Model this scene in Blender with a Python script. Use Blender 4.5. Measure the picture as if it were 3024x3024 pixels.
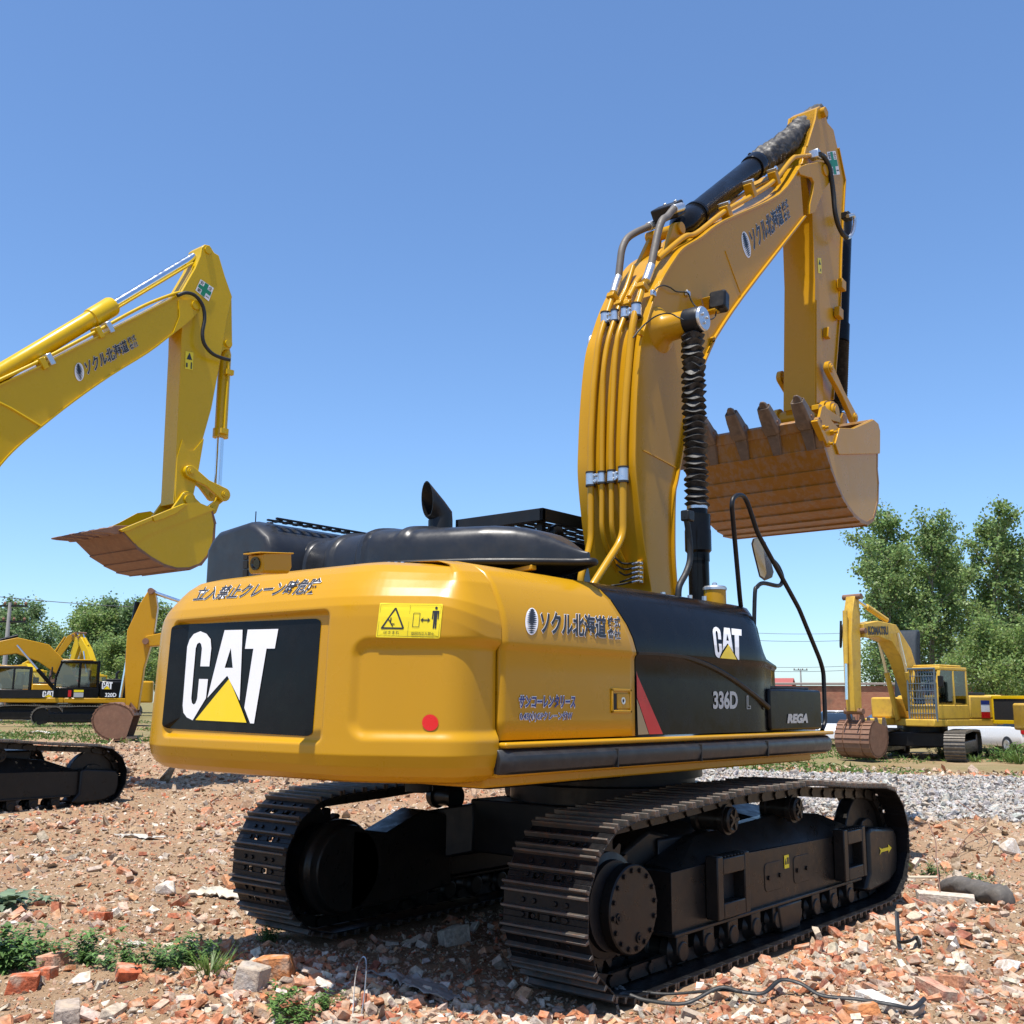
import bpy, bmesh, math, random
import numpy as np
from mathutils import Vector, Matrix
from mathutils.bvhtree import BVHTree

for _o in list(bpy.data.objects):
    bpy.data.objects.remove(_o, do_unlink=True)
SC = bpy.context.scene
COL = SC.collection
R = math.radians
random.seed(7)
RNG = np.random.default_rng(11)

# ------------------------------------------------------------------ camera
CAM_P = np.array([5.131, -7.445, 1.688]); YAW, PITCH, ROLL, FOC = .692, .179, .007, 1.034
_f = np.array([-math.sin(YAW) * math.cos(PITCH), math.cos(YAW) * math.cos(PITCH), math.sin(PITCH)])
_r0 = np.array([math.cos(YAW), math.sin(YAW), 0.]); _u0 = np.cross(_r0, _f)
CR = math.cos(ROLL) * _r0 + math.sin(ROLL) * _u0
CU = -math.sin(ROLL) * _r0 + math.cos(ROLL) * _u0
CF = _f
cd = bpy.data.cameras.new('camera'); cam = bpy.data.objects.new('camera', cd); COL.objects.link(cam)
cam.matrix_world = Matrix(((CR[0], CU[0], -CF[0], CAM_P[0]), (CR[1], CU[1], -CF[1], CAM_P[1]), (CR[2], CU[2], -CF[2], CAM_P[2]), (0, 0, 0, 1)))
cd.sensor_width = 36; cd.lens = 36 * FOC; cd.clip_start = .1; cd.clip_end = 3000
SC.camera = cam

# ------------------------------------------------------------------ light
SUN = Vector((.045, -.29, 1.0)).normalized()          # direction towards the sun
SUN_EL = math.asin(SUN.z)
w = bpy.data.worlds.new('World'); SC.world = w; w.use_nodes = True
nt = w.node_tree; nt.nodes.clear()
_o = nt.nodes.new('ShaderNodeOutputWorld'); _b = nt.nodes.new('ShaderNodeBackground'); _s = nt.nodes.new('ShaderNodeTexSky')
_s.sky_type = 'NISHITA'; _s.sun_disc = False; _s.sun_elevation = SUN_EL; _s.sun_rotation = math.atan2(SUN.x, SUN.y)
_s.altitude = 300; _s.air_density = 1.0; _s.dust_density = .7; _s.ozone_density = 8
_b.inputs['Strength'].default_value = .136
_t = nt.nodes.new('ShaderNodeMix'); _t.data_type = 'RGBA'; _t.blend_type = 'MULTIPLY'; _t.inputs[0].default_value = 1; _t.inputs[7].default_value = (.97, 1.02, 1.04, 1)
nt.links.new(_s.outputs[0], _t.inputs[6]); nt.links.new(_t.outputs[2], _b.inputs[0]); nt.links.new(_b.outputs[0], _o.inputs[0])
sd = bpy.data.lights.new('sun', 'SUN'); sd.energy = 5.0; sd.angle = R(.53); sd.color = (1, .95, .87)
so = bpy.data.objects.new('sun', sd); COL.objects.link(so); so.location = (0, 0, 30)
so.rotation_euler = SUN.to_track_quat('Z', 'Y').to_euler()
SC.view_settings.view_transform = 'Standard'; SC.view_settings.look = 'None'
SC.view_settings.exposure = .55; SC.view_settings.gamma = 1
try:
    SC.cycles.max_bounces = 6; SC.cycles.diffuse_bounces = 3; SC.cycles.glossy_bounces = 3
    SC.cycles.transmission_bounces = 4; SC.cycles.transparent_max_bounces = 6
except Exception:
    pass

# ------------------------------------------------------------------ photo measuring: a point of the photograph on a real plane
VW = dict(F=(0, 0, 3024 / 1932), a=(400, 1400, .72464), b=(1400, 1500, .56936), c=(1650, 300, .54348), d=(1650, 900, .54348), e=(600, 2200, .56936),
          f=(1400, 2200, .72464), g=(0, 700, .54348), h=(0, 1700, .4142), i=(2300, 1400, .37474), j=(2300, 1900, .37474), k=(0, 2400, .41408),
          l=(2300, 2400, .37474), m=(600, 2700, .67288), n=(0, 1730, .26921), o=(2000, 500, .41408), q=(1650, 1300, .49172), r=(1450, 2300, .36232),
          s=(2000, 2200, .3882), t=(1700, 650, .2588), u=(1650, 1300, .2588), A=(1500, 1760, .20704), B=(540, 1680, .22774), C=(1080, 1760, .13458),
          D=(480, 1820, .24845), E=(2060, 1800, .20704), G=(600, 1420, .31056), H=(1200, 1400, .31056), I=(2050, 1150, .31056))
def ray(v, x, y):
    ox, oy, s = VW[v]; px, py = ox + x * s, oy + y * s
    return CF + ((px - 1512) / (FOC * 3024)) * CR - ((py - 1512) / (FOC * 3024)) * CU
def P(v, x, y, ax, val):
    d = ray(v, x, y); k = 'xyz'.index(ax); t = (val - CAM_P[k]) / d[k]
    return Vector(CAM_P + t * d)
def PD(v, x, y, dist):
    return Vector(CAM_P + ray(v, x, y) * dist)
def PX(v, pts, val): return [P(v, x, y, 'x', val) for x, y in pts]

# ------------------------------------------------------------------ scene helpers
def link(o, parent=None):
    COL.objects.link(o)
    if parent is not None: o.parent = parent
    return o
def tag(o, label=None, cat=None, group=None, kind=None):
    if label: o['label'] = label
    if cat: o['category'] = cat
    if group: o['group'] = group
    if kind: o['kind'] = kind
    return o
def empty(name, loc=(0, 0, 0), rz=0., label=None, cat=None, group=None, rx=0., ry=0.):
    o = bpy.data.objects.new(name, None); COL.objects.link(o); o.location = loc; o.rotation_euler = (rx, ry, rz)
    o.empty_display_size = .3
    return tag(o, label, cat, group)
def children(o): return [c for c in bpy.data.objects if c.parent == o]
def copy_tree(o, parent=None):
    c = o.copy(); link(c, parent)
    for ch in children(o): copy_tree(ch, c)
    return c

class MB:
    def __init__(s): s.v = []; s.f = []; s.m = []; s.cur = 0
    def raw(s, v, f):
        n = len(s.v); s.v += [tuple(p) for p in v]; s.f += [tuple(i + n for i in q) for q in f]; s.m += [s.cur] * len(f); return s
    def box(s, c, d, rot=None, tz=0):
        c = Vector(c); hx, hy, hz = d[0] / 2, d[1] / 2, d[2] / 2
        vs = [Vector((x, y, z)) for x in (-hx, hx) for y in (-hy, hy) for z in (-hz, hz)]
        if rot is not None: vs = [rot @ p for p in vs]
        return s.raw([p + c for p in vs], [(0, 1, 3, 2), (4, 6, 7, 5), (0, 4, 5, 1), (2, 3, 7, 6), (0, 2, 6, 4), (1, 5, 7, 3)])
    def b2(s, a, b):                                                  # box from corner to corner
        return s.box([(a[i] + b[i]) / 2 for i in range(3)], [abs(a[i] - b[i]) for i in range(3)])
    def prism(s, poly, ax, a, b):                                     # poly: points whose coordinate ax is replaced by a / b
        k = 'xyz'.index(ax)
        def st(p, v):
            p = list(p)
            if len(p) == 2: p.insert(k, v)
            else: p[k] = v
            return p
        n = len(poly); A = [st(p, a) for p in poly]; B = [st(p, b) for p in poly]
        return s.raw(A + B, [tuple(range(n))[::-1], tuple(range(n, 2 * n))] + [(i, (i + 1) % n, n + (i + 1) % n, n + i) for i in range(n)])
    def loft(s, rings, close=True, caps=True):
        n = len(rings[0]); m = len(rings); vs = [p for r_ in rings for p in r_]; fs = []
        for j in range(m - 1):
            for i in range(n if close else n - 1):
                fs.append((j * n + i, j * n + (i + 1) % n, (j + 1) * n + (i + 1) % n, (j + 1) * n + i))
        if caps: fs += [tuple(range(n))[::-1], tuple(range((m - 1) * n, m * n))]
        return s.raw(vs, fs)
    def tube(s, pts, r, n=10, caps=True, flat=1.):
        pts = [Vector(p) for p in pts]; m = len(pts); rr = r if isinstance(r, (list, tuple)) else [r] * m
        T = []
        for i in range(m):
            t = (pts[min(i + 1, m - 1)] - pts[max(i - 1, 0)]); T.append(t.normalized() if t.length > 1e-9 else Vector((0, 0, 1)))
        u = T[0].orthogonal().normalized(); rings = []
        for i in range(m):
            u = (u - T[i] * u.dot(T[i])); u = u.normalized() if u.length > 1e-6 else T[i].orthogonal().normalized()
            v = T[i].cross(u)
            rings.append([pts[i] + (u * math.cos(2 * math.pi * k / n) + v * math.sin(2 * math.pi * k / n) * flat) * rr[i] for k in range(n)])
        return s.loft(rings, True, caps)
    def lathe(s, p0, d, prof, n=24, caps=True):                      # prof: (distance along d, radius)
        p0 = Vector(p0); d = Vector(d).normalized(); u = d.orthogonal().normalized(); v = d.cross(u)
        rings = [[p0 + d * t + (u * math.cos(2 * math.pi * k / n) + v * math.sin(2 * math.pi * k / n)) * r_ for k in range(n)] for t, r_ in prof]
        return s.loft(rings, True, caps)
    def rod(s, a, b, r, n=16):
        a, b = Vector(a), Vector(b); return s.lathe(a, b - a, [(0, r), ((b - a).length, r)], n)
    def build(s, name, mat, parent=None, bevel=0., ang=38, seg=2, off=None):
        me = bpy.data.meshes.new(name)
        V_ = s.v if off is None else [(p[0] - off[0], p[1] - off[1], p[2] - off[2]) for p in s.v]
        me.from_pydata([tuple(p) for p in V_], [], s.f); me.validate()
        for m_ in (mat if isinstance(mat, (list, tuple)) else [mat]): me.materials.append(m_)
        if len(me.polygons) == len(s.m): me.polygons.foreach_set('material_index', s.m)
        b_ = bmesh.new(); b_.from_mesh(me); bmesh.ops.recalc_face_normals(b_, faces=b_.faces); b_.to_mesh(me); b_.free()
        me.polygons.foreach_set('use_smooth', [True] * len(me.polygons)); me.set_sharp_from_angle(angle=R(ang))
        o = bpy.data.objects.new(name, me); link(o, parent)
        if bevel > 0:
            m_ = o.modifiers.new('bevel', 'BEVEL'); m_.width = bevel; m_.segments = seg; m_.limit_method = 'ANGLE'; m_.angle_limit = R(42)
            m_.use_clamp_overlap = True; m_.harden_normals = False
        return o

def spl(pts, n=8, closed=False):                                     # Catmull-Rom
    pts = [Vector(p) for p in pts]; m = len(pts); out = []
    for i in range(m if closed else m - 1):
        if closed: a, b, c, d = pts[(i - 1) % m], pts[i], pts[(i + 1) % m], pts[(i + 2) % m]
        else: a, b, c, d = pts[max(i - 1, 0)], pts[i], pts[i + 1], pts[min(i + 2, m - 1)]
        for k in range(n):
            t = k / n
            out.append(.5 * ((2 * b) + (c - a) * t + (2 * a - 5 * b + 4 * c - d) * t * t + (3 * b - a - 3 * c + d) * t ** 3))
    if not closed: out.append(pts[-1])
    return out
def bend(pts, r=.08, n=5):                                           # polyline with rounded corners
    pts = [Vector(p) for p in pts]; out = [pts[0]]
    for i in range(1, len(pts) - 1):
        a, b, c = pts[i - 1], pts[i], pts[i + 1]
        k = min(r, (a - b).length * .48, (c - b).length * .48)
        p, q_ = b + (a - b).normalized() * k, b + (c - b).normalized() * k
        for j in range(n + 1):
            t = j / n; out.append(p * (1 - t) ** 2 + b * 2 * t * (1 - t) + q_ * t * t)
    return out + [pts[-1]]
def rrect(x0, x1, y0, y1, r, n=5):
    out = []
    for cx, cy, a0 in ((x1 - r, y1 - r, 0), (x0 + r, y1 - r, 90), (x0 + r, y0 + r, 180), (x1 - r, y0 + r, 270)):
        for k in range(n + 1):
            a = R(a0 + 90 * k / n); out.append((cx + r * math.cos(a), cy + r * math.sin(a)))
    return out
def sstep(a, b, x):
    t = np.clip((np.asarray(x, float) - a) / (b - a), 0, 1); return t * t * (3 - 2 * t)

# ------------------------------------------------------------------ materials
def mat(name, rgb, rough=.5, metal=0., coat=0., var=.12, vscale=3., bump=0., bscale=60., dirt=0., dirtcol=(.30, .23, .16), spec=.5, rvar=.1, streak=0., scol=(.05, .04, .03)):
    m = bpy.data.materials.new(name); m.use_nodes = True; t = m.node_tree; N = t.nodes; L = t.links; b = N['Principled BSDF']
    tc = N.new('ShaderNodeTexCoord')
    def noise(sc, det=4, ro=.6, vec=None):
        n_ = N.new('ShaderNodeTexNoise'); n_.inputs['Scale'].default_value = sc; n_.inputs['Detail'].default_value = det; n_.inputs['Roughness'].default_value = ro
        L.new(vec or tc.outputs['Object'], n_.inputs['Vector']); return n_
    def ramp(src, a, b_, c0, c1):
        r_ = N.new('ShaderNodeMapRange'); r_.inputs[1].default_value = a; r_.inputs[2].default_value = b_; r_.inputs[3].default_value = c0; r_.inputs[4].default_value = c1
        L.new(src, r_.inputs[0]); return r_
    n1 = noise(vscale)
    mx = N.new('ShaderNodeMix'); mx.data_type = 'RGBA'
    mx.inputs[6].default_value = (*[c * (1 - var) for c in rgb], 1); mx.inputs[7].default_value = (*[min(1, c * (1 + var)) for c in rgb], 1)
    L.new(n1.outputs[0], mx.inputs[0]); col = mx.outputs[2]
    if streak > 0:
        mp = N.new('ShaderNodeMapping'); mp.inputs['Scale'].default_value = (9, 9, 1.2); L.new(tc.outputs['Object'], mp.inputs[0])
        n3 = noise(1.6, 6, .65, mp.outputs[0]); r3 = ramp(n3.outputs[0], .46, .60, 0, streak)
        m3 = N.new('ShaderNodeMix'); m3.data_type = 'RGBA'; m3.inputs[7].default_value = (*scol, 1); L.new(r3.outputs[0], m3.inputs[0]); L.new(col, m3.inputs[6]); col = m3.outputs[2]
    if dirt > 0:
        n2 = noise(vscale * 2.3, 8, .7); r2 = ramp(n2.outputs[0], .48, .72, 0, dirt)
        m2 = N.new('ShaderNodeMix'); m2.data_type = 'RGBA'; m2.inputs[7].default_value = (*dirtcol, 1); L.new(r2.outputs[0], m2.inputs[0]); L.new(col, m2.inputs[6]); col = m2.outputs[2]
    L.new(col, b.inputs['Base Color'])
    nr = noise(vscale * 4, 6); rr = ramp(nr.outputs[0], .3, .7, max(.02, rough - rvar), min(1, rough + rvar)); L.new(rr.outputs[0], b.inputs['Roughness'])
    b.inputs['Metallic'].default_value = metal; b.inputs['Coat Weight'].default_value = coat; b.inputs['Coat Roughness'].default_value = .12
    b.inputs['Specular IOR Level'].default_value = spec
    if bump > 0:
        nb = noise(bscale, 3); bp = N.new('ShaderNodeBump'); bp.inputs['Strength'].default_value = bump; bp.inputs['Distance'].default_value = .004
        L.new(nb.outputs[0], bp.inputs['Height']); L.new(bp.outputs[0], b.inputs['Normal'])
    return m
M = {}
M['yellow'] = mat('yellow_paint', (.475, .243, .006), .30, coat=.10, var=.05, vscale=1.2, bump=.05, bscale=14, rvar=.06, dirt=.08, dirtcol=(.40, .24, .03), spec=.25)
M['yellow_old'] = mat('weathered_yellow_paint', (.60, .37, .04), .45, var=.15, vscale=2, dirt=.45, dirtcol=(.23, .10, .04), bump=.2)
M['lemon'] = mat('bright_yellow_paint', (.58, .375, .005), .30, coat=.10, var=.05, vscale=1.2, dirt=.06, dirtcol=(.4, .25, .03), bump=.05, bscale=14, spec=.25)
M['bucket'] = mat('scuffed_shaded_bucket_paint', (.27, .118, .010), .42, var=.2, vscale=3, streak=.7, scol=(.25, .17, .115), dirt=.35, dirtcol=(.26, .13, .05), bump=.25, bscale=25)  # base darkened to hold the shade on the shell; streaks and scuffs are wear
M['rust'] = mat('brown_rusty_steel', (.19, .095, .055), .62, var=.35, vscale=5, dirt=.5, dirtcol=(.28, .17, .10), bump=.4, bscale=30)
M['tooth'] = mat('worn_tooth_steel', (.15, .115, .09), .48, metal=.35, var=.35, vscale=7, dirt=.6, dirtcol=(.27, .20, .15), bump=.35, bscale=35)
M['black'] = mat('black_gloss_paint', (.006, .006, .0065), .22, coat=.0, var=.25, vscale=2, dirt=.10, dirtcol=(.045, .042, .04), bump=.05, bscale=12, spec=.14)
M['hood'] = mat('weathered_black_plastic', (.017, .018, .021), .36, var=.3, vscale=2.5, dirt=.35, dirtcol=(.05, .05, .05), bump=.08, bscale=30, spec=.45)
M['blackm'] = mat('black_satin_paint', (.009, .009, .010), .42, var=.3, vscale=3, dirt=.25, dirtcol=(.035, .03, .025), spec=.3, bump=.1)
M['under'] = mat('dusty_black_undercarriage_paint', (.013, .0115, .010), .34, var=.3, vscale=3, dirt=.4, dirtcol=(.032, .026, .02), bump=.12, spec=.25)
M['track'] = mat('worn_black_track_steel', (.007, .007, .008), .4, metal=.2, var=.4, vscale=8, dirt=.3, dirtcol=(.035, .027, .022), bump=.3, bscale=40, spec=.25)
M['grouser'] = mat('scraped_grouser_steel', (.085, .075, .064), .48, metal=.4, var=.5, vscale=9, dirt=.7, dirtcol=(.20, .09, .045), bump=.35, bscale=50)
M['rubber'] = mat('black_rubber', (.012, .012, .012), .55, var=.3, vscale=6, dirt=.25, dirtcol=(.06, .055, .05), bump=.2)
M['bumper'] = mat('black_plastic_bumper', (.016, .017, .019), .38, var=.25, vscale=4, dirt=.35, dirtcol=(.06, .06, .06), spec=.4, bump=.15)
M['hose'] = mat('grey_hose', (.11, .095, .08), .6, var=.2, vscale=10)
M['chrome'] = mat('chrome', (.72, .74, .76), .14, metal=1., var=.05)
M['zinc'] = mat('zinc_plate', (.58, .60, .62), .33, metal=.85, var=.1, vscale=12, rvar=.08)
M['white'] = mat('white_vinyl', (.80, .80, .80), .4, var=.02)
M['inkw'] = mat('printed_black', (.02, .02, .022), .4, var=.05)
M['blue'] = mat('printed_blue', (.012, .03, .18), .4, var=.05)
M['red'] = mat('red_vinyl', (.50, .004, .006), .35, var=.04)
M['orange_red'] = mat('red_reflector', (.66, .008, .004), .3, var=.03)
M['signy'] = mat('yellow_vinyl', (.80, .64, .01), .35, var=.03)
M['logoy'] = mat('logo_yellow_vinyl', (.85, .60, .0), .35, var=.02)
M['green'] = mat('green_vinyl', (.01, .22, .10), .4, var=.03)
M['khaki'] = mat('khaki_vinyl', (.30, .22, .11), .4, var=.05)
M['silver'] = mat('silver_vinyl', (.45, .45, .45), .4, metal=.3, var=.03)
M['dark'] = mat('dark_void', (.006, .006, .006), .7, var=.1)
M['glass'] = mat('dark_glass', (.012, .016, .018), .06, var=.2, coat=.5, rvar=.02)
M['mirror_reflection'] = mat('painted_mirror_reflection', (.42, .31, .13), .25, metal=.0, var=.2, vscale=4)  # reflection of the yellow machine, painted as a plain gold tone
# ------------------------------------------------------------------ lettering and stickers
def text_mesh(body, bold=0., shear=0., space=1.):
    c = bpy.data.curves.new('lettering', 'FONT'); c.body = body; c.offset = bold; c.shear = shear; c.space_character = space; c.resolution_u = 4
    o = bpy.data.objects.new('lettering', c); COL.objects.link(o)
    bpy.context.view_layer.update()
    me = bpy.data.meshes.new_from_object(o.evaluated_get(bpy.context.evaluated_depsgraph_get()))
    v = np.array([q.co[:2] for q in me.vertices]); f = [tuple(p.vertices) for p in me.polygons]
    bpy.data.objects.remove(o, do_unlink=True); bpy.data.curves.remove(c); bpy.data.meshes.remove(me)
    return v, f
def norm_uv(v, box=None):
    a, b = (v.min(0), v.max(0)) if box is None else (np.array(box[0]), np.array(box[1]))
    return (v - a) / (b - a)
def text_uv(body, bold=0., shear=0., space=1., box=None):
    v, f = text_mesh(body, bold, shear, space); return norm_uv(v, box), f
def poly_uv(*polys):                                                  # polygons given in u,v (v up)
    v = []; f = []
    for p in polys:
        n = len(v); v += [tuple(q) for q in p]; f.append(tuple(range(n, n + len(p))))
    return np.array(v, float), f
def sub(uvf, rect):                                                   # place a 0..1 drawing inside a rectangle (u0,v0,u1,v1)
    v, f = uvf; a = np.array(rect[:2]); b = np.array(rect[2:]); return a + v * (b - a), f
def join(*parts):
    v = []; f = []
    for pv, pf in parts:
        n = len(v); v += [tuple(q) for q in pv]; f += [tuple(i + n for i in q) for q in pf]
    return np.array(v), f
def ellipse(cx, cy, rx, ry, n=28): return [(cx + rx * math.cos(2 * math.pi * k / n), cy + ry * math.sin(2 * math.pi * k / n)) for k in range(n)]
def cut_up(uvf, cell):                                                # cut a drawing along a grid so that it can bend with a curved panel
    v, f = uvf; b = bmesh.new(); vs = [b.verts.new((p[0], p[1], 0)) for p in v]
    for q in f:
        try: b.faces.new([vs[i] for i in q])
        except ValueError: pass
    for k in (0, 1):
        for t in np.arange(cell, 1, cell):
            co = [0, 0, 0]; no = [0, 0, 0]; co[k] = t; no[k] = 1
            bmesh.ops.bisect_plane(b, geom=b.verts[:] + b.edges[:] + b.faces[:], plane_co=co, plane_no=no)
    b.verts.index_update(); v2 = np.array([q.co[:2] for q in b.verts]); f2 = [tuple(w_.index for w_ in q.verts) for q in b.faces]; b.free()
    return v2, f2
def decal(name, uvf, surf, m, parent, off=.003, label=None):
    v, f = uvf; mb = MB(); pts = []; ns = []
    for u_, v_ in v:
        p, n_ = surf(float(u_), float(v_)); pts.append(p + n_ * off)
    o = None
    me = bpy.data.meshes.new(name); me.from_pydata([tuple(p) for p in pts], [], f); me.validate(); me.materials.append(m)
    # make all faces look outwards
    n0 = surf(.5, .5)[1]; b = bmesh.new(); b.from_mesh(me); b.normal_update()
    for q in b.faces:
        if q.normal.dot(n0) < 0: q.normal_flip()
    b.to_mesh(me); b.free()
    o = bpy.data.objects.new(name, me); link(o, parent)
    return tag(o, label)
def flat(tl, tr, br, bl):                                             # four 3-D corners -> surface function
    n_ = (tr - bl).cross(tl - br); n_ = n_.normalized()
    if n_.dot(Vector(CAM_P) - tl) < 0: n_ = -n_
    def s(u, v):
        return (bl * (1 - u) + br * u) * (1 - v) + (tl * (1 - u) + tr * u) * v, n_
    return s
def flat_px(v, c, ax, val): return flat(*[P(v, x, y, ax, val) for x, y in c])
def wrap(bvh, v, c):                                                  # four picture corners -> cast on a built surface
    d4 = [Vector(ray(v, x, y)) for x, y in c]                         # tl, tr, br, bl
    def s(a, b):
        d_ = (d4[3] * (1 - a) + d4[2] * a) * (1 - b) + (d4[0] * (1 - a) + d4[1] * a) * b
        h = bvh.ray_cast(Vector(CAM_P), d_.normalized())
        if h[0] is None: return Vector(CAM_P) + d_ * 4.5, Vector((0, -1, 0))
        n_ = h[1] if h[1].dot(d_) < 0 else -h[1]
        return h[0], n_
    return s
def bvh_of(o):
    me = o.data; return BVHTree.FromPolygons([v.co.copy() for v in me.vertices], [tuple(p.vertices) for p in me.polygons])

# emblem with three letters over a triangle, drawn on a 0..1 field
EMB_C = [(.0, .16), (.0, .82), (.02, .90), (.06, .96), (.13, .99), (.20, .96), (.25, .90), (.268, .80), (.268, .60), (.165, .60), (.165, .80), (.15, .85), (.13, .865), (.108, .85), (.095, .80), (.095, .24), (.108, .19), (.13, .175), (.15, .19), (.165, .24), (.165, .46), (.268, .46), (.268, .25), (.135, .0), (.06, .03), (.015, .08)]
EMB_A = [[(.285, .265), (.40, .995), (.50, .995), (.50, .80), (.478, .66), (.478, .56), (.50, .56), (.50, .495)], [(.50, .995), (.565, .995), (.66, .235), (.50, .495), (.50, .56), (.535, .56), (.50, .80)]]
EMB_T = [(.645, .995), (.95, .995), (.95, .80), (.855, .80), (.855, .0), (.81, .0), (.71, .175), (.735, .80), (.645, .80)]
EMB_TRI = [(.165, .005), (.50, .465), (.775, .005)]
EMB_T = [(.63, .995), (.955, .995), (.955, .79), (.865, .79), (.865, .0), (.82, .0), (.722, .16), (.722, .79), (.63, .79)]
EMB_A = [[(.28, .255), (.385, .995), (.475, .995), (.475, .80), (.435, .585), (.475, .585), (.475, .50)], [(.475, .995), (.575, .995), (.655, .235), (.475, .50), (.475, .585), (.525, .585), (.475, .80)]]
EMB_C = [(x * .98, y) for x, y in EMB_C]
def emblem(surf, parent, cell=None, off=.003, white=None, yel=None):
    for nm, pl, m_ in (('emblem_letters', [EMB_C] + EMB_A + [EMB_T], white or M['white']), ('emblem_triangle', [EMB_TRI], yel or M['logoy'])):
        uvf = poly_uv(*pl)
        if cell: uvf = cut_up(uvf, cell)
        decal(nm, uvf, surf, m_, parent, off)
def outlined(name, body, surf, ink, parent, bold=.012, rim=.03, shear=0., space=1., cell=None, box=None, off=.003, rect=None, white=None):
    v, f = text_mesh(body, bold, shear, space); bx = (v.min(0), v.max(0)) if box is None else box
    v2, f2 = text_mesh(body, bold + rim, shear, space)
    a = (norm_uv(v, bx), f); b = (norm_uv(v2, bx), f2)
    if rect: a = sub(a, rect); b = sub(b, rect)
    if cell: a = cut_up(a, cell); b = cut_up(b, cell)
    decal(name, b, surf, white or M['white'], parent, off); decal(name, a, surf, ink, parent, off + .002)
def company(surf, parent, ink, cell=None, off=.003):                  # striped globe and seven characters, four small ones stacked at the end
    g = cut_up(poly_uv(ellipse(.065, .5, .068, .53, 40)), .25); decal('lettering', g, surf, M['white'], parent, off)
    bars = []
    for k in range(12):
        y = .06 + .08 * k; hw = .056 * math.sqrt(max(.02, 1 - ((y - .5) / .5) ** 2)); t = .056 if k > 4 else .034
        bars.append([(.065 - hw, y), (.065, y - t), (.065 + hw, y), (.065, y + t)])
    decal('lettering', poly_uv(*bars), surf, ink, parent, off + .002)
    outlined('lettering', 'ソクル北海道', surf, ink, parent, .03, .022, rect=(.155, .02, .85, .98), off=off, cell=cell)
    outlined('lettering', '株式', surf, ink, parent, .02, .03, rect=(.865, .53, 1., .98), off=off)
    outlined('lettering', '會社', surf, ink, parent, .016, .03, rect=(.865, .02, 1., .47), off=off)
def green_cross(surf, parent, off=.003):
    decal('safety_sticker', poly_uv([(0, 0), (1, 0), (1, 1), (0, 1)]), surf, M['white'], parent, off)
    decal('safety_sticker', poly_uv([(.36, .02), (.64, .02), (.64, .98), (.36, .98)], [(.04, .36), (.36, .36), (.36, .64), (.04, .64)], [(.64, .36), (.96, .36), (.96, .64), (.64, .64)]), surf, M['green'], parent, off + .002)
    for ch, r_ in (('安', (.06, .68, .32, .96)), ('全', (.68, .68, .94, .96)), ('第', (.06, .05, .32, .32)), ('一', (.70, .15, .94, .2))):
        decal('safety_sticker', sub(text_uv(ch, .01), r_), surf, M['inkw'], parent, off + .004)
# ================================================================== the big excavator in the middle
EX = empty('excavator', (0, 0, 0), 0, 'large yellow and black excavator filling the foreground, big white letters on its rear', 'excavator')
Y_, K_ = M['yellow'], M['black']

# ------------------------------------------------------------------ counterweight: plan outline swept along a rounded profile, with two sunk fields
def round_poly(pts, rad, n=10):
    pts = [Vector((p[0], p[1])) for p in pts]; out = [pts[0]]
    for i in range(1, len(pts) - 1):
        a, b, c = pts[i - 1], pts[i], pts[i + 1]; k = min(rad[i], (a - b).length * .49, (c - b).length * .49)
        p, q_ = b + (a - b).normalized() * k, b + (c - b).normalized() * k
        out += [p * (1 - t) ** 2 + b * 2 * t * (1 - t) + q_ * t * t for t in [j / n for j in range(n + 1)]]
    return out + [pts[-1]]
CW_SEAM = -3.075
plan = round_poly([(-1.43, CW_SEAM), (-1.43, -3.36), (-.88, -3.70), (0, -3.73), (.88, -3.70), (1.43, -3.36), (1.43, CW_SEAM)], [0, .30, .22, .3, .22, .30, 0])
_pl = np.array([(p.x, p.y) for p in plan]); _sl = np.concatenate([[0], np.cumsum(np.linalg.norm(np.diff(_pl, axis=0), axis=1))]); CWL = _sl[-1]
def plan_at(s):
    x = np.interp(s, _sl, _pl[:, 0]); y = np.interp(s, _sl, _pl[:, 1]); e = .03
    dx = np.interp(min(s + e, CWL), _sl, _pl[:, 0]) - np.interp(max(s - e, 0), _sl, _pl[:, 0]); dy = np.interp(min(s + e, CWL), _sl, _pl[:, 1]) - np.interp(max(s - e, 0), _sl, _pl[:, 1])
    l_ = math.hypot(dx, dy); return x, y, dy / l_, -dx / l_
PROF = [(1.285, .30), (1.272, .16), (1.285, .09), (1.315, .045), (1.36, .016), (1.42, .0), (1.50, .004), (1.6, .008), (1.8, .016), (2.0, .024), (2.14, .032), (2.20, .04), (2.245, .06), (2.29, .095), (2.335, .135), (2.38, .180), (2.42, .24), (2.445, .34), (2.455, .5)]
PROF2 = [(1.285, .30), (1.272, .16), (1.285, .09), (1.315, .045), (1.36, .016), (1.42, 0), (1.50, 0), (1.6, 0), (1.8, 0), (1.965, 0), (2.0, -.016), (2.10, -.012), (2.18, .005), (2.25, .035), (2.335, .072), (2.40, .125), (2.45, .205), (2.478, .33), (2.487, .5)]   # the same where it meets the doors
_pz = np.array(PROF); _pz2 = np.array(PROF2); _pk = np.arange(len(PROF))
NS, NV = 330, 210
S_REAR = CWL / 2
def sdf_rr(x, y, x0, x1, y0, y1, r_):
    qx = abs(x - (x0 + x1) / 2) - (x1 - x0) / 2 + r_; qy = abs(y - (y0 + y1) / 2) - (y1 - y0) / 2 + r_
    return math.hypot(max(qx, 0), max(qy, 0)) + min(max(qx, qy), 0) - r_
def cw_depth(s, z):
    d1 = sdf_rr(s, z, S_REAR - .755, S_REAR + .735, 1.47, 2.185, .05)
    d = .034 * float(1 - sstep(-.03, .004, d1))
    d2 = sdf_rr(s, z, REC0, REC1, RECB, RECT, .10)
    return d + .026 * float(1 - sstep(-.05, .012, d2))
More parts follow.
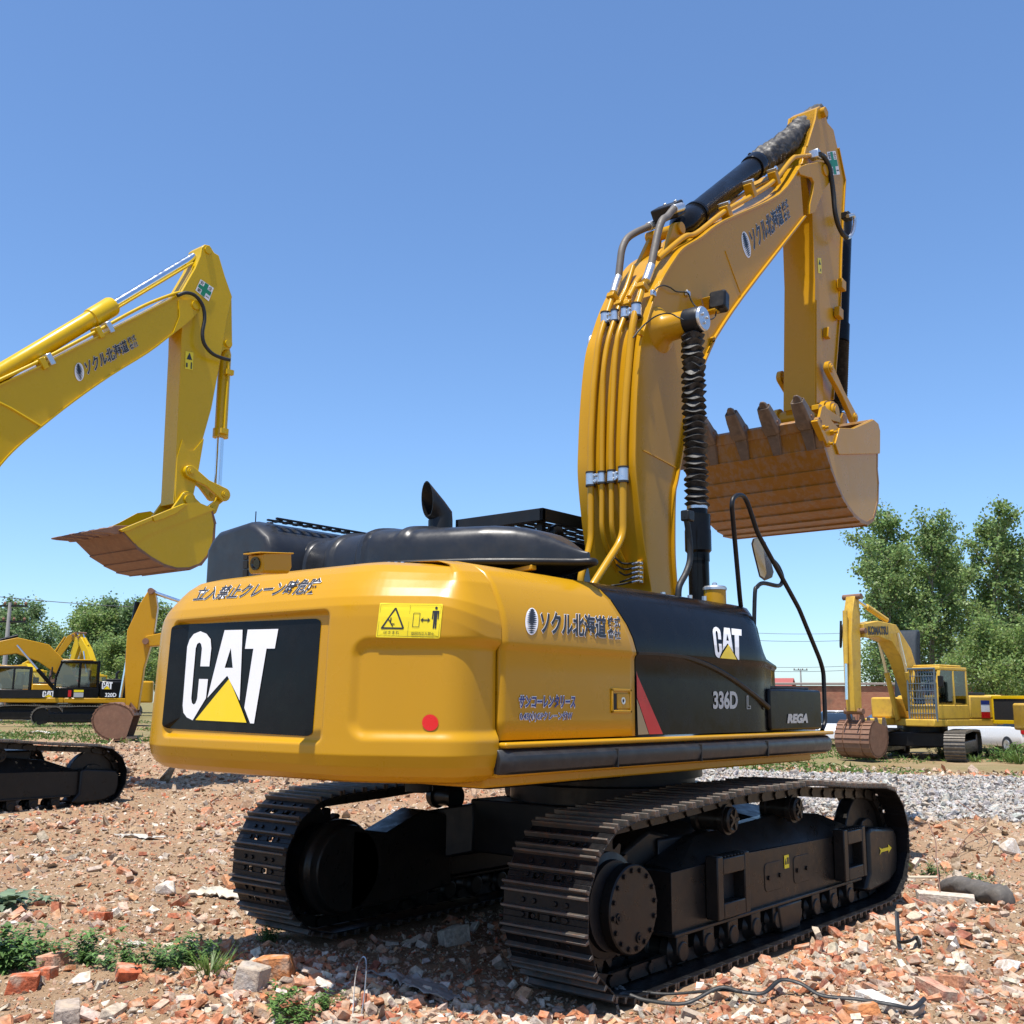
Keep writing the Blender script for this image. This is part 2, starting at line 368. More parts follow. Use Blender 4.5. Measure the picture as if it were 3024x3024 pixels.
REC0, REC1, RECB, RECT = S_REAR + .90, S_REAR + 1.84, 1.50, 2.02
vs = []; fs = []
for i_ in range(NS):
    s_ = CWL * i_ / (NS - 1); x_, y_, nx, ny = plan_at(s_)
    for j_ in range(NV):
        t_ = _pk[-1] * j_ / (NV - 1); bl_ = float(sstep(1.30, 1.85, abs(s_ - S_REAR))); pz_ = _pz * (1 - bl_) + _pz2 * bl_
        z_ = float(np.interp(t_, _pk, pz_[:, 0])); ins = float(np.interp(t_, _pk, pz_[:, 1]))
        if z_ > 2.2: z_ += (z_ - 2.2) / .25 * .024 * float(sstep(1.5, .9, abs(s_ - S_REAR)))   # the brow is a little higher at the rear
        dd = cw_depth(s_, z_) if 1.42 < z_ < 2.25 else 0
        k_ = ins + dd
        vs.append((x_ - nx * k_, y_ - ny * k_, z_))
for i_ in range(NS - 1):
    for j_ in range(NV - 1):
        a_ = i_ * NV + j_; fs.append((a_, a_ + NV, a_ + NV + 1, a_ + 1))
mb = MB(); mb.raw(vs, fs)
top = [i_ * NV + NV - 1 for i_ in range(NS)]; bot = [i_ * NV for i_ in range(NS)]
mb.f += [tuple(top), tuple(bot[::-1])]; mb.m += [0, 0]
mb.f += [tuple(range(NV))[::-1], tuple(range((NS - 1) * NV, NS * NV))]; mb.m += [0, 0]
CW = mb.build('counterweight', Y_, EX, ang=60)
CWB = bvh_of(CW)
# black logo plate in the rear field
pl = wrap(CWB, 'D', [(110, 92), (1900, 15), (1790, 1440), (-12, 1338)])
decal('logo_plate', cut_up(poly_uv(rrect(.004, .996, .008, .992, .045)), .12), pl, M['black'], CW, .004)
emblem(wrap(CWB, 'D', [(322, 172), (1440, 145), (1234, 1282), (240, 1230)]), CW, .12, .008)
# red round marker, warning label, painted words on the brow
decal('round_marker', cut_up(poly_uv(ellipse(.5, .5, .5, .5, 36)), .3), wrap(CWB, 'a', [(1169, 978), (1236, 981), (1234, 1048), (1168, 1046)]), M['orange_red'], CW, .004)
ws = wrap(CWB, 'C', [(318, 158), (1698, 180), (1628, 930), (226, 905)])
def warn_art(ws, parent, off=.004):
    decal('warning_label', cut_up(poly_uv(rrect(0, 1, 0, 1, .03)), .2), ws, M['signy'], parent, off)
    k = .004
    def line(*p, w_=.012, asp=.54):
        out = []
        for (x0, y0), (x1, y1) in zip(p[:-1], p[1:]):
            dx, dy = x1 - x0, (y1 - y0) * asp; l_ = math.hypot(dx, dy) or 1; nx, ny = -dy / l_ * w_, dx / l_ * w_ / asp
            out.append([(x0 - nx, y0 - ny), (x1 - nx, y1 - ny), (x1 + nx, y1 + ny), (x0 + nx, y0 + ny)])
        return out
    tri = line((.075, .27), (.26, .86), (.415, .27), (.065, .27), w_=.013)
    man = line((.15, .55), (.2, .46), (.215, .4), (.27, .39), w_=.008) + line((.205, .58), (.2, .42), w_=.009) + line((.215, .4), (.245, .32), w_=.008)
    boxp = line((.555, .32), (.555, .72), (.655, .72), (.655, .32), (.555, .32), w_=.004)
    arr = line((.69, .525), (.80, .525), w_=.009) + [[(.67, .525), (.715, .60), (.705, .525), (.715, .45)], [(.825, .525), (.78, .60), (.79, .525), (.78, .45)]]
    per = [ellipse(.905, .88, .021, .042, 14), [(.85, .80), (.955, .80), (.955, .56), (.938, .56), (.935, .75), (.93, .75), (.93, .28), (.907, .28), (.903, .54), (.897, .28), (.875, .28), (.873, .75), (.868, .75), (.865, .56), (.847, .56)]]
    fr = line((.022, .04), (.022, .95), (.978, .95), (.978, .04), (.022, .04), w_=.0016) + line((.49, .04), (.49, .95), w_=.0016)
    decal('warning_label', poly_uv(*(tri + man + boxp + arr + per + fr)), ws, M['inkw'], parent, off + .002)
    decal('warning_label', sub(text_uv('はさまれ', .0, space=1.2), (.115, .105, .355, .195)), ws, M['inkw'], parent, off + .002)
    decal('warning_label', sub(text_uv('旋回内立入禁止', .0), (.545, .075, .905, .175)), ws, M['inkw'], parent, off + .002)
warn_art(ws, CW)
outlined('lettering', '立入禁止クレーン時危険', wrap(CWB, 'B', [(240, 248), (1835, 120), (1700, 322), (130, 420)]), M['inkw'], CW, .012, .022, cell=.05, off=.004)

# rear view camera on the brow
cm = MB(); c0 = PD('G', 640, 775, 5.50); base = Vector((c0.x, c0.y, 2.43))
ax_ = Vector((.10, -1, -.10)).normalized(); sx_ = Vector((1, .10, 0)).normalized(); up_ = sx_.cross(-ax_).normalized() * -1
if up_.z < 0: up_ = -up_
rg = []
for t_, w_, h0, h1 in ((-.10, .055, -.055, .036), (-.09, .055, -.06, .04), (.08, .055, -.06, .047), (.10, .052, -.036, .05)):
    q = c0 - ax_ * t_
    rg.append([q + sx_ * a + up_ * b for a, b in ((-w_, h0 + .011), (-w_ + .011, h0), (w_ - .011, h0), (w_, h0 + .011), (w_, h1), (-w_, h1))])
cm.loft(rg); CMO = cm.build('rear_camera', Y_, EX, .004)
pm = MB(); pm.b2((base.x - .04, base.y - .0, 2.40), (base.x + .04, base.y + .08, c0.z - .045)); pm.build('bracket', Y_, CMO, .006)
pm = MB(); pm.loft([[c0 + sx_ * a * 1.12 + up_ * b - ax_ * t_ for a, b in ((-.055, .041), (.055, .041), (.055, .048), (-.055, .048))] for t_ in (-.13, .11)]); pm.build('sun_shade', Y_, CMO, .003)
lm = MB(); lm.lathe(c0 + ax_ * .099 - up_ * .008, ax_, [(0, .034), (.010, .034), (.010, .025), (.003, .02)], 20); lm.build('lens', M['glass'], CMO)

# ------------------------------------------------------------------ platform, side panels
D0 = CW_SEAM + .006
pm = MB(); pm.prism([(-1.40, D0), (1.41, D0), (1.41, 1.17), (.62, 1.17), (.62, .4), (-.38, .4), (-.38, 1.95), (-1.40, 1.95)], 'z', 1.30, 1.47)
pm.prism([(1.478, 1.455), (1.478, 1.484), (1.0, 1.49), (1.0, 1.455)], 'y', D0, 1.175)
pm.prism([(-1.30, D0 + .02), (1.30, D0 + .02), (1.30, 1.10), (-1.30, 1.10)], 'z', 1.24, 1.301)
pm.build('platform', Y_, EX, .012)
SKP = [(1.430, 1.495), (1.430, 1.60), (1.430, 1.85), (1.430, 1.965), (1.436, 1.985), (1.447, 1.998), (1.449, 2.02), (1.443, 2.10), (1.425, 2.18), (1.395, 2.25), (1.358, 2.335), (1.305, 2.40), (1.225, 2.45), (1.10, 2.478), (.95, 2.487), (.62, 2.49)]
def skin(y0f, y1f, ny=24, side=1, topk=None):
    rows = []
    for j_, (x_, z_) in enumerate(SKP):
        row = []
        for i_ in range(ny + 1):
            t_ = i_ / ny; y_ = y0f(z_) * (1 - t_) + y1f(z_) * t_; row.append((x_, y_, z_))
        rows.append(row)
    return rows
def add_grid(mb, rows, side=1):
    n = len(rows[0]); v = [(p[0] * side, p[1], p[2]) for r_ in rows for p in r_]
    f_ = [(j * n + i, j * n + i + 1, (j + 1) * n + i + 1, (j + 1) * n + i) for j in range(len(rows) - 1) for i in range(n - 1)]
    mb.raw(v, f_)
def ybound(z): return -1.755 - .20 * max(0., (z - 2.0) / .42) ** 1.15 if z > 2.0 else -1.755
for sd_ in (1, -1):
    mb = MB(); add_grid(mb, skin(lambda z: D0, lambda z: ybound(z) - .006), sd_)
    DOOR = mb.build('side_door', Y_ if sd_ == 1 else Y_, EX, ang=60)
    so_ = DOOR.modifiers.new('thick', 'SOLIDIFY'); so_.thickness = .035; so_.offset = -1
    if sd_ == 1: RDOOR = DOOR
# black tank cover with a rounded front end
def tank_rows(side):
    rows = []
    ys = list(np.linspace(0, 1, 26)) 
    for (x_, z_) in SKP:
        row = []; yend = .115 + min(.34, max(0, 1.425 - x_) * 1.3)
        for t_ in ys:
            y_ = (ybound(z_) + .006) * (1 - t_) + yend * t_
            k = min(1., max(0., (y_ - yend + .24) / .24)); lim = 2.10 + .390 * math.sqrt(max(0, 1 - k * k))
            zz = z_; xx = x_
            if z_ > 2.02:
                zz = 2.02 + (z_ - 2.02) * (lim - 2.02) / .470
            row.append((xx - .03 * k * k, y_, zz))
        for dy_, dx_ in ((.012, .004), (.10, .018), (.26, .05), (.34, .12)):          # canted front strip
            p = row[len(ys) - 1]; row.append((min(p[0], 1.425) - dx_, p[1] + dy_, p[2] - (0 if p[2] < 1.9 else dy_ * .55 * (p[2] - 1.9) / .5)))
        rows.append(row)
    return rows
rows_ = tank_rows(1)
for sd_ in (1, -1):
    mb = MB(); add_grid(mb, rows_, sd_)
    e_ = [r_[-1] for r_ in rows_]; mb.raw([(p[0] * sd_, p[1], p[2]) for p in e_] + [(.62 * sd_, e_[0][1], 1.495)], [tuple(range(len(e_) + 1))])
    TANK = mb.build('tank_cover', K_, EX, ang=40)
    if sd_ == 1: RTANK = TANK
# lower field of the cover and the raised arched rib
arc = spl(PX('b', [(842, 752), (980, 757), (1100, 775), (1210, 815), (1310, 868), (1400, 930), (1470, 985), (1528, 1035)], 1.434), 6)
mb = MB(); rg = []
for i_, p in enumerate(arc):
    t_ = (arc[min(i_ + 1, len(arc) - 1)] - arc[max(i_ - 1, 0)]).normalized(); n_ = Vector((1, 0, 0)).cross(t_).normalized()
    rg.append([p + n_ * a + Vector((b, 0, 0)) for a, b in ((-.022, -.004), (-.012, .014), (.006, .017), (.022, .002), (.022, -.01), (-.022, -.01))])
mb.loft(rg); mb.build('arched_rib', M['blackm'], RTANK, ang=50)
# latch
lt = MB(); q0 = P('A', 1468, 1318, 'x', 1.431); q1 = P('A', 1755, 1668, 'x', 1.431)
ya, yb, za, zb = q0.y, q1.y, q1.z, q0.z
for pa, pb in (((ya, za), (ya + .018, zb)), ((yb - .018, za), (yb, zb)), ((ya, za), (yb, za + .018)), ((ya, zb - .018), (yb, zb))):
    lt.b2((1.428, pa[0], pa[1]), (1.440, pb[0], pb[1]))
LT = lt.build('door_latch', Y_, RDOOR, .004)
lt = MB(); lt.b2((1.424, ya + .018, za + .018), (1.4325, ya + .075, zb - .03)); lt.build('recess', M['dark'], LT)
lt = MB(); lt.b2((1.424, ya + .06, za + .025), (1.437, yb - .02, zb - .03)); lt.build('handle', Y_, LT, .004)
lt = MB(); lt.lathe((1.434, (ya + yb) / 2 + .015, (za + zb) / 2), (1, 0, 0), [(0, .022), (.006, .022), (.006, .012), (.003, .01)], 16); lt.build('lock', M['zinc'], LT)
# lettering on the door and cover
DB = bvh_of(RDOOR); TB = bvh_of(RTANK)
company(wrap(DB, 'A', [(252, 175), (1592, 300), (1600, 628), (240, 540)]), RDOOR, M['inkw'], .07)
outlined('lettering', 'サンコーレンタリース', flat_px('A', [(160, 1412), (962, 1415), (952, 1598), (145, 1596)], 'x', 1.431), M['blue'], RDOOR, .035, .05)
outlined('lettering', '0.45(小)GPクレーン付W', flat_px('A', [(165, 1655), (914, 1650), (905, 1785), (160, 1795)], 'x', 1.431), M['blue'], RDOOR, .018, .05)
emblem(wrap(TB, 'E', [(200, 238), (640, 288), (640, 722), (252, 690)]), RTANK, .2, .004, M['silver'] if False else M['white'], M['logoy'])
decal('lettering', text_uv('336D', .035, space=.95), flat_px('E', [(215, 1160), (564, 1160), (568, 1418), (215, 1420)], 'x', 1.431), M['silver'], RTANK, .004)
Lp = lambda a, b: (a, b)
decal('lettering', poly_uv([(0, 0), (.12, .04), (.12, .96), (0, 1)], [(.12, .96), (.3, .96), (.4, 1), (0, 1)], [(.3, .96), (.3, .2), (.4, .24), (.4, 1)], [(.3, .2), (.9, .2), (1, .24), (.4, .24)], [(.9, .2), (.9, .04), (1, 0), (1, .24)], [(.9, .04), (.12, .04), (0, 0), (1, 0)]), flat_px('E', [(695, 1228), (752, 1228), (752, 1418), (697, 1420)], 'x', 1.431), M['silver'], RTANK, .004)
decal('red_stripe', poly_uv([(0, 1), (.03, .93), (1, 0), (.48, 0), (.02, .58)]), flat_px('b', [(840, 845), (977, 845), (977, 1172), (840, 1176)], 'x', 1.431), M['red'], RTANK, .004)
decal('khaki_stripe', poly_uv([(0, 1), (1, 0), (.05, 0)]), flat_px('b', [(842, 990), (904, 990), (904, 1173), (845, 1177)], 'x', 1.431), M['khaki'], RTANK, .004)
# storage box in front of the tank
bx = MB(); bx.prism([(y_, z_) for y_, z_ in rrect(.12, 1.065, 1.497, 1.815, .03, 3)], 'x', .75, 1.425); BOX = bx.build('storage_box', K_, EX, .018, seg=3)
bx = MB(); bx.b2((.80, .16, 1.816), (1.38, .93, 1.835)); bx.build('lid', M['blackm'], BOX, .006)
outlined('lettering', 'REGA', flat_px('E', [(1290, 1488), (1588, 1484), (1568, 1618), (1275, 1624)], 'x', 1.426), M['silver'], BOX, .06, .0, shear=.0)
# bumper rail
y0_, y1_ = P('b', 165, 1300, 'x', 1.49).y, P('b', 1840, 1195, 'x', 1.45).y
for sd_ in (1, -1):
    bm_ = MB(); rg = []
    for y_, kx in ((y0_, .45), (y0_ + .035, .85), (y0_ + .09, 1), (1.0, 1), (1.10, .8), (y1_, .45)):
        rg.append([(sd_ * (1.405 + a * kx), y_, b) for a, b in ((0, 1.448), (.055, 1.447), (.098, 1.415), (.105, 1.385), (.09, 1.335), (.06, 1.318), (0, 1.322))])
    bm_.loft(rg); BM = bm_.build('side_bumper', M['bumper'], EX, .008)
    if sd_ == 1:
        gm = MB()
        for xx in ((728, 760), (1162, 1190), (1507, 1540)):
            yy = P('b', xx[0] + 10, 1210, 'x', 1.5).y
            gm.b2((1.462, yy, 1.32), (1.512, yy + .007, 1.43))
        gm.prism([(1.455, 1.45), (1.513, 1.412), (1.51, 1.38), (1.505, 1.38)], 'y', -9, -9.001) if False else None
        gm.build('seam', M['rubber'], BM)

# ------------------------------------------------------------------ deck, engine hood, exhaust
dk = MB(); dk.b2((-1.0, D0 - .3, 2.36), (1.0, -.45, 2.40)); dk.b2((-.62, -.9, 1.47), (.62, -.45, 2.37)); dk.b2((-1.38, -3.0, 1.5), (-1.0, -.5, 2.37))
dk.build('deck', M['blackm'], EX, .01)
hd = MB(); rg = []
def hood_ring(x, yr, yf, z0, zt, n=26, p=4.6):
    ring = []
    for k in range(n + 1):
        a = math.pi * k / n; c, s_ = math.cos(a), math.sin(a)
        cy = (yr + yf) / 2; hw = (yf - yr) / 2
        ring.append((x, cy - hw * math.copysign(abs(c) ** (2 / p), c), z0 + (zt - z0) * abs(s_) ** (2 / p)))
    return ring
HZ = 2.572
def top_at(x):
    base_ = float(np.interp(x, [-1.3, -.60, -.25, .0, .12, .3, .6, .76, .90, 1.00, 1.09, 1.18, 1.25, 1.31], [2.755, 2.757, 2.757, 2.755, 2.745, 2.732, 2.725, 2.722, 2.705, 2.675, 2.63, 2.578, 2.54, 2.525]))
    return base_
ribs = [-.72, -.43, -.10, .22]
def bow(x): return float(np.interp(x, [0, .15, .35, .55, .75, .92, 1.05, 1.14, 1.21, 1.25, 1.31], [.70, .68, .615, .53, .43, .31, .21, .13, .07, .03, .01]))
for x_ in list(np.arange(-1.3, .36, .0125)) + list(np.arange(.36, 1.31, .03)):
    zt = top_at(x_); yr, yf = -2.72, -1.42
    for k_, rx_ in enumerate(ribs):
        zt += .005 * float(sstep(rx_ - .02, rx_ + .005, x_))
        bd = float(sstep(rx_ - .02, rx_, x_) - sstep(rx_ + .055, rx_ + .075, x_)); zt += .02 + .018 * bd; yr -= .02 * bd + .008 * float(sstep(rx_ - .02, rx_ + .01, x_))
    yr, yf = (yr, yf) if x_ < 0 else (-2.05 - bow(x_), -2.05 + bow(x_) * .85)
    rg.append(hood_ring(x_, yr, yf, HZ if x_ > -.05 else 2.42, zt))
hd.loft(rg, close=False, caps=False); hd.f.append(tuple(range(27))); hd.m.append(0)
hd.f.append(tuple(range(len(rg) * 27 - 27, len(rg) * 27))); hd.m.append(0)
HOOD = hd.build('engine_hood', M['hood'], EX, ang=50)
# flange lip round the free end
lp = MB(); edge = []
for x_ in np.linspace(-.02, 1.31, 34): edge.append((x_, -2.05 - bow(x_) - .02))
loop = edge + [(1.33, -2.07), (1.335, -2.05), (1.33, -2.03)] + [(x_, -2.05 + (-2.05 - y_) * .85) for x_, y_ in edge[::-1]]
lp.tube([(x_, y_ - .012 if y_ < -2.02 else y_ + .012, HZ - .008) for x_, y_ in loop], .024, 8); lp.build('lip', M['blackm'], HOOD, ang=60)
lp = MB(); lp.prism([(x_, y_) for x_, y_ in loop], 'z', HZ - .012, HZ - .004); lp.build('underside', M['dark'], HOOD)
hb = [P('a', x_, 366, 'y', -2.80) for x_ in (1033, 1062, 1088)]
for q in hb: mb = MB(); mb.lathe((q.x, q.y, q.z - .05), (0, 0, 1), [(0, .022), (.052, .022), (.052, .014), (.062, .012)], 8); mb.build('hood_bolt', M['zinc'], HOOD)
br = MB(); br.box((.80, -2.30, 2.505), (.50, .05, .03), Matrix.Rotation(R(-5), 3, 'Y')); br.b2((.55, -2.33, 2.40), (.59, -2.26, 2.50)); br.build('hood_bracket', Y_, EX, .005)
# louvred box at the left rear
lb = MB(); rg = []
for y_, k_ in ((-3.02, .0), (-2.99, .022), (-2.93, .035), (-2.6, .04), (-1.35, .04)):
    e = .035 - k_ if k_ < .035 else 0.
    rg.append([(-1.42 + e, y_, 2.36), (-1.42 + e, y_, 2.76), (-1.36 + e, y_, 2.845 - e * .5), (-1.27, y_, 2.90 - e), (-.92, y_, 2.935 - e), (-.84, y_, 2.90 - e), (-.70 - e, y_, 2.80), (-.66 - e, y_, 2.72), (-.66 - e, y_, 2.36)])
lb.loft(rg); LB = lb.build('louvre_box', M['hood'], EX, .02, seg=3)
sl = MB()
for k in range(3):
    p0, p1 = P('G', 392 - 3 * k, 678 + 86 * k, 'y', -3.022), P('G', 428 - 3 * k, 744 + 86 * k, 'y', -3.022); sl.b2((p0.x, -3.03, p1.z), (p1.x, -3.0, p0.z))
sl.build('vent_slot', M['dark'], LB)
gr = MB()
for k in range(16): gr.b2((-.88 + k * .002, -2.85 + k * .09, 2.935), (-.80, -2.815 + k * .09, 2.95))
gr.b2((-.90, -2.88, 2.945), (-.88, -1.40, 2.957)); gr.b2((-.80, -2.88, 2.945), (-.78, -1.40, 2.957)); gr.build('vent_grille', M['blackm'], LB)
gr = MB(); gr.tube([(-1.0, -2.9, 2.92), (-1.0, -2.9, 3.02)], .004, 6); gr.lathe((-1.1, -2.7, 2.92), (0, 0, 1), [(0, .03), (.05, .03), (.06, .02)], 12); gr.b2((-1.36, -2.3, 2.84), (-1.2, -2.2, 2.93)); gr.build('lifting_eye', M['blackm'], LB)
# exhaust stack
ex = MB(); YE = -2.25
e0 = P('H', 325, 520, 'y', YE); e1 = P('H', 325, 395, 'y', YE); mc = P('H', 198, 240, 'y', YE - .10); rad = .084; e0.z -= .1
dirn = (mc - e1).normalized(); zax = Vector((0, 0, 1)); rings = []
def ring_at(p_, d_, r_):
    a_ = (Vector((0, 1, 0)) - d_ * d_.y).normalized(); b_ = d_.cross(a_); return [p_ + (a_ * math.cos(2 * math.pi * k / 28) + b_ * math.sin(2 * math.pi * k / 28)) * r_ for k in range(28)]
for p_, d_ in ((e0, zax), (e1 - zax * .035, zax), (e1, (zax + dirn).normalized()), (e1 + dirn * .06, dirn), (mc, dirn)): rings.append(ring_at(p_, d_, rad))
cutn = Vector((-.30, -.94, -.08)).normalized()
rings[4] = [p_ - dirn * ((p_ - mc).dot(cutn) / dirn.dot(cutn)) for p_ in rings[4]]
inner = [[mc + (p_ - mc) * .94 for p_ in rings[4]], ring_at(e1 + dirn * .05, dirn, rad * .9)]
ex.loft(rings + inner, True, True); EXH = ex.build('exhaust_pipe', M['blackm'], EX, ang=35)

# ------------------------------------------------------------------ cab
cb = MB(); x0, x1, yb0, yf0, z0, z1 = -1.40, -.42, -.18, 1.62, 1.48, 3.12
def pillar(a, b, s_=.07): cb.tube([a, b], s_ / 1.4, 4)
cb.b2((x0, yb0, z0), (x1, yf0, 2.05)); cb.b2((x0, yb0, 3.0), (x1, yf0, z1))
for a, b in (((x0 + .04, yb0 + .04, 2.0), (x0 + .04, yb0 + .04, 3.05)), ((x1 - .04, yb0 + .04, 2.0), (x1 - .04, yb0 + .04, 3.05)), ((x0 + .04, yf0 - .04, 2.0), (x0 + .04, yf0 - .04, 3.05)), ((x1 - .04, yf0 - .04, 2.0), (x1 - .04, yf0 - .04, 3.05)), ((x1 - .04, .7, 2.0), (x1 - .04, .7, 3.05))): pillar(a, b, .09)
CAB = cb.build('cab', M['blackm'], EX, .02)
gw = MB(); gw.b2((x0 + .05, yb0 + .03, 2.04), (x1 - .05, yf0 - .05, 3.02)); gw.build('window', M['glass'], CAB)
rf = MB(); rr0 = [(-1.38, -.36), (-.40, -.36), (-.40, 1.7), (-1.38, 1.7)]
for a, b in zip(rr0, rr0[1:] + rr0[:1]): rf.b2((min(a[0], b[0]) - .02, min(a[1], b[1]) - .02, 3.24), (max(a[0], b[0]) + .02, max(a[1], b[1]) + .02, 3.35))
for k in range(9):
    yy = -.28 + k * .235
    for m_ in range(8): rf.b2((-1.33 + m_ * .115 + (.05 if k % 2 else 0), yy, 3.235), (-1.27 + m_ * .115 + (.05 if k % 2 else 0), yy + .17, 3.25))
    rf.b2((-1.38, yy - .04, 3.24), (-.40, yy, 3.255))
for xx in (-1.30, -.50):
    for yy in (-.25, 1.5): rf.b2((xx - .03, yy - .03, 3.1), (xx + .03, yy + .03, 3.26))
rf.build('roof_guard', M['blackm'], CAB, .005)
cl = MB(); cl.lathe((-.42, -.12, 3.16), (0, -1, 0), [(0, .07), (.06, .07), (.1, .05), (.115, .0)], 16); cl.build('roof_cap', M['black'], CAB)

# ------------------------------------------------------------------ filler cap, handrail, mirror
fc = MB(); c = P('b', 1250, 480, 'y', -.42); c = Vector((1.02, -.46, 2.36)); c = P('b', 1250, 470, 'x', 1.12)
fc.lathe((c.x, c.y, c.z - .10), (0, 0, 1), [(0, .085), (.165, .085)], 24); FC = fc.build('filler_neck', Y_, EX, .004)
fc = MB(); fc.lathe((c.x, c.y, c.z + .065), (0, 0, 1), [(0, .092), (.018, .092), (.03, .08), (.03, .02), (.055, .018), (.06, .01)], 24); fc.build('cap', M['zinc'], FC)
fb = MB()
for bx_, by_ in ((980, 440), (1195, 460), (1120, 455)):
    q_ = P('b', bx_, by_ + 8, 'x', 1.1); fb.lathe((q_.x, q_.y, q_.z - .06), (0, 0, 1), [(0, .02), (.075, .02)], 6)
fb.build('bolt', M['zinc'], EX)
HX = 1.40
hr = [P('d', 990, 1640, 'x', 1.22), P('d', 985, 1600, 'x', 1.23)] + [P('d', x_, y_, 'x', HX) for x_, y_ in ((940, 1090), (945, 1055), (965, 1036), (990, 1033), (1010, 1045), (1030, 1085))] + [P('d', 1080, 1240, 'x', HX), P('d', 1305, 1650, 'x', HX), P('b', 1795, 790, 'x', HX), P('b', 1812, 850, 'x', HX), P('b', 1822, 1110, 'x', HX), P('b', 1805, 1152, 'x', HX)]
hm = MB(); hm.tube(bend(hr, .05), .0185, 12); hm.build('handrail', M['blackm'], EX, ang=60)
mm = MB(); mx = 1.33
arm = [P('b', x_, y_, 'x', mx) for x_, y_ in ((1452, 620), (1457, 440), (1468, 410), (1500, 390), (1575, 404), (1598, 385), (1597, 350), (1575, 300), (1540, 262))]
mm.tube(spl(arm, 4), .017, 10); MIR = mm.build('mirror_arm', M['blackm'], EX, ang=60)
mq = [P('b', x_, y_, 'x', mx) for x_, y_ in ((1437, 185), (1445, 158), (1470, 152), (1490, 175), (1512, 345), (1500, 372), (1478, 358), (1446, 230))]
back = [P('b', x_, y_, 'x', mx - .05) + Vector((-.03, .08, 0)) for x_, y_ in ((1440, 185), (1452, 155), (1480, 148), (1508, 170), (1550, 325), (1542, 355), (1500, 374), (1455, 240))]
c_ = sum(mq, Vector()) / len(mq); mh = MB(); mh.loft([mq, [p.lerp(q_, .35) for p, q_ in zip(mq, back)], back]); MH = mh.build('mirror', M['hose'], EX, .006, ang=60)
nrm = (mq[2] - mq[0]).cross(mq[4] - mq[0]).normalized()
if nrm.dot(Vector(CAM_P) - c_) < 0: nrm = -nrm
mg = MB(); mg.raw([c_ + (p - c_) * .94 + nrm * .012 for p in mq], [tuple(range(len(mq)))]); mg.build('mirror_glass', M['mirror_reflection'], MH)
decal('lettering', text_uv('5', .03), flat_px('b', [(1508, 235), (1520, 240), (1518, 258), (1506, 254)], 'x', mx + .01), M['inkw'], MH, .006)
# ================================================================== boom, stick, bucket of the big excavator
from mathutils import noise as mnoise
BX1, BX0 = .36, -.24
def yz(l): return [(p.y, p.z) for p in l]
outer = [P('F', 1232, 1190, 'x', BX1)] + [P(v, x, y, 'x', BX1) for v, x, y in (('u', 1070, 1720), ('u', 1000, 1300), ('u', 940, 870), ('u', 890, 350), ('u', 888, 0), ('t', 715, 1932), ('t', 762, 1400), ('t', 832, 1150), ('t', 902, 920), ('t', 1000, 690), ('t', 1120, 490), ('t', 1240, 335), ('t', 1440, 212), ('t', 1700, 22), ('c', 1200, 512), ('c', 1318, 352))]
inner = [P(v, x, y, 'x', BX1) for v, x, y in (('c', 1338, 618), ('c', 1000, 1052), ('c', 845, 1282), ('d', 840, 190), ('d', 780, 330), ('d', 715, 540), ('d', 690, 650), ('u', 1415, 50), ('u', 1345, 440), ('u', 1312, 640), ('u', 1308, 1300), ('u', 1340, 1750))] + [P('F', 1290, 1190, 'x', BX1)]
O2 = [outer[0]] + spl(outer[1:], 4); I2 = spl(inner[:-1], 4) + [inner[-1]]
poly = O2 + I2
bm_ = MB(); bm_.prism(yz(poly), 'x', BX0 + .02, BX1 - .02)
BOOM = bm_.build('boom', Y_, EX, ang=30)
def strip(name, line, th, x0, x1, mt, par, side=1):
    mb = MB(); rg = []
    for i_, p in enumerate(line):
        t_ = (line[min(i_ + 1, len(line) - 1)] - line[max(i_ - 1, 0)]); t_ = Vector((0, t_.y, t_.z)).normalized(); n_ = Vector((0, -t_.z, t_.y)) * side
        rg.append([Vector((x0, p.y, p.z)), Vector((x1, p.y, p.z)), Vector((x1, p.y, p.z)) + n_ * th, Vector((x0, p.y, p.z)) + n_ * th])
    mb.loft(rg); return mb.build(name, mt, par, .003, ang=30)
strip('flange_plate', O2, .022, BX0, BX1 + .004, Y_, BOOM, 1)
strip('flange_plate', I2, .022, BX0, BX1 + .012, Y_, BOOM, 1)
# ears at the boom tip
for xa, xb in ((BX1 - .03, BX1 + .01), (BX0 - .01, BX0 + .03)):
    mb = MB(); mb.prism(yz([P('c', x_, y_, 'x', BX1) for x_, y_ in ((1296, 372), (1312, 352), (1345, 340), (1420, 328), (1450, 330), (1466, 348), (1482, 400), (1478, 430), (1440, 480), (1405, 560), (1390, 600), (1362, 612), (1362, 560), (1378, 490), (1384, 440), (1372, 415), (1345, 408), (1310, 398))]), 'x', xa, xb)
    mb.build('boom_ear', Y_, BOOM, .006, ang=30)
mb = MB(); pc = P('c', 1441, 375, 'x', BX1); mb.lathe((BX0 - .03, pc.y, pc.z), (1, 0, 0), [(0, .075), (.66, .075)], 20); mb.build('pivot_pin', Y_, BOOM, .006)
# weld seams on the side plate and the dent line
for v, c_ in (('u', ((960, 115), (1140, 208), (1345, 320))), ('t', ((1705, 350), (1790, 590), (1880, 830)))):
    mb = MB(); mb.tube([P(v, x_, y_, 'x', BX1 - .018) for x_, y_ in c_], .006, 6); mb.build('weld_seam', Y_, BOOM, ang=60)
# cross plate where the pipe bracket sits
mb = MB(); mb.tube([P('d', 160, 745, 'x', BX0), P('d', 420, 705, 'x', BX1)], .012, 6); mb.build('weld_seam', Y_, BOOM)
company(flat_px('o', [(445, 470), (780, 205), (806, 345), (490, 645)], 'x', BX1 - .02), BOOM, M['inkw'])
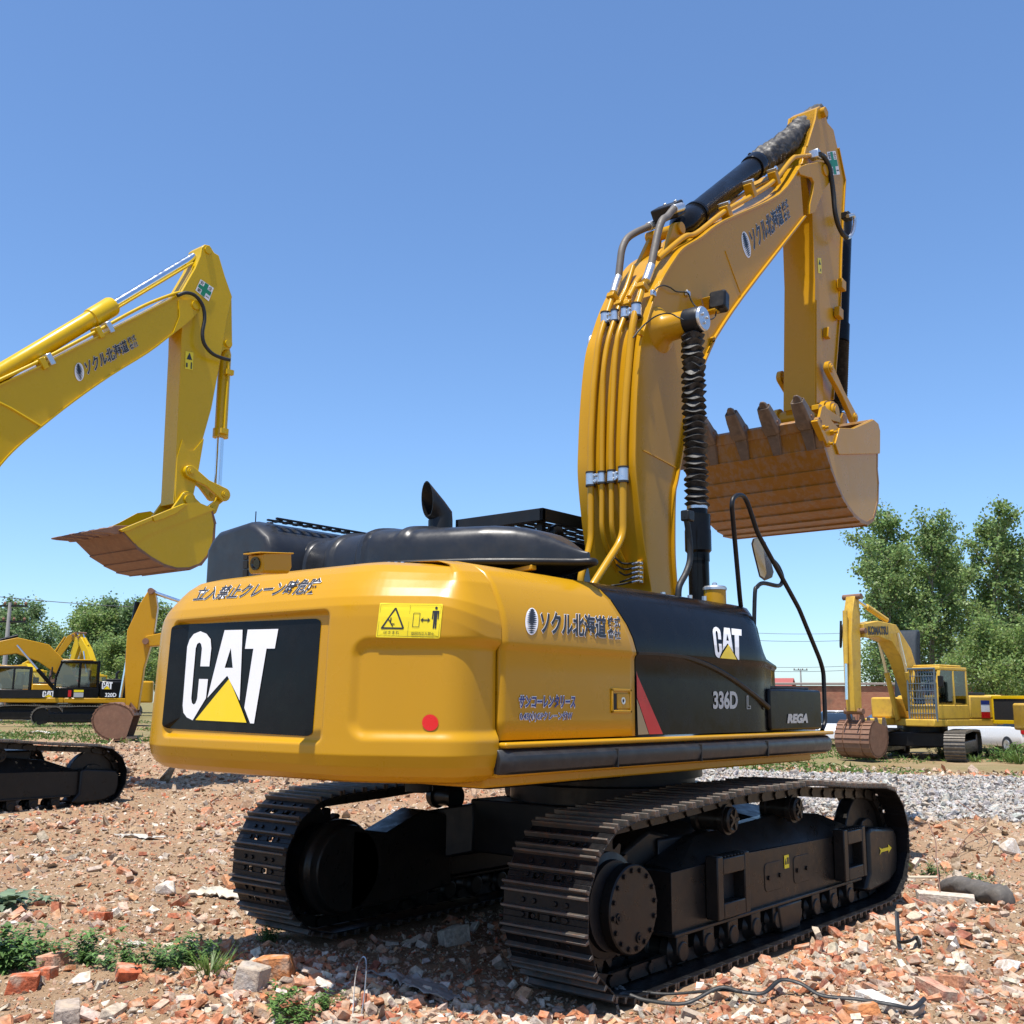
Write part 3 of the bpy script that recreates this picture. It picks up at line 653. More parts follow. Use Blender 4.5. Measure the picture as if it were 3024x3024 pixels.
# hydraulic pipes down the back plate
XS = (-.065, .045, .15, .275)
pipes = [
 [('t', 420, 880), ('t', 325, 1170), ('t', 262, 1380), ('t', 205, 1932), ('u', 368, 0), ('u', 368, 1110), ('u', 345, 1240), ('u', 215, 1600), ('u', 170, 1760)],
 [('t', 505, 960), ('t', 432, 1170), ('t', 372, 1360), ('t', 315, 1700), ('u', 497, 0), ('u', 492, 1010), ('u', 530, 1200), ('u', 740, 1690), ('u', 775, 1790)],
 [('t', 600, 960), ('t', 540, 1150), ('t', 480, 1310), ('t', 447, 1600), ('u', 600, 0), ('u', 605, 1010), ('u', 650, 1210), ('u', 860, 1700), ('u', 890, 1790)],
 [('t', 765, 770), ('t', 680, 1050), ('t', 640, 1250), ('t', 580, 1932), ('u', 738, 0), ('u', 735, 1050), ('u', 690, 1180), ('u', 350, 1670), ('u', 290, 1760)]]
PR = (.030, .024, .024, .032)
for x_, pl_, r_ in zip(XS, pipes, PR):
    pts = [P(v, a, b, 'x', x_) for v, a, b in pl_]; pts[-1].y += .15; pts[-2].y += .03
    mb = MB(); mb.tube(bend(pts, .12, 6), r_, 12); mb.build('hydraulic_pipe', Y_, BOOM, ang=60)
    # flange block at the top
    p0, p1 = pts[0], pts[1]; d_ = (p0 - p1).normalized()
    mb = MB(); mb.box(p0, (r_ * 3.1, r_ * 2.6, .055), d_.to_track_quat('Z', 'X').to_matrix()); fl = mb.build('pipe_flange', Y_, BOOM, .006)
def clamp(v, y0, y1, xs, pair):
    for k in pair:
        a = P(v, xs[k], y0[k], 'x', XS[k]); b = P(v, xs[k], y1[k], 'x', XS[k]); d_ = (b - a)
        mb = MB(); mb.lathe(a, d_, [(0, PR[k] + .013), (d_.length, PR[k] + .013)], 18); c_ = mb.build('pipe_clamp', M['zinc'], BOOM, .003)
        for t_ in (-.012, d_.length - .003): mb = MB(); mb.lathe(a + d_.normalized() * t_, d_, [(0, PR[k] + .016), (.016, PR[k] + .016)], 18); mb.build('rubber_ring', M['rubber'], c_)
    k0, k1 = pair
    a = (P(v, xs[k0], (y0[k0] + y1[k0]) / 2, 'x', XS[k0]) + P(v, xs[k1], (y0[k1] + y1[k1]) / 2, 'x', XS[k1])) / 2; dz = abs(P(v, xs[k0], y1[k0], 'x', XS[k0]).z - P(v, xs[k0], y0[k0], 'x', XS[k0]).z)
    mb = MB(); mb.box(a, (.11, .02, dz * .8)); 
    for s_ in (-1, 1): mb.lathe(a + Vector((0, -.01, s_ * dz * .25)), (0, -1, 0), [(0, .014), (.018, .014)], 6)
    mb.build('clamp_bolt_plate', M['zinc'], BOOM, .002)
clamp('u', (378, 372, 358, 318), (515, 485, 475, 468), (366, 495, 602, 738), (0, 1)); clamp('u', (378, 372, 358, 318), (515, 485, 475, 468), (366, 495, 602, 738), (2, 3))
clamp('t', (1065, 1040, 1010, 965), (1180, 1150, 1115, 1095), (338, 448, 560, 692), (0, 1)); clamp('t', (1065, 1040, 1010, 965), (1180, 1150, 1115, 1095), (338, 448, 560, 692), (2, 3))
# two upper pipes that carry on to the arm cylinder and the stick
def hosel(name, pts, r_, mt, par, n=10, sp=5):
    mb = MB(); mb.tube(spl(pts, sp), r_, n); return mb.build(name, mt, par, ang=60)
hosel('hydraulic_pipe', [P('t', x_, y_, 'x', -.02) for x_, y_ in ((508, 925), (560, 820), (610, 680), (655, 530))], .024, Y_, BOOM)
hosel('hydraulic_pipe', [P('t', x_, y_, 'x', .12) for x_, y_ in ((608, 880), (660, 780), (700, 700), (790, 620), (850, 540))], .024, Y_, BOOM)
hosel('hydraulic_pipe', [P('t', 940, 440, 'x', .26), P('t', 1010, 380, 'x', .27), P('t', 1240, 192, 'x', .28), P('c', 750, 715, 'x', .28), P('c', 900, 598, 'x', .28), P('c', 1050, 512, 'x', .28), P('c', 1170, 430, 'x', .28), P('c', 1265, 315, 'x', .28), P('c', 1300, 300, 'x', .28), P('c', 1385, 291, 'x', .28)], .028, Y_, BOOM)
hosel('hydraulic_pipe', [P('t', 760, 640, 'x', -.1), P('t', 1000, 330, 'x', .0), P('c', 800, 640, 'x', .1), P('c', 1040, 480, 'x', .1), P('c', 1160, 420, 'x', .1), P('c', 1270, 350, 'x', .1)], .022, Y_, BOOM)
for v, x_, y_ in (('c', 910, 592), ('c', 1040, 470), ('c', 1170, 405)):
    q = P(v, x_, y_, 'x', .27); mb = MB(); mb.box(q + Vector((0, 0, -.03)), (.10, .09, .16), Matrix.Rotation(R(35), 3, 'X')); cc = mb.build('pipe_clamp', Y_, BOOM, .008)
    mb = MB(); mb.box(q + Vector((.0, -.04, .06)), (.12, .05, .03), Matrix.Rotation(R(35), 3, 'X')); mb.build('clamp_bolt_plate', M['zinc'], cc, .003)
# grey hoses from the flanges to the arm cylinder ports
q = [P('t', x_, y_, 'x', -.11) for x_, y_ in ((432, 830), (465, 720), (490, 650), (508, 480), (530, 330), (585, 215), (680, 145), (810, 85), (900, 45))]
mb = MB(); mb.tube(spl(q[2:], 5), .035, 12); mb.build('hydraulic_hose', M['hose'], BOOM, ang=60)
mb = MB(); mb.tube(q[0:3], .04, 14); mb.build('hose_fitting', M['zinc'], BOOM, .004); mb = MB(); mb.tube([q[-2] + (q[-1] - q[-2]) * .2, q[-1]], .045, 14); mb.build('hose_fitting', M['zinc'], BOOM, .004)
q = [P('t', x_, y_, 'x', .235) for x_, y_ in ((800, 700), (830, 620), (862, 520), (900, 330), (945, 120), (990, 0))] + [P('c', x_, y_, 'x', .2) for x_, y_ in ((590, 625), (625, 585), (668, 572))]
mb = MB(); mb.tube(spl(q[2:], 5), .036, 12); mb.build('hydraulic_hose', M['hose'], BOOM, ang=60)
mb = MB(); mb.tube(q[0:3], .042, 14); mb.build('hose_fitting', M['zinc'], BOOM, .004); mb = MB(); mb.tube([q[-2], q[-1]], .044, 14); mb.build('hose_fitting', M['zinc'], BOOM, .004)
# bracket ears that carry the arm cylinder
for xx, pts in ((.20, [(1000, 395), (1040, 290), (1085, 160), (1118, 45), (1140, 24), (1180, 20), (1215, 50), (1240, 110), (1248, 172), (1150, 265)]), (-.10, [(665, 620), (730, 480), (800, 330), (870, 180), (905, 118), (935, 105), (985, 150), (990, 210), (960, 420), (830, 600)])):
    mb = MB(); mb.prism(yz([P('t', a, b, 'x', xx) for a, b in pts]), 'x', xx - .05, xx); mb.build('cylinder_bracket', Y_, BOOM, .008, ang=40)
pq = P('t', 1190, 95, 'x', .2); mb = MB(); mb.lathe((-.17, pq.y, pq.z), (1, 0, 0), [(0, .06), (.40, .06)], 18); mb.build('bracket_pin', Y_, BOOM, .006)
# arm cylinder
AX = .055
a0 = P('c', 655, 690, 'x', AX); a1 = P('c', 1418, 62, 'x', AX); ad = (a1 - a0); al = ad.length; ad.normalize()
tA = P('c', 1045, 345, 'x', AX); tl = (tA - a0).dot(ad)
mb = MB(); mb.lathe(a0, ad, [(-.12, .08), (.0, .11), (.06, .135), (tl * .2, .135), (tl * .2 + .01, .128), (tl, .128)], 28); ARM = mb.build('arm_cylinder', M['black'], EX, ang=35)
mb = MB(); mb.lathe(a0 + ad * tl * .2, ad, [(-.015, .142), (.03, .142)], 28); mb.build('clamp_band', M['black'], ARM); mb = MB(); mb.lathe(a0 + ad * tl, ad, [(-.02, .145), (.10, .15), (.16, .15), (.2, .12)], 28); mb.build('cylinder_head', M['black'], ARM, .005)
mb = MB(); rg = []; u_ = ad.orthogonal().normalized(); v_ = ad.cross(u_); nn = 110
for i_ in range(nn + 1):
    t_ = tl + .15 + (al - tl - .16) * i_ / nn; ring = []
    for k in range(36):
        a = 2 * math.pi * k / 36; z_ = i_ / nn
        w3 = Vector((math.cos(a) * 1.6, math.sin(a) * 1.6, i_ * .16)); r_ = .142 + .030 * mnoise.noise(w3 * 1.1) + .022 * mnoise.noise(Vector((w3.x * 2, w3.y * 2, w3.z * 4.2))) + .010 * mnoise.noise(w3 * 5)
        r_ *= 1 - .25 * max(0, z_ - .9) / .1
        ring.append(a0 + ad * t_ + (u_ * math.cos(a) + v_ * math.sin(a)) * r_ - Vector((0, 0, .03 * math.sin(math.pi * z_))))
    rg.append(ring)
mb.loft(rg); mb.build('fabric_sleeve', mat('crumpled_black_fabric', (.020, .018, .016), .55, var=.5, vscale=14, dirt=.5, dirtcol=(.11, .09, .07), bump=.6, bscale=40), ARM, ang=70)
for x_, y_, w_ in ((595, 600, .18), ):
    q = P('c', x_, y_, 'x', AX); mb = MB(); mb.box(q, (.28, .20, .14), Matrix.Rotation(R(35), 3, 'X')); vb = mb.build('valve_block', M['blackm'], ARM, .015)
    mb = MB(); q2 = P('c', 610, 565, 'x', AX); mb.box(q2, (.20, .17, .03), Matrix.Rotation(R(35), 3, 'X'))
    for s_ in (-.06, .06): mb.lathe(q2 + Vector((s_, 0, 0)), (0, -.57, .82), [(0, .02), (.04, .02)], 6)
    mb.build('valve_cover', M['zinc'], vb, .004)
# boom cylinders with bellows, one each side
bt = P('d', 725, 90, 'x', .66); bb = P('d', 765, 1580, 'x', .66); bd = (bt - bb).normalized(); hz_ = P('d', 752, 1130, 'x', .66); hl = (hz_ - bb).dot(bd); bl = (bt - bb).length
bellm = mat('black_bellows_rubber', (.014, .014, .014), .6, var=.3, vscale=9, dirt=.55, dirtcol=(.10, .095, .085), bump=.3, bscale=30)
for xx in (.66, -.28):
    o_ = Vector((xx - .66, 0, 0)); mb = MB(); b0 = bb + o_
    mb.lathe(b0 - bd * .9, bd, [(0, .088), (.9 + hl - .42, .088), (.9 + hl - .42, .094), (.9 + hl - .30, .094)], 26); BC = mb.build('boom_cylinder', K_, EX, ang=35)
    mb = MB(); mb.lathe(b0 + bd * (hl - .36), bd, [(0, .085), (.03, .112), (.20, .112), (.22, .108), (.34, .112), (.345, .088), (.40, .086)], 26); mb.build('cylinder_head', K_, BC, ang=30)
    mb = MB(); mb.lathe(b0 + bd * (hl + .03), bd, [(0, .089), (.025, .089)], 24); mb.build('hose_band', M['zinc'], BC)
    mb = MB(); prof = []; nf = 27; L_ = bl - hl - .16; u_ = bd.orthogonal().normalized(); v_ = bd.cross(u_); rg = []; rs = random.Random(5)
    for i_ in range(nf * 2 + 1):
        t_ = hl + .045 + L_ * i_ / (nf * 2); pk = i_ % 2; big = pk * (.036 if i_ < nf * 1.5 else .032)
        ph = rs.uniform(0, 6.3); am = (.010 if i_ > nf * .9 else .004) * (1 if rs.random() < .75 else 2)
        ring = []
        for k in range(28):
            a = 2 * math.pi * k / 28; sag = am * math.sin(a * 4 + ph) if pk else am * .7 * math.sin(a * 4 + ph + 1)
            ring.append(b0 + bd * (t_ + sag + (.012 * math.sin(a + ph) if pk else 0)) + (u_ * math.cos(a) + v_ * math.sin(a)) * (.073 + big + am * .4 * math.sin(a * 5 + ph)))
        rg.append(ring)
    mb.loft(rg); mb.build('bellows', bellm, BC, ang=25)
    sg = 1 if xx > 0 else -1; ct = bt + o_
    mb = MB(); mb.lathe((xx - sg * .07, ct.y, ct.z), (sg, 0, 0), [(0, .10), (.02, .118), (.14, .118), (.17, .108)], 28); EYE = mb.build('rod_eye', M['blackm'], BC, .006)
    mb = MB(); mb.lathe((xx + sg * .09, ct.y, ct.z), (sg, 0, 0), [(0, .105), (.012, .112), (.022, .112), (.03, .103), (.034, .103)], 28)
    for k in range(3): mb.lathe((xx + sg * .12, ct.y + .045 * math.cos(k * 2.1 + .4), ct.z + .045 * math.sin(k * 2.1 + .4)), (sg, 0, 0), [(0, .013), (.022, .013)], 6)
    mb.build('cover_plate', M['zinc'], EYE, .002)
    mb = MB(); bx_ = BX1 - .03 if sg > 0 else BX0 + .03
    mb.lathe((bx_, ct.y - .01, ct.z - .01), (sg, 0, 0), [(0, .22), (.03, .20), (.06, .15), (.10, .125), (abs(xx - bx_) - .05, .115)], 28); mb.build('cylinder_boss', Y_, BOOM, ang=50)
q = [P('d', x_, y_, 'x', .80) for x_, y_ in ((690, 1150), (700, 1200), (712, 1300), (712, 1390), (690, 1460), (655, 1530), (650, 1600))]
hosel('hydraulic_hose', q, .026, M['rubber'], EX)
mb = MB(); q = P('d', 700, 1148, 'x', .80); mb.box(q, (.08, .10, .09)); mb.build('hose_elbow', M['blackm'], EX, .012)
# work lamp, cables
q = P('t', 1632, 925, 'x', .50); rt = Matrix.Rotation(R(8), 3, 'Z') @ Matrix.Rotation(R(-10), 3, 'X')
mb = MB(); mb.loft([[q + rt @ Vector((x_ * s_, t_, z_ * s_)) for x_, z_ in rrect(-.085, .085, -.10, .10, .03, 4)] for t_, s_ in ((-.05, .8), (-.03, 1.), (.05, 1.), (.07, .94))]); LAMP = mb.build('work_lamp', M['blackm'], BOOM, ang=40)
mb = MB(); mb.loft([[q + rt @ Vector((x_ * s_, t_, z_ * s_)) for x_, z_ in rrect(-.085, .085, -.10, .10, .03, 4)] for t_, s_ in ((.068, .86), (.072, .86))]); mb.build('lens', M['glass'], LAMP)
q1 = P('t', 1475, 980, 'x', BX1); mb = MB(); mb.box(q1 + Vector((.03, .0, .02)), (.08, .03, .12), Matrix.Rotation(R(25), 3, 'X')); mb.box(P('t', 1540, 1050, 'x', .44), (.14, .10, .02)); mb.build('lamp_bracket', Y_, BOOM, .004)
hosel('cable', [P('t', x_, y_, 'x', xx) for x_, y_, xx in ((655, 1345, .37), (720, 1260, .40), (800, 1180, .42), (900, 1105, .45), (1000, 1068, .5), (1090, 1070, .55), (1160, 1105, .6), (1230, 1140, .66))], .007, M['rubber'], BOOM, 6)
hosel('cable', [P('t', x_, y_, 'x', xx) for x_, y_, xx in ((880, 830, .37), (930, 770, .38), (1000, 745, .38), (1080, 770, .38), (1150, 815, .38), (1275, 830, .38), (1320, 920, .40), (1400, 1030, .46), (1470, 1105, .5), (1540, 1132, .5), (1595, 1090, .5), (1608, 980, .5))], .007, M['rubber'], BOOM, 6)
for v, x_, y_ in (('t', 740, 1285), ('t', 885, 835), ('t', 1278, 838)):
    q = P(v, x_, y_, 'x', BX1); mb = MB(); mb.box(q, (.03, .06, .05)); mb.build('cable_clip', M['zinc'] if x_ > 800 else Y_, BOOM, .004)
hosel('cable', [P('t', x_, y_, 'x', -.24) for x_, y_ in ((370, 1350), (300, 1370), (240, 1340), (180, 1360), (175, 1390), (240, 1390))], .009, M['rubber'], BOOM, 6)
# grease manifold low on the back plate
mb = MB(); q0, q1 = P('u', 940, 1370, 'x', .31), P('u', 975, 1640, 'x', .31); mb.box((q0 + q1) / 2 + Vector((0, -.03, 0)), (.035, .05, abs(q0.z - q1.z)))
GM = mb.build('grease_manifold', Y_, BOOM, .004)
mb = MB()
for k in range(5):
    e0_ = P('u', 920, 1402 + 52 * k, 'x', .30); mb.lathe(e0_ + Vector((-.05, -.03, -.008)), (1, 0, .15), [(0, .011), (.05, .011), (.05, .007), (.075, .007)], 8)
    mb.lathe(e0_ + Vector((.035, -.04, -.01)), (1, 0, 0), [(0, .012), (.02, .012)], 6)
mb.build('fitting', M['zinc'], GM)
mb = MB()
for k in range(5):
    a = P('u', 890, 1405 + 52 * k, 'x', .26); b = P('u', (640, 660, 690, 700, 600)[k], (1340, 1420, 1500, 1620, 1660)[k], 'x', .1); mb.tube(spl([a + Vector((0, -.03, 0)), (a + b) / 2 + Vector((0, -.04, -.03 if k < 3 else -.01)), b], 6), .008, 6)
mb.build('grease_hose', M['rubber'], GM, ang=60)

# ------------------------------------------------------------------ stick
SX1, SX0 = .26, -.13
sp_ = [P(v, x_, y_, 'x', SX1) for v, x_, y_ in (('c', 1330, 335), ('c', 1352, 240), ('c', 1396, 95), ('c', 1404, 36), ('c', 1424, 22), ('c', 1450, 40), ('c', 1468, 112), ('c', 1500, 150), ('c', 1522, 250), ('c', 1558, 425), ('o', 1172, 600), ('o', 1163, 1000), ('o', 1140, 1300), ('o', 1112, 1640), ('o', 1070, 1730), ('o', 1000, 1750), ('o', 985, 1690), ('o', 985, 800), ('o', 965, 310))]
mb = MB(); mb.prism(yz(sp_), 'x', SX0 + .015, SX1 - .015); STICK = mb.build('stick', Y_, EX, .01, ang=30)
strip('edge_plate', sp_[8:14], .02, SX0, SX1 + .005, Y_, STICK, 1)
strip('edge_plate', [sp_[1], sp_[2], sp_[3]][::-1], .02, SX0, SX1, Y_, STICK, 1)
strip('edge_plate', [sp_[-3], sp_[-2], sp_[-1], sp_[0]][::-1], .018, SX0, SX1 + .004, Y_, STICK, -1)
mb = MB(); mb.prism(yz([P('o', x_, y_, 'x', SX1) for x_, y_ in ((985, 930), (1010, 1010), (1030, 1250), (1033, 1690), (985, 1690))]), 'x', SX1 - .016, SX1 + .016); mb.build('wear_plate', Y_, STICK, .004)
q = P('c', 1437, 60, 'x', SX1); mb = MB(); mb.lathe((SX0 - .04, q.y, q.z), (1, 0, 0), [(0, .065), (.47, .065)], 18); mb.build('pivot_pin', Y_, STICK, .006)
for x_, y_, w_ in ((1172, 826, .1), (1152, 1026, .1), (1068, 1170, .06)):
    mb = MB(); q = P('o', x_, y_, 'x', SX1 + .03); mb.box(q, (.07, w_ * 1.3, .13), Matrix.Rotation(R(-8), 3, 'X')); mb.build('guard_lug', Y_, STICK, .006)
green_cross(flat_px('c', [(1455, 274), (1502, 268), (1527, 396), (1478, 402)], 'x', SX1 - .0145), STICK)
sf = flat_px('o', [(998, 630), (1025, 634), (1030, 744), (1004, 740)], 'x', SX1 - .0145)
decal('warning_label', poly_uv([(0, 0), (1, 0), (1, 1), (0, 1)]), sf, M['signy'], STICK)
decal('warning_label', poly_uv([(.2, .55), (.8, .55), (.5, .9)], [(.5, .12), (.8, .12), (.8, .3), (.6, .3)]), sf, M['inkw'], STICK, .005)
# hose over the boom tip
hosel('hydraulic_hose', [P('c', x_, y_, 'x', .40) for x_, y_ in ((1418, 285), (1440, 300), (1468, 350), (1482, 420), (1492, 500), (1500, 590), (1515, 660), (1540, 715), (1565, 738))], .030, M['rubber'], STICK)
hosel('hose_pipe', [P('c', x_, y_, 'x', .40) for x_, y_ in ((1560, 736), (1582, 735), (1600, 700), (1608, 650), (1600, 618), (1570, 622))], .024, M['zinc'], STICK)
mb = MB(); mb.box(P('c', 1565, 625, 'x', .36), (.10, .14, .09)); mb.build('hose_block', M['blackm'], STICK, .01)
mb = MB(); q = P('c', 1392, 290, 'x', .33); mb.box(q, (.12, .09, .11)); mb.lathe(q + Vector((.02, .04, 0)), (.3, .9, .1), [(0, .04), (.12, .04)], 12); mb.build('hose_fitting', M['zinc'], STICK, .01)
# bucket cylinder in front of the stick
CXB = .06
k0 = P('o', 1192, 330, 'x', CXB); k1 = P('o', 1138, 1790, 'x', CXB); kd = (k1 - k0).normalized(); kh = (P('o', 1160, 1110, 'x', CXB) - k0).dot(kd); kl = (k1 - k0).length
mb = MB(); mb.lathe(k0, kd, [(0, .07), (.1, .105), (kh, .105), (kh, .12), (kh + .25, .12), (kh + .27, .09)], 24); BUC = mb.build('bucket_cylinder', K_, EX, ang=35)
mb = MB(); rg = []; u_ = kd.orthogonal().normalized(); v_ = kd.cross(u_); 
for i_ in range(57):
    r_ = .085 + (.035 if i_ % 2 else 0); t_ = kh + .26 + (kl - kh - .42) * i_ / 56; rg.append([k0 + kd * t_ + (u_ * math.cos(a) + v_ * math.sin(a)) * r_ for a in np.linspace(0, 2 * math.pi, 20, endpoint=False)])
mb.loft(rg); mb.build('bellows', bellm, BUC, ang=25)
mb = MB(); mb.lathe(k1 - kd * .18, kd, [(0, .06), (.2, .06)], 16); mb.lathe((CXB - .1, k1.y, k1.z), (1, 0, 0), [(0, .09), (.2, .09)], 16); mb.build('rod_eye', M['blackm'], BUC)

# ------------------------------------------------------------------ bucket and its links
WX1, WX0 = .85, -.78
BK = M['bucket']
shell = [P('I', x_, y_, 'x', WX1) for x_, y_ in ((1190, 285), (1238, 548), (1298, 745), (1345, 878), (1400, 1010), (1455, 1108), (1515, 1194), (1572, 1248), (1640, 1282), (1705, 1246), (1748, 1080), (1754, 900), (1742, 740), (1746, 560), (1750, 380), (1692, 286))]
cen = Vector((0, sum(p.y for p in shell) / len(shell), sum(p.z for p in shell) / len(shell)))
mb = MB()
for i_ in range(len(shell) - 1):
    a, b = shell[i_], shell[i_ + 1]; t_ = (b - a).normalized(); n_ = Vector((0, -t_.z, t_.y)); 
    if n_.dot((a + b) / 2 - cen) < 0: n_ = -n_
    ov = .012 if i_ < 9 else 0; o0 = .0 if i_ % 2 else .0
    q = [a - t_ * .002, b + t_ * .004, b + n_ * (.004 + ov * .3) + t_ * .004, a + n_ * (.012 + ov)]
    qi = [a - n_ * .03, b - n_ * .03]
    mb.prism([(p.y, p.z) for p in (qi[0], qi[1], q[2], q[3])], 'x', WX0 - .012 * (i_ % 2), WX1 + .004)
mb.prism(yz([shell[0] + Vector((0, .0, .03)), shell[0] + Vector((0, -.03, 0)), shell[0] + Vector((0, .0, -.1)), shell[0] + Vector((0, .05, -.1)), shell[0] + Vector((0, .06, .0))]), 'x', WX0, WX1)
BUCKET = mb.build('bucket', BK, EX, .003, ang=25)
sidep = [P('I', x_, y_, 'x', WX1) for x_, y_ in ((1190, 285), (1215, 170), (1245, 150), (1310, 300), (1370, 365), (1500, 372))] + [shell[-1]] + shell[-2:0:-1]
for xa, xb in ((WX1 - .03, WX1), (WX0, WX0 + .03)):
    mb = MB(); mb.prism(yz(sidep), 'x', xa, xb); mb.build('side_plate', BK if xa < 0 else M['yellow'], BUCKET, ang=25)
mb = MB(); mb.prism(yz([P('I', x_, y_, 'x', WX1) for x_, y_ in ((1366, 368), (1500, 374), (1690, 290), (1735, 330), (1752, 400), (1750, 612), (1360, 620), (1325, 520))]), 'x', WX1 + .001, WX1 + .022); mb.build('reinforcing_plate', M['yellow'], BUCKET, .004)
mb = MB(); mb.prism(yz([P('I', x_, y_, 'x', WX1 + .03) for x_, y_ in ((1178, 285), (1190, 290), (1300, 520), (1292, 540), (1270, 530), (1168, 300))]), 'x', WX1 - .04, WX1 + .03); mb.build('side_cutter', M['yellow'], BUCKET, .004)
mb = MB(); mb.prism(yz([P('I', x_, y_, 'x', .62) for x_, y_ in ((1165, 145), (1180, 140), (1380, 270), (1370, 320), (1300, 300), (1165, 190))]), 'x', .56, .64); mb.build('side_cutter', M['yellow'], BUCKET, .004)
for x_, y_ in ((1265, 362), (1345, 405), (1308, 515)):
    mb = MB(); q = P('I', x_, y_, 'x', WX1 + .05); mb.lathe((WX1 - .02, q.y, q.z), (1, 0, 0), [(0, .03), (.055, .03)], 6); mb.lathe((WX1 + .03, q.y, q.z), (1, 0, 0), [(0, .016), (.04, .016)], 8); mb.build('bolt', M['yellow'], BUCKET)
tip0 = P('I', 1002, 62, 'x', .70); lip = P('I', 1110, 305, 'x', .70); td = (tip0 - lip); tlen = td.length; td.normalize(); tn = Vector((1, 0, 0)).cross(td).normalized()
if tn.y > 0: tn = -tn
for k in range(5):
    xx = .715 - .375 * k; base_ = Vector((xx, shell[0].y, shell[0].z)); mb = MB(); rg = []
    for t_, w_, th, off_ in ((-.03, .085, .085, .02), (.05, .088, .088, .02), (.09, .080, .074, .02), (.18, .075, .062, .016), (.28, .064, .045, .008), (tlen - .08, .050, .028, .0), (tlen - .025, .038, .016, -.004), (tlen, .018, .007, -.004)):
        c_ = base_ + td * t_ + tn * off_
        rg.append([c_ + Vector((a * w_, 0, 0)) + tn * (b * th) for a, b in ((-1, -.7), (-.7, -1), (.7, -1), (1, -.7), (1, .7), (.7, 1), (-.7, 1), (-1, .7))])
    mb.loft(rg); TT = mb.build('bucket_tooth', M['tooth'], BUCKET, .006, ang=40)
    sd_ = (shell[1] - shell[0]).normalized(); sn = Vector((0, -sd_.z, sd_.y)); 
    if sn.dot(shell[0] - cen) < 0: sn = -sn
    mb = MB(); c_ = base_; mb.loft([[c_ + sd_ * t_ + Vector((a * w_, 0, 0)) + sn * (.012 + b * h_) for a, b in ((-1, 0), (1, 0), (.85, 1), (-.85, 1))] for t_, w_, h_ in ((-.02, .085, .05), (.10, .075, .04), (.30, .05, .018))]); mb.build('tooth_adapter', M['tooth'], TT, .004)
    mb = MB(); mb.lathe(base_ + td * .07 + tn * .02 + Vector((-.09, 0, 0)), (1, 0, 0), [(0, .018), (.18, .018)], 10); mb.build('tooth_pin', M['rust'], TT)
# hinge ears and pins
pin = P('I', 1345, 205, 'x', .45); pin2 = P('I', 1512, 265, 'x', .36)
for xx in (.33, -.25):
    mb = MB(); mb.prism(yz([pin + Vector((0, .14 * math.cos(a), .14 * math.sin(a))) for a in np.linspace(R(200), R(20), 10)] + [P('I', 1420, 300, 'x', .45), P('I', 1540, 380, 'x', .45), P('I', 1300, 420, 'x', .45), P('I', 1255, 330, 'x', .45)]), 'x', xx - .03, xx + .03); mb.build('hinge_ear', Y_, BUCKET, .006)
mb = MB(); mb.lathe((-.33, pin.y, pin.z), (1, 0, 0), [(0, .10), (.70, .10), (.70, .12), (.76, .12), (.76, .09), (.79, .09), (.79, .06), (.80, .06)], 28); mb.build('hinge_pin', Y_, BUCKET, ang=40)
l0 = P('o', 1080, 1420, 'x', .36); l1 = P('o', 1252, 1772, 'x', .36)
for xx in (.36, -.24):
    a, b = Vector((xx, l0.y, l0.z)), Vector((xx, l1.y, l1.z)); d_ = (b - a).normalized(); n_ = Vector((0, -d_.z, d_.y))
    pr = [a + n_ * .085 * math.sin(t_) - d_ * .085 * math.cos(t_) for t_ in np.linspace(-1.57, 1.57, 9)] + [(a + b) / 2 + n_ * .05] + [b + n_ * .075 * math.cos(t_) + d_ * .075 * math.sin(t_) for t_ in np.linspace(0, 3.14, 9)] + [(a + b) / 2 - n_ * .05]
    mb = MB(); mb.prism(yz(pr), 'x', xx - .03, xx + .03); LK = mb.build('bucket_link', Y_, EX, .008, ang=40)
    for p_ in (a, b): mb = MB(); mb.lathe((xx - .045, p_.y, p_.z), (1, 0, 0), [(0, .055), (.09, .055), (.09, .03), (.10, .03)], 18); mb.build('link_pin', Y_, LK, .004)
mb = MB()
for xx in (.22, -.1):
    mb = MB(); mb.prism(yz([pin2 + Vector((0, -.08, .06)), pin2 + Vector((0, .1, .05)), P('I', 1450, 350, 'x', .36) + Vector((0, .05, -.1)), P('I', 1385, 350, 'x', .36) + Vector((0, 0, -.1))]), 'x', xx - .05, xx + .05); mb.build('power_link', Y_, EX, .01)
# ================================================================== undercarriage of the big excavator (also reused, as copies of its parts, by the machine on the left)
def track_path(rc=(-2.03, .525), fc=(1.985, .52), r1=.478, r2=.462, zb=.04, top=((-1.3, 1.035), (-.56, 1.082), (.0, 1.075), (.5, 1.085), (1.3, 1.02))):
    pts = []
    for a in np.linspace(-90, -270, 25): pts.append((rc[0] + r1 * math.cos(R(a)), rc[1] + r1 * math.sin(R(a))))
    pts += list(top)
    for a in np.linspace(90, -90, 25): pts.append((fc[0] + r2 * math.cos(R(a)), fc[1] + r2 * math.sin(R(a))))
    pts = np.array([(y, max(z, zb)) for y, z in pts] ); pts = np.vstack([pts, pts[:1]])
    return pts
def resample(pts, n):
    s = np.concatenate([[0], np.cumsum(np.linalg.norm(np.diff(pts, axis=0), axis=1))]); t = np.linspace(0, s[-1], n, endpoint=False) 
    return np.stack([np.interp(t, s, pts[:, 0]), np.interp(t, s, pts[:, 1])], 1), s[-1] / n
TP = track_path(); NSH = 50; TPT, PITCH_ = resample(TP, NSH)
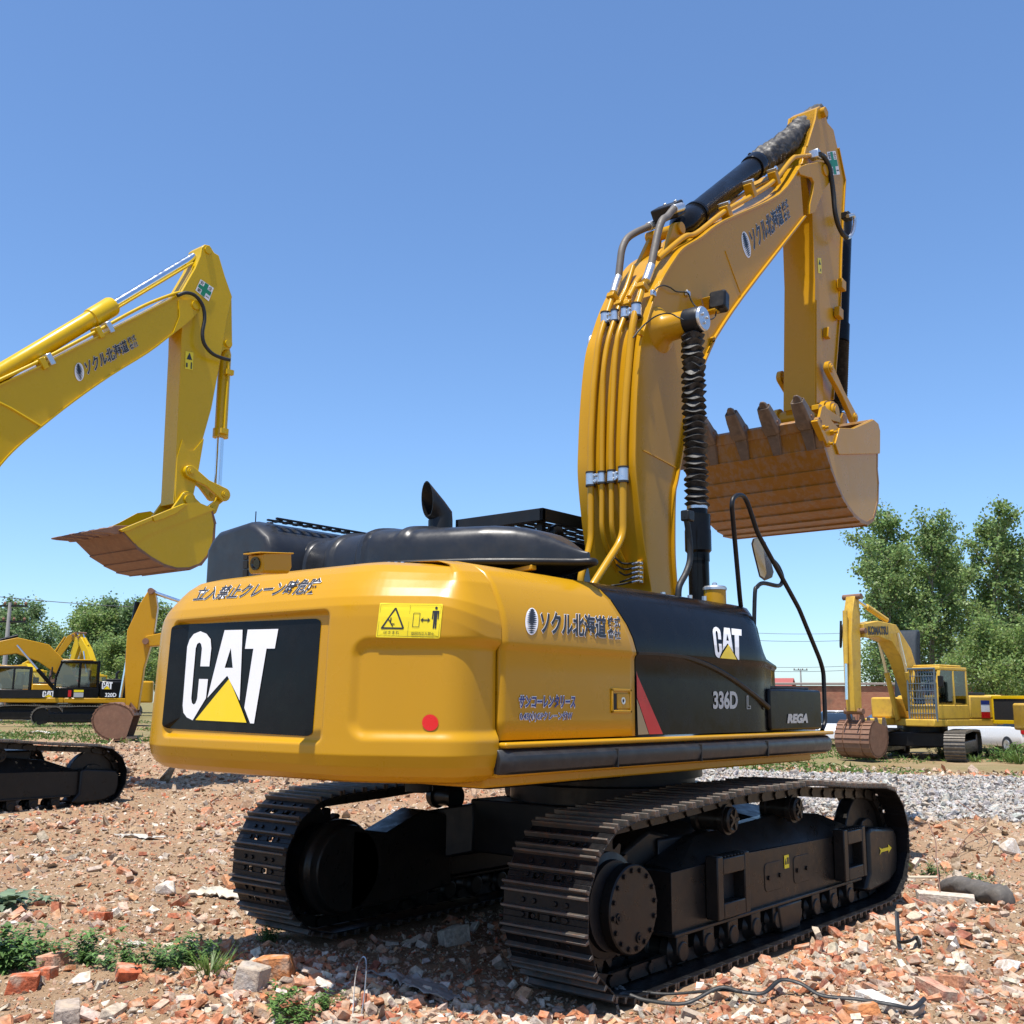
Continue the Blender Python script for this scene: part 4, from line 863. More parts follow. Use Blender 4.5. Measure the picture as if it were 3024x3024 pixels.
def shoe_mesh(w_=.6, p_=PITCH_):
    h = p_ / 2; mb = MB(); hw = w_ / 2
    def slab(t0, t1, xa, xb, n0, n1): mb.b2((xa, t0, n0), (xb, t1, n1))
    mb.cur = 0
    slab(-h - .004, -.055, -hw, hw, 0, .012); slab(-.02, h + .006, -hw, hw, 0, .0121)
    slab(-.055, -.02, -hw, -.115, 0, .0119); slab(-.055, -.02, -.035, .035, 0, .0119); slab(-.055, -.02, .115, hw, 0, .0119)
    for t_ in (-.045, .035):
        for x_ in (-.155, -.075, .075, .155): mb.lathe((x_, t_ + .01, .010), (0, 0, 1), [(0, .016), (.014, .016)], 6)
    mb.cur = 1
    for t_, hh in ((-h + .012, .044), (.003, .040), (h - .016, .044)):
        mb.loft([[(x_, t_ - .013, .006), (x_, t_ + .013, .006), (x_, t_ + .007, hh), (x_, t_ - .007, hh)] for x_ in (-hw - .001, hw + .001)])
    o = mb.build('track_shoe', [M['track'], M['grouser']], None, .003); COL.objects.unlink(o); return o
SHOE = shoe_mesh()
def lay_track(xc, par, name='track', trk=None, mesh_only=False):
    # link chain
    mb = MB()
    for i_ in range(NSH):
        a, b = TPT[i_], TPT[(i_ + 1) % NSH]; m_ = (a + b) / 2; d_ = (b - a) / np.linalg.norm(b - a); n_ = np.array([d_[1], -d_[0]])
        if np.dot(n_, m_ - np.array([0, .52])) < 0: n_ = -n_
        for s_ in (-.085, .085):
            ring = [m_ + d_ * t_ + n_ * q for t_, q in ((-.13, -.09), (.12, -.09), (.135, -.06), (.12, -.012), (-.12, -.012), (-.14, -.05))]
            mb.prism([tuple(p) for p in ring], 'x', xc + s_ - .02, xc + s_ + .02)
        pc = a - n_ * .055; mb.lathe((xc - .12, pc[0], pc[1]), (1, 0, 0), [(0, .028), (.24, .028)], 8)
    tr = mb.build(name, M['under'], par, ang=30)
    first = True
    for i_ in range(NSH):
        a, b = TPT[i_], TPT[(i_ + 1) % NSH]; m_ = (a + b) / 2; d_ = (b - a) / np.linalg.norm(b - a); n_ = np.array([d_[1], -d_[0]])
        if np.dot(n_, m_ - np.array([0, .52])) < 0: n_ = -n_
        o = SHOE.copy(); link(o, tr)
        x_ = Vector((0, d_[0], d_[1])).cross(Vector((0, n_[0], n_[1])))
        o.matrix_local = Matrix(((x_.x, 0, 0, xc), (x_.y, d_[0], n_[0], m_[0]), (x_.z, d_[1], n_[1], m_[1]), (0, 0, 0, 1)))
    return tr
def side_gear(s, par, near=True):                                     # s = +1 right side, -1 left side; everything between the chains
    xc = 1.295 * s; U_ = M['under']
    X = lambda d_: xc + s * d_                                        # outward distance from the track centre
    mb = MB(); mb.prism([(-1.40, .27), (1.72, .27), (1.72, .62), (1.1, .64), (-.4, .66), (-1.40, .64)], 'x', X(-.12), X(.155))
    mb.loft([[(X(.15), y_, .635), (X(-.1), y_, .635), (X(-.1), y_, zt), (X(-.02), y_, zt)] for y_, zt in ((-1.30, .66), (-.8, .80), (.6, .86), (1.25, .80), (1.70, .64))])
    FR = mb.build('track_frame', U_, par, .012, ang=30)
    mb = MB(); mb.b2((X(-.2), -1.41, .25), (X(.185), 1.60, .275)); mb.build('frame_flange', U_, FR, .006)
    if near and par is EX:
        mb = MB()
        for y0, y1 in ((-.98, -.53), (1.10, 1.55)):
            for q0, q1 in (((y0, .30), (y0 + .08, .70)), ((y1 - .07, .30), (y1, .70)), ((y0 + .08, .58), (y1 - .07, .685)), ((y0 + .08, .30), (y1 - .07, .40))):
                mb.b2((X(.16), q0[0], q0[1]), (X(.255), q1[0], q1[1]))
            mb.cur = 0
            for k in range(9): mb.b2((X(.165), y0 + .02 + k * (y1 - y0 - .03) / 9, .683), (X(.25), y0 + .04 + k * (y1 - y0 - .03) / 9, .70))
            mb.build('step', U_, FR, .008); mb = MB()
            mb.b2((X(.15), y0 + .075, .39), (X(.165), y1 - .065, .59)); mb.build('step_opening', M['dark'], FR); mb = MB()
        for y0 in (-.12, .36):
            mb = MB(); mb.prism(rrect(y0, y0 + .30, .36, .56, .04, 3), 'x', X(.154), X(.160)); mb.build('access_cover', U_, FR, .003)
        for y0 in (-.06, .12, .42, .58): mb = MB(); mb.lathe((X(.158), y0, .455), (s, 0, 0), [(0, .018), (.014, .018)], 6); mb.build('bolt', M['track'], FR)
        if s > 0 and par is EX:
            d_ = flat(Vector((X(.156), .205, .585)), Vector((X(.156), .285, .585)), Vector((X(.156), .285, .49)), Vector((X(.156), .205, .49)))
            decal('warning_label', poly_uv([(0, 0), (1, 0), (1, 1), (0, 1)]), d_, M['signy'], FR); decal('warning_label', poly_uv([(.1, .3), (.45, .3), (.28, .8)], [(.55, .3), (.9, .3), (.9, .8), (.55, .8)]), d_, M['inkw'], FR, .005)
    # idler guard at the front
    mb = MB(); g = [(1.72, .30), (1.60, .17), (1.72, .14), (2.15, .17), (2.33, .24), (2.37, .36), (2.37, .56), (2.30, .62), (1.80, .66), (1.72, .64)]
    mb.prism(g, 'x', X(-.13), X(.215)); IG = mb.build('idler_guard', U_, FR, .03, ang=30, seg=3)
    if s > 0 and par is EX:
        aq = flat(Vector((X(.2165), 1.93, .50)), Vector((X(.2165), 2.22, .50)), Vector((X(.2165), 2.22, .41)), Vector((X(.2165), 1.93, .41)))
        decal('arrow_marking', poly_uv([(.0, .85), (.18, .65), (.72, .65), (.72, .9), (1, .5), (.72, .1), (.72, .35), (.18, .35), (0, .12), (.1, .5)]), aq, M['signy'], IG)
    mb = MB(); mb.lathe((X(-.06), 1.985, .52), (s, 0, 0), [(0, .40), (.12, .40)], 40); mb.lathe((X(-.1), 1.985, .52), (s, 0, 0), [(0, .2), (.2, .2)], 24); mb.build('idler_wheel', U_, par, .01)
    # sprocket and final drive
    mb = MB(); n = 23; pr = []
    for k in range(n):
        for t_, r_ in ((0, .335), (.3, .395), (.5, .395), (.8, .335)): a = 2 * math.pi * (k + t_) / n; pr.append((-2.03 + r_ * math.cos(a), .525 + r_ * math.sin(a)))
    mb.prism(pr, 'x', X(-.035), X(.035)); SP = mb.build('sprocket', U_, par, ang=30)
    mb = MB(); mb.lathe((X(-.25), -2.03, .525), (s, 0, 0), [(0, .26), (.28, .26), (.30, .30), (.36, .30), (.37, .26), (.40, .255)], 40); mb.build('drive_housing', M['blackm'], SP, ang=35)
    mb = MB(); cx = P('r', 1182, 1090, 'x', 1.50); mb.lathe((X(.155), -1.93, .50), (s, 0, 0), [(0, .255), (.06, .255), (.068, .247)], 48)
    CP = mb.build('drive_cover', U_, SP, ang=30)
    mb = MB(); mb.lathe((X(-.24), -2.0, .50), (-s, 0, 0), [(0, .34), (.06, .34), (.08, .31), (.16, .30)], 36); mb.build('drive_motor', U_, SP, .01)
    mb = MB(); mb.loft([[(X(x_), y_, z_) for y_, z_ in ((-1.98, .20), (-1.30, .22), (-.9, .26), (-.9, .80), (-1.22, .86), (-1.62, .72), (-1.98, .78))] for x_ in (-.40, -.12)]); mb.build('motor_guard', U_, FR, .02, ang=30)
    mb = MB()
    for k in range(16): a = 2 * math.pi * k / 16 + .1; mb.lathe((X(.22), -1.93 + .222 * math.cos(a), .50 + .222 * math.sin(a)), (s, 0, 0), [(0, .019), (.006, .019), (.006, .013), (.016, .013)], 8)
    for k in (190, 285): a = R(k); mb.lathe((X(.22), -1.93 + .17 * math.cos(a), .50 + .17 * math.sin(a)), (s, 0, 0), [(0, .032), (.012, .03), (.012, .014), (.018, .012)], 14)
    mb.build('cover_bolt', M['track'], CP)
    # rollers
    for k in range(9):
        mb = MB(); y_ = -1.30 + k * .335; mb.lathe((X(-.14), y_, .155), (s, 0, 0), [(0, .07), (.03, .095), (.09, .095), (.10, .075), (.18, .075), (.19, .095), (.25, .095), (.28, .07), (.32, .06)], 18); mb.b2((X(.10), y_ - .07, .14), (X(.17), y_ + .07, .25)); mb.build('track_roller', U_, FR, .006, ang=35)
    mb = MB(); mb.loft([[(X(x_), a, .25), (X(x_), b, .25), (X(x_), b - .05, .06), (X(x_), a + .05, .06)] for a, b in ((.02, .42),) for x_ in (.10, .19)]); mb.build('chain_guard', U_, FR, .012)
    for y_ in (-.56, .5):
        mb = MB(); mb.lathe((X(-.13), y_, .90), (s, 0, 0), [(0, .10), (.04, .10), (.05, .08), (.20, .08), (.21, .105), (.25, .105)], 24); CRR = mb.build('carrier_roller', U_, FR, ang=35)
        mb = MB(); mb.lathe((X(.12), y_, .90), (s, 0, 0), [(0, .088), (.03, .088), (.04, .07), (.03, .03), (.045, .025)], 24)
        for k in range(5): a = 2 * math.pi * k / 5; mb.box((X(.158), y_ + .045 * math.cos(a), .90 + .045 * math.sin(a)), (.02, .05, .02), Matrix.Rotation(a, 3, 'X'))
        mb.build('roller_cap', M['under'], CRR)
for s_ in (1, -1):
    lay_track(1.295 * s_, EX); side_gear(s_, EX)
mb = MB(); mb.b2((-.75, -.85, .52), (.75, .85, .93))
for s_ in (1, -1):
    for y0, y1 in ((-1.15, -.45), (.45, 1.15)):
        mb.loft([[(s_ * .7, y0 * .75, .52), (s_ * .7, y1 * .75, .52), (s_ * .7, y1 * .75, .90), (s_ * .7, y0 * .75, .90)], [(s_ * 1.2, y0, .40), (s_ * 1.2, y1, .40), (s_ * 1.2, y1, .80), (s_ * 1.2, y0, .80)]])
mb.b2((-1.19, -1.38, .30), (-1.0, 1.5, .60)); mb.b2((1.0, -1.38, .30), (1.19, 1.5, .60))
mb.build('carbody', M['blackm'], EX, .015)
mb = MB(); mb.lathe((0, 0, .90), (0, 0, 1), [(0, .80), (.16, .80), (.17, .72), (.22, .72), (.22, .78), (.36, .78)], 48); mb.build('slew_ring', M['blackm'], EX, ang=35)
for y_ in (-.6, ):
    mb = MB(); mb.lathe((-.45, -1.75, 1.05), (0, 0, 1), [(0, .1), (.2, .1)], 16); mb.b2((-1.0, -2.6, 1.19), (.95, -1.2, 1.25)); mb.build('belly_cover', M['blackm'], EX, .01)
# ================================================================== ground, rubble, gravel
def vnoise(x, y, sc, seed=0):
    x = np.asarray(x, float) * sc; y = np.asarray(y, float) * sc; xi = np.floor(x).astype(np.int64); yi = np.floor(y).astype(np.int64); fx = x - xi; fy = y - yi
    fx = fx * fx * (3 - 2 * fx); fy = fy * fy * (3 - 2 * fy)
    def h(a, b):
        n_ = (a * 374761393 + b * 668265263 + seed * 1442695041) & 0x7fffffff; n_ = ((n_ ^ (n_ >> 13)) * 1274126177) & 0x7fffffff
        return ((n_ ^ (n_ >> 16)) & 0xffff) / 65535.
    return (h(xi, yi) * (1 - fx) + h(xi + 1, yi) * fx) * (1 - fy) + (h(xi, yi + 1) * (1 - fx) + h(xi + 1, yi + 1) * fx) * fy
def fbm(x, y, sc, o=4, seed=0): return sum(vnoise(x, y, sc * 2 ** k, seed + k) * .5 ** (k + 1) for k in range(o))
HEAD = math.atan2(CF[1], CF[0])
def polar(x, y):
    dx = np.asarray(x, float) - CAM_P[0]; dy = np.asarray(y, float) - CAM_P[1]; d = np.hypot(dx, dy); az = HEAD - np.arctan2(dy, dx); az = (az + np.pi) % (2 * np.pi) - np.pi
    return d, az                                                       # az > 0 to the right of the view
def gauss(x, y, cx, cy, sx, sy): return np.exp(-((x - cx) / sx) ** 2 - ((y - cy) / sy) ** 2)
def hbase(x, y):
    x = np.asarray(x, float); y = np.asarray(y, float); d, az = polar(x, y)
    z = .56 * sstep(13.5, 29, d) * (1 - sstep(-.10, .06, az))
    z += .19 * gauss(x, y, .1, -3.35, 2.5, .72) + .09 * gauss(x, y, 2.25, 1.3, .35, 1.1) + .06 * gauss(x, y, 2.3, -1.4, .5, 1.2)
    z += .22 * sstep(13.5, 17, d) * sstep(-.05, .12, az) * (1 - sstep(24, 29, d)) * 1.0
    under = np.clip(gauss(x, y, 1.3, 0, .42, 3.0) + gauss(x, y, -1.3, 0, .42, 3.0), 0, 1)
    b = (fbm(x, y, .7, 4, 3) - .47) * .14 + (fbm(x, y, 4., 3, 9) - .43) * .05
    return z + b * (1 - .8 * under) - .02
def build_ground():
    rs = np.concatenate([np.geomspace(.6, 3.2, 14)[:-1], np.geomspace(3.2, 34, 330)[:-1], np.geomspace(34, 900, 46)])
    fine = np.linspace(-.60, .60, 420); coarse = np.linspace(.60, 2 * math.pi - .60, 70)[1:-1]; az = np.concatenate([fine, coarse])
    A, Rr = np.meshgrid(az, rs); th = HEAD - A; x = CAM_P[0] + Rr * np.cos(th); y = CAM_P[1] + Rr * np.sin(th); z = hbase(x, y)
    nr, na = A.shape; v = np.stack([x, y, z], -1).reshape(-1, 3); idx = np.arange(nr * na).reshape(nr, na); q = np.stack([idx[:-1], np.roll(idx, -1, 1)[:-1], np.roll(idx, -1, 1)[1:], idx[1:]], -1).reshape(-1, 4)
    v = np.vstack([v, [[CAM_P[0], CAM_P[1], float(hbase(CAM_P[0], CAM_P[1]))]]]); c = len(v) - 1
    me = bpy.data.meshes.new('ground'); tris = np.stack([np.full(na, c), np.roll(idx[0], -1), idx[0]], -1)
    me.from_pydata(v.tolist(), [], [tuple(f_) for f_ in q[:, ::-1].tolist()] + [tuple(t_) for t_ in tris.tolist()]); me.polygons.foreach_set('use_smooth', [True] * len(me.polygons))
    b = bmesh.new(); b.from_mesh(me); bmesh.ops.recalc_face_normals(b, faces=b.faces); b.to_mesh(me); b.free()
    if me.polygons[10].normal.z < 0: me.flip_normals()
    return me
gm = bpy.data.materials.new('dirt_with_brick_dust'); gm.use_nodes = True; t = gm.node_tree; N = t.nodes; L = t.links; bs = N['Principled BSDF']
geo = N.new('ShaderNodeNewGeometry')
def gn(sc, det=6, ro=.62):
    n_ = N.new('ShaderNodeTexNoise'); n_.inputs['Scale'].default_value = sc; n_.inputs['Detail'].default_value = det; n_.inputs['Roughness'].default_value = ro; L.new(geo.outputs['Position'], n_.inputs['Vector']); return n_
def gmix(f_, a, b):
    m_ = N.new('ShaderNodeMix'); m_.data_type = 'RGBA'; L.new(f_, m_.inputs[0])
    for k, v_ in ((6, a), (7, b)):
        if isinstance(v_, tuple): m_.inputs[k].default_value = (*v_, 1)
        else: L.new(v_, m_.inputs[k])
    return m_.outputs[2]
def gr_(src, a, b, c0=0., c1=1.):
    r_ = N.new('ShaderNodeMapRange'); r_.inputs[1].default_value = a; r_.inputs[2].default_value = b; r_.inputs[3].default_value = c0; r_.inputs[4].default_value = c1; L.new(src, r_.inputs[0]); return r_.outputs[0]
c1 = gmix(gr_(gn(.9).outputs[0], .35, .68), (.285, .185, .108), (.40, .275, .172))
c2 = gmix(gr_(gn(.55, 8, .7).outputs[0], .50, .66, 0, .75), c1, (.33, .145, .075))
c3 = gmix(gr_(gn(23, 5, .7).outputs[0], .52, .70, 0, .7), c2, (.15, .095, .06))
c4 = gmix(gr_(gn(41, 3, .7).outputs[0], .60, .72, 0, .7), c3, (.46, .36, .26))
# a thin green cast where grass takes over far out on both sides
cd_ = N.new('ShaderNodeAttribute'); cd_.attribute_name = 'grassy'
c5 = gmix(gr_(cd_.outputs['Fac'], 0, 1, 0, .7), c4, (.13, .14, .05))
L.new(c5, bs.inputs['Base Color']); bs.inputs['Roughness'].default_value = .95; bs.inputs['Specular IOR Level'].default_value = .1
bp = N.new('ShaderNodeBump'); bp.inputs['Strength'].default_value = .9; bp.inputs['Distance'].default_value = .03
L.new(gn(30, 8, .75).outputs[0], bp.inputs['Height']); L.new(bp.outputs[0], bs.inputs['Normal'])
gme = build_ground(); gme.materials.append(gm)
gv = np.array([v.co[:] for v in gme.vertices]); gd, ga = polar(gv[:, 0], gv[:, 1])
grassy = np.clip(sstep(22, 30, gd) * sstep(-.02, .1, ga) * (fbm(gv[:, 0], gv[:, 1], .35, 3, 5) * 1.5) + sstep(33, 42, gd) * sstep(.0, -.1, ga) * fbm(gv[:, 0], gv[:, 1], .2, 3, 6) * 1.5 + sstep(60, 90, gd), 0, 1)
at = gme.attributes.new('grassy', 'FLOAT', 'POINT'); at.data.foreach_set('value', grassy)
tag(link(bpy.data.objects.new('ground', gme)), kind='structure')

def rock_template(n, seed, flat=(1, 1, 1), boxy=0.):
    rs = random.Random(seed); b = bmesh.new()
    if boxy:
        pts = [Vector((sx * (1 - rs.random() * boxy), sy * (1 - rs.random() * boxy), sz * (1 - rs.random() * boxy))) for sx in (-1, 1) for sy in (-1, 1) for sz in (-1, 1)]
        pts += [Vector((rs.uniform(-1, 1), rs.uniform(-1, 1), rs.choice((-1, 1)) * rs.uniform(.8, 1.05))) for _ in range(n)]
    else:
        pts = []
        for _ in range(n):
            v_ = Vector((rs.gauss(0, 1), rs.gauss(0, 1), rs.gauss(0, 1))).normalized() * rs.uniform(.75, 1.05); pts.append(v_)
    for p in pts: b.verts.new((p.x * flat[0], p.y * flat[1], p.z * flat[2]))
    bmesh.ops.convex_hull(b, input=b.verts[:]); 
    for v_ in [v_ for v_ in b.verts if not v_.link_faces]: b.verts.remove(v_)
    bmesh.ops.triangulate(b, faces=b.faces[:]); b.verts.index_update()
    V_ = np.array([v_.co[:] for v_ in b.verts]); F_ = np.array([[v_.index for v_ in f_.verts] for f_ in b.faces]); b.free(); return V_, F_
T_CHIP = [rock_template(7, 20 + k, (1, .75, .42)) for k in range(9)]
T_BRICK = [rock_template(1, 40 + k, (1, .6, .40), .42) for k in range(10)] + [rock_template(6, 60 + k, (1, .7, .4)) for k in range(4)]
T_GRAV = [rock_template(11, 80 + k, (1, .8, .65)) for k in range(7)]
PAL_R = np.array([(.43, .17, .085), (.46, .205, .105), (.36, .13, .07), (.48, .26, .145), (.27, .10, .065), (.52, .44, .35), (.42, .35, .27), (.60, .54, .46), (.30, .24, .18), (.46, .33, .25)])
PW_R = np.array([.15, .15, .08, .14, .05, .13, .11, .07, .05, .07])
PAL_D = np.array([(.36, .25, .155), (.44, .33, .22), (.28, .18, .11), (.42, .19, .10), (.46, .15, .075), (.58, .50, .40), (.20, .13, .09), (.36, .29, .22)])
PW_D = np.array([.24, .18, .16, .12, .08, .08, .07, .07])
PAL_G = .82 * np.array([(.46, .445, .42), (.37, .36, .34), (.54, .52, .49), (.28, .27, .26), (.46, .41, .35), (.18, .18, .18)])
PW_G = np.array([.28, .24, .2, .12, .1, .06])
rockmat = bpy.data.materials.new('broken_brick_and_stone'); rockmat.use_nodes = True
def _rockmat(m, bump=.6):
    t = m.node_tree; N = t.nodes; L = t.links; b = N['Principled BSDF']; a = N.new('ShaderNodeAttribute'); a.attribute_name = 'tint'
    tc = N.new('ShaderNodeNewGeometry'); n1 = N.new('ShaderNodeTexNoise'); n1.inputs['Scale'].default_value = 34; n1.inputs['Detail'].default_value = 6; L.new(tc.outputs['Position'], n1.inputs['Vector'])
    r_ = N.new('ShaderNodeMapRange'); r_.inputs[1].default_value = .3; r_.inputs[2].default_value = .7; r_.inputs[3].default_value = .62; r_.inputs[4].default_value = 1.3; L.new(n1.outputs[0], r_.inputs[0])
    mx = N.new('ShaderNodeMix'); mx.data_type = 'RGBA'; mx.blend_type = 'MULTIPLY'; mx.inputs[0].default_value = 1; L.new(a.outputs['Color'], mx.inputs[6]); L.new(r_.outputs[0], mx.inputs[7])
    n2 = N.new('ShaderNodeTexNoise'); n2.inputs['Scale'].default_value = 11; n2.inputs['Detail'].default_value = 5; L.new(tc.outputs['Position'], n2.inputs['Vector'])
    r2 = N.new('ShaderNodeMapRange'); r2.inputs[1].default_value = .48; r2.inputs[2].default_value = .64; r2.inputs[3].default_value = 0; r2.inputs[4].default_value = .8; L.new(n2.outputs[0], r2.inputs[0])
    m2 = N.new('ShaderNodeMix'); m2.data_type = 'RGBA'; m2.inputs[7].default_value = (.44, .35, .26, 1); L.new(r2.outputs[0], m2.inputs[0]); L.new(mx.outputs[2], m2.inputs[6])
    L.new(m2.outputs[2], b.inputs['Base Color']); b.inputs['Roughness'].default_value = .9; b.inputs['Specular IOR Level'].default_value = .2
    bp = N.new('ShaderNodeBump'); bp.inputs['Strength'].default_value = bump; bp.inputs['Distance'].default_value = .012; n3 = N.new('ShaderNodeTexNoise'); n3.inputs['Scale'].default_value = 60; n3.inputs['Detail'].default_value = 6; L.new(tc.outputs['Position'], n3.inputs['Vector']); L.new(n3.outputs[0], bp.inputs['Height']); L.new(bp.outputs[0], b.inputs['Normal'])
_rockmat(rockmat)
def rot_mats(n, tilt):
    a = RNG.uniform(0, 2 * np.pi, n); b = RNG.normal(0, tilt, n); c = RNG.normal(0, tilt, n)
    ca, sa, cb, sb, cc, sc_ = np.cos(a), np.sin(a), np.cos(b), np.sin(b), np.cos(c), np.sin(c)
    Rz = np.zeros((n, 3, 3)); Rz[:, 0, 0] = ca; Rz[:, 0, 1] = -sa; Rz[:, 1, 0] = sa; Rz[:, 1, 1] = ca; Rz[:, 2, 2] = 1
    Rx = np.zeros((n, 3, 3)); Rx[:, 0, 0] = 1; Rx[:, 1, 1] = cb; Rx[:, 1, 2] = -sb; Rx[:, 2, 1] = sb; Rx[:, 2, 2] = cb
    Ry = np.zeros((n, 3, 3)); Ry[:, 1, 1] = 1; Ry[:, 0, 0] = cc; Ry[:, 0, 2] = sc_; Ry[:, 2, 0] = -sc_; Ry[:, 2, 2] = cc
    return Rz @ Rx @ Ry
def scatter(name, xy, size, temps, cols, tilt=.35, sink=.25, mt=None):
    n = len(xy); k = RNG.integers(0, len(temps), n); Rm = rot_mats(n, tilt); z = hbase(xy[:, 0], xy[:, 1]); Vs, Fs, Cs = [], [], []; off = 0
    for t_ in range(len(temps)):
        ix = np.where(k == t_)[0]
        if not len(ix): continue
        V_, F_ = temps[t_]; st = RNG.uniform(.75, 1.25, (len(ix), 1, 3)); loc = V_[None] * st * size[ix][:, None, None]
        wv = np.einsum('nij,nkj->nki', Rm[ix], loc); lift = -wv[:, :, 2].min(1) - size[ix] * sink
        wv[:, :, 0] += xy[ix, 0][:, None]; wv[:, :, 1] += xy[ix, 1][:, None]; wv[:, :, 2] += (z[ix] + lift)[:, None]
        m_ = len(V_); Fs.append((F_[None] + off + (np.arange(len(ix)) * m_)[:, None, None]).reshape(-1, 3)); Vs.append(wv.reshape(-1, 3)); Cs.append(np.repeat(cols[ix], m_, 0)); off += len(ix) * m_
    V_ = np.vstack(Vs); F_ = np.vstack(Fs); C_ = np.vstack(Cs); me = bpy.data.meshes.new(name)
    me.vertices.add(len(V_)); me.vertices.foreach_set('co', V_.ravel()); me.loops.add(F_.size); me.loops.foreach_set('vertex_index', F_.ravel().astype(np.int32)); me.polygons.add(len(F_)); me.polygons.foreach_set('loop_start', np.arange(0, F_.size, 3, dtype=np.int32)); me.polygons.foreach_set('use_smooth', [False] * len(F_)); me.update(calc_edges=True); me.validate()
    a = me.attributes.new('tint', 'FLOAT_COLOR', 'POINT'); a.data.foreach_set('color', np.hstack([C_, np.ones((len(C_), 1))]).ravel().astype(np.float32))
    me.materials.append(mt or rockmat); return link(bpy.data.objects.new(name, me))
def pick(pal, pw, n, j=.12):
    c = pal[RNG.choice(len(pal), n, p=pw / pw.sum())] * 1.0; return np.clip(c * RNG.uniform(1 - j, 1 + j, (n, 1)) * RNG.uniform(.95, 1.05, (n, 3)), 0, 1)
def field(n, d0, d1, a0, a1, pw=1.):                                   # random points of the yard, denser close by
    u = RNG.random(n); d = (d0 ** (1 - pw) + u * (d1 ** (1 - pw) - d0 ** (1 - pw))) ** (1 / (1 - pw)) if pw != 1 else d0 * (d1 / d0) ** u
    a = RNG.uniform(a0, a1, n); th = HEAD - a; return np.stack([CAM_P[0] + d * np.cos(th), CAM_P[1] + d * np.sin(th)], 1), d, a
def keep_off(xy):                                                      # nothing pokes through the tracks of the big machine
    x, y = xy[:, 0], xy[:, 1]; return ~(((np.abs(np.abs(x) - 1.295) < .34) & (np.abs(y) < 2.2)))
def gravel_zone(x, y):
    d, a = polar(x, y); e = (fbm(x, y, .5, 3, 31) - .45) * 3
    return (d > 16.2 + e) & (d < 27 + e) & (a > .06 + .05 * e / 3)
# brick zone: strong close to the camera, along the right of the machine, patchy elsewhere
def brickness(x, y):
    d, a = polar(x, y); p = fbm(x, y, .55, 4, 17)
    near = 1 - sstep(5.2, 6.6, d); right = sstep(.02, .2, a) * (1 - sstep(9.5, 12.5, d)) * .30
    return np.clip(near + right + sstep(.50, .62, p) * .5 + .12, 0, 1)
xy, d, a = field(150000, 3.6, 32, -.56, .56, 1.25); ok = keep_off(xy) & ~gravel_zone(xy[:, 0], xy[:, 1]); xy, d = xy[ok], d[ok]
sz = .0085 * np.exp(RNG.normal(0, .6, len(xy))) * np.maximum(1, d / 6.); tag(scatter('dirt_chips', xy, sz, T_CHIP, pick(PAL_D, PW_D, len(xy)), .5, .3), kind='stuff')
xy, d, a = field(75000, 3.6, 30, -.56, .56, 1.35); br_ = brickness(xy[:, 0], xy[:, 1]); ok = keep_off(xy) & ~gravel_zone(xy[:, 0], xy[:, 1]) & (RNG.random(len(xy)) < br_); xy, d = xy[ok], d[ok]
sz = np.minimum(.045, .0165 * np.exp(RNG.normal(0, .62, len(xy)))) * np.clip(d / 5.5, .85, 1.7); tag(scatter('brick_rubble', xy, sz, T_BRICK, pick(PAL_R, PW_R, len(xy)), .40, .45), kind='stuff')
xy, d, a = field(5200, 3.7, 9, -.5, .5, 1.6); br_ = brickness(xy[:, 0], xy[:, 1]) ** 1.5; ok = keep_off(xy) & (RNG.random(len(xy)) < br_); xy = xy[ok]
sz = np.minimum(.06, .034 * np.exp(RNG.normal(0, .35, len(xy)))); tag(scatter('brick_rubble', xy, sz, T_BRICK, pick(PAL_R, PW_R, len(xy)), .4, .45), kind='stuff')
xy, d, a = field(110000, 13, 29, -.02, .60, .3); ok = gravel_zone(xy[:, 0], xy[:, 1]); xy, d = xy[ok], d[ok]
sz = .031 * np.exp(RNG.normal(0, .40, len(xy))); tag(scatter('gravel', xy, sz, T_GRAV, pick(PAL_G, PW_G, len(xy)), .6, .2), kind='stuff')
# ================================================================== the bright yellow excavator on the left (parallel to the big one, reaching into the picture)
NB = empty('excavator', (-12.03, -.55, .0), 0, 'lemon yellow excavator at the left edge, bucket hanging against the sky', 'excavator', 'parked crawler excavators')
NO = Vector((-12.03, -.55, 0)); LY = M['lemon']
def npart(mb, name, m_, par=None, bevel=0., **k): return mb.build(name, m_, par or NB, bevel, off=NO, **k)
for s_ in (1, -1):
    tr = lay_track(1.295 * s_, NB)
_keep = set(bpy.data.objects)
for s_ in (1, -1): side_gear(s_, NB, near=True)
nxp = -11.70                                                          # right face of its boom
def NX(v, pts, x=None): return [P(v, a, b, 'x', nxp if x is None else x) for a, b in pts]
bo = NX('g', [(-420, 1010), (-250, 960), (-100, 850), (0, 808), (200, 716), (400, 612), (600, 512), (800, 410), (925, 345), (960, 322)])
bi = NX('g', [(1040, 440), (925, 530), (800, 625), (600, 748), (400, 888), (225, 1025), (100, 1130), (0, 1235), (-90, 1370), (-160, 1560), (-200, 1800)])
ft = [Vector((nxp, -.75, 1.55)), Vector((nxp, -1.35, 1.7))]
bp_ = bo + NX('g', [(1010, 338), (1055, 342), (1080, 368), (1075, 395)]) + spl(bi, 3) + ft
mb = MB(); mb.prism(yz(bp_), 'x', nxp - .56, nxp - .02); NBOOM = npart(mb, 'boom', LY, ang=30)
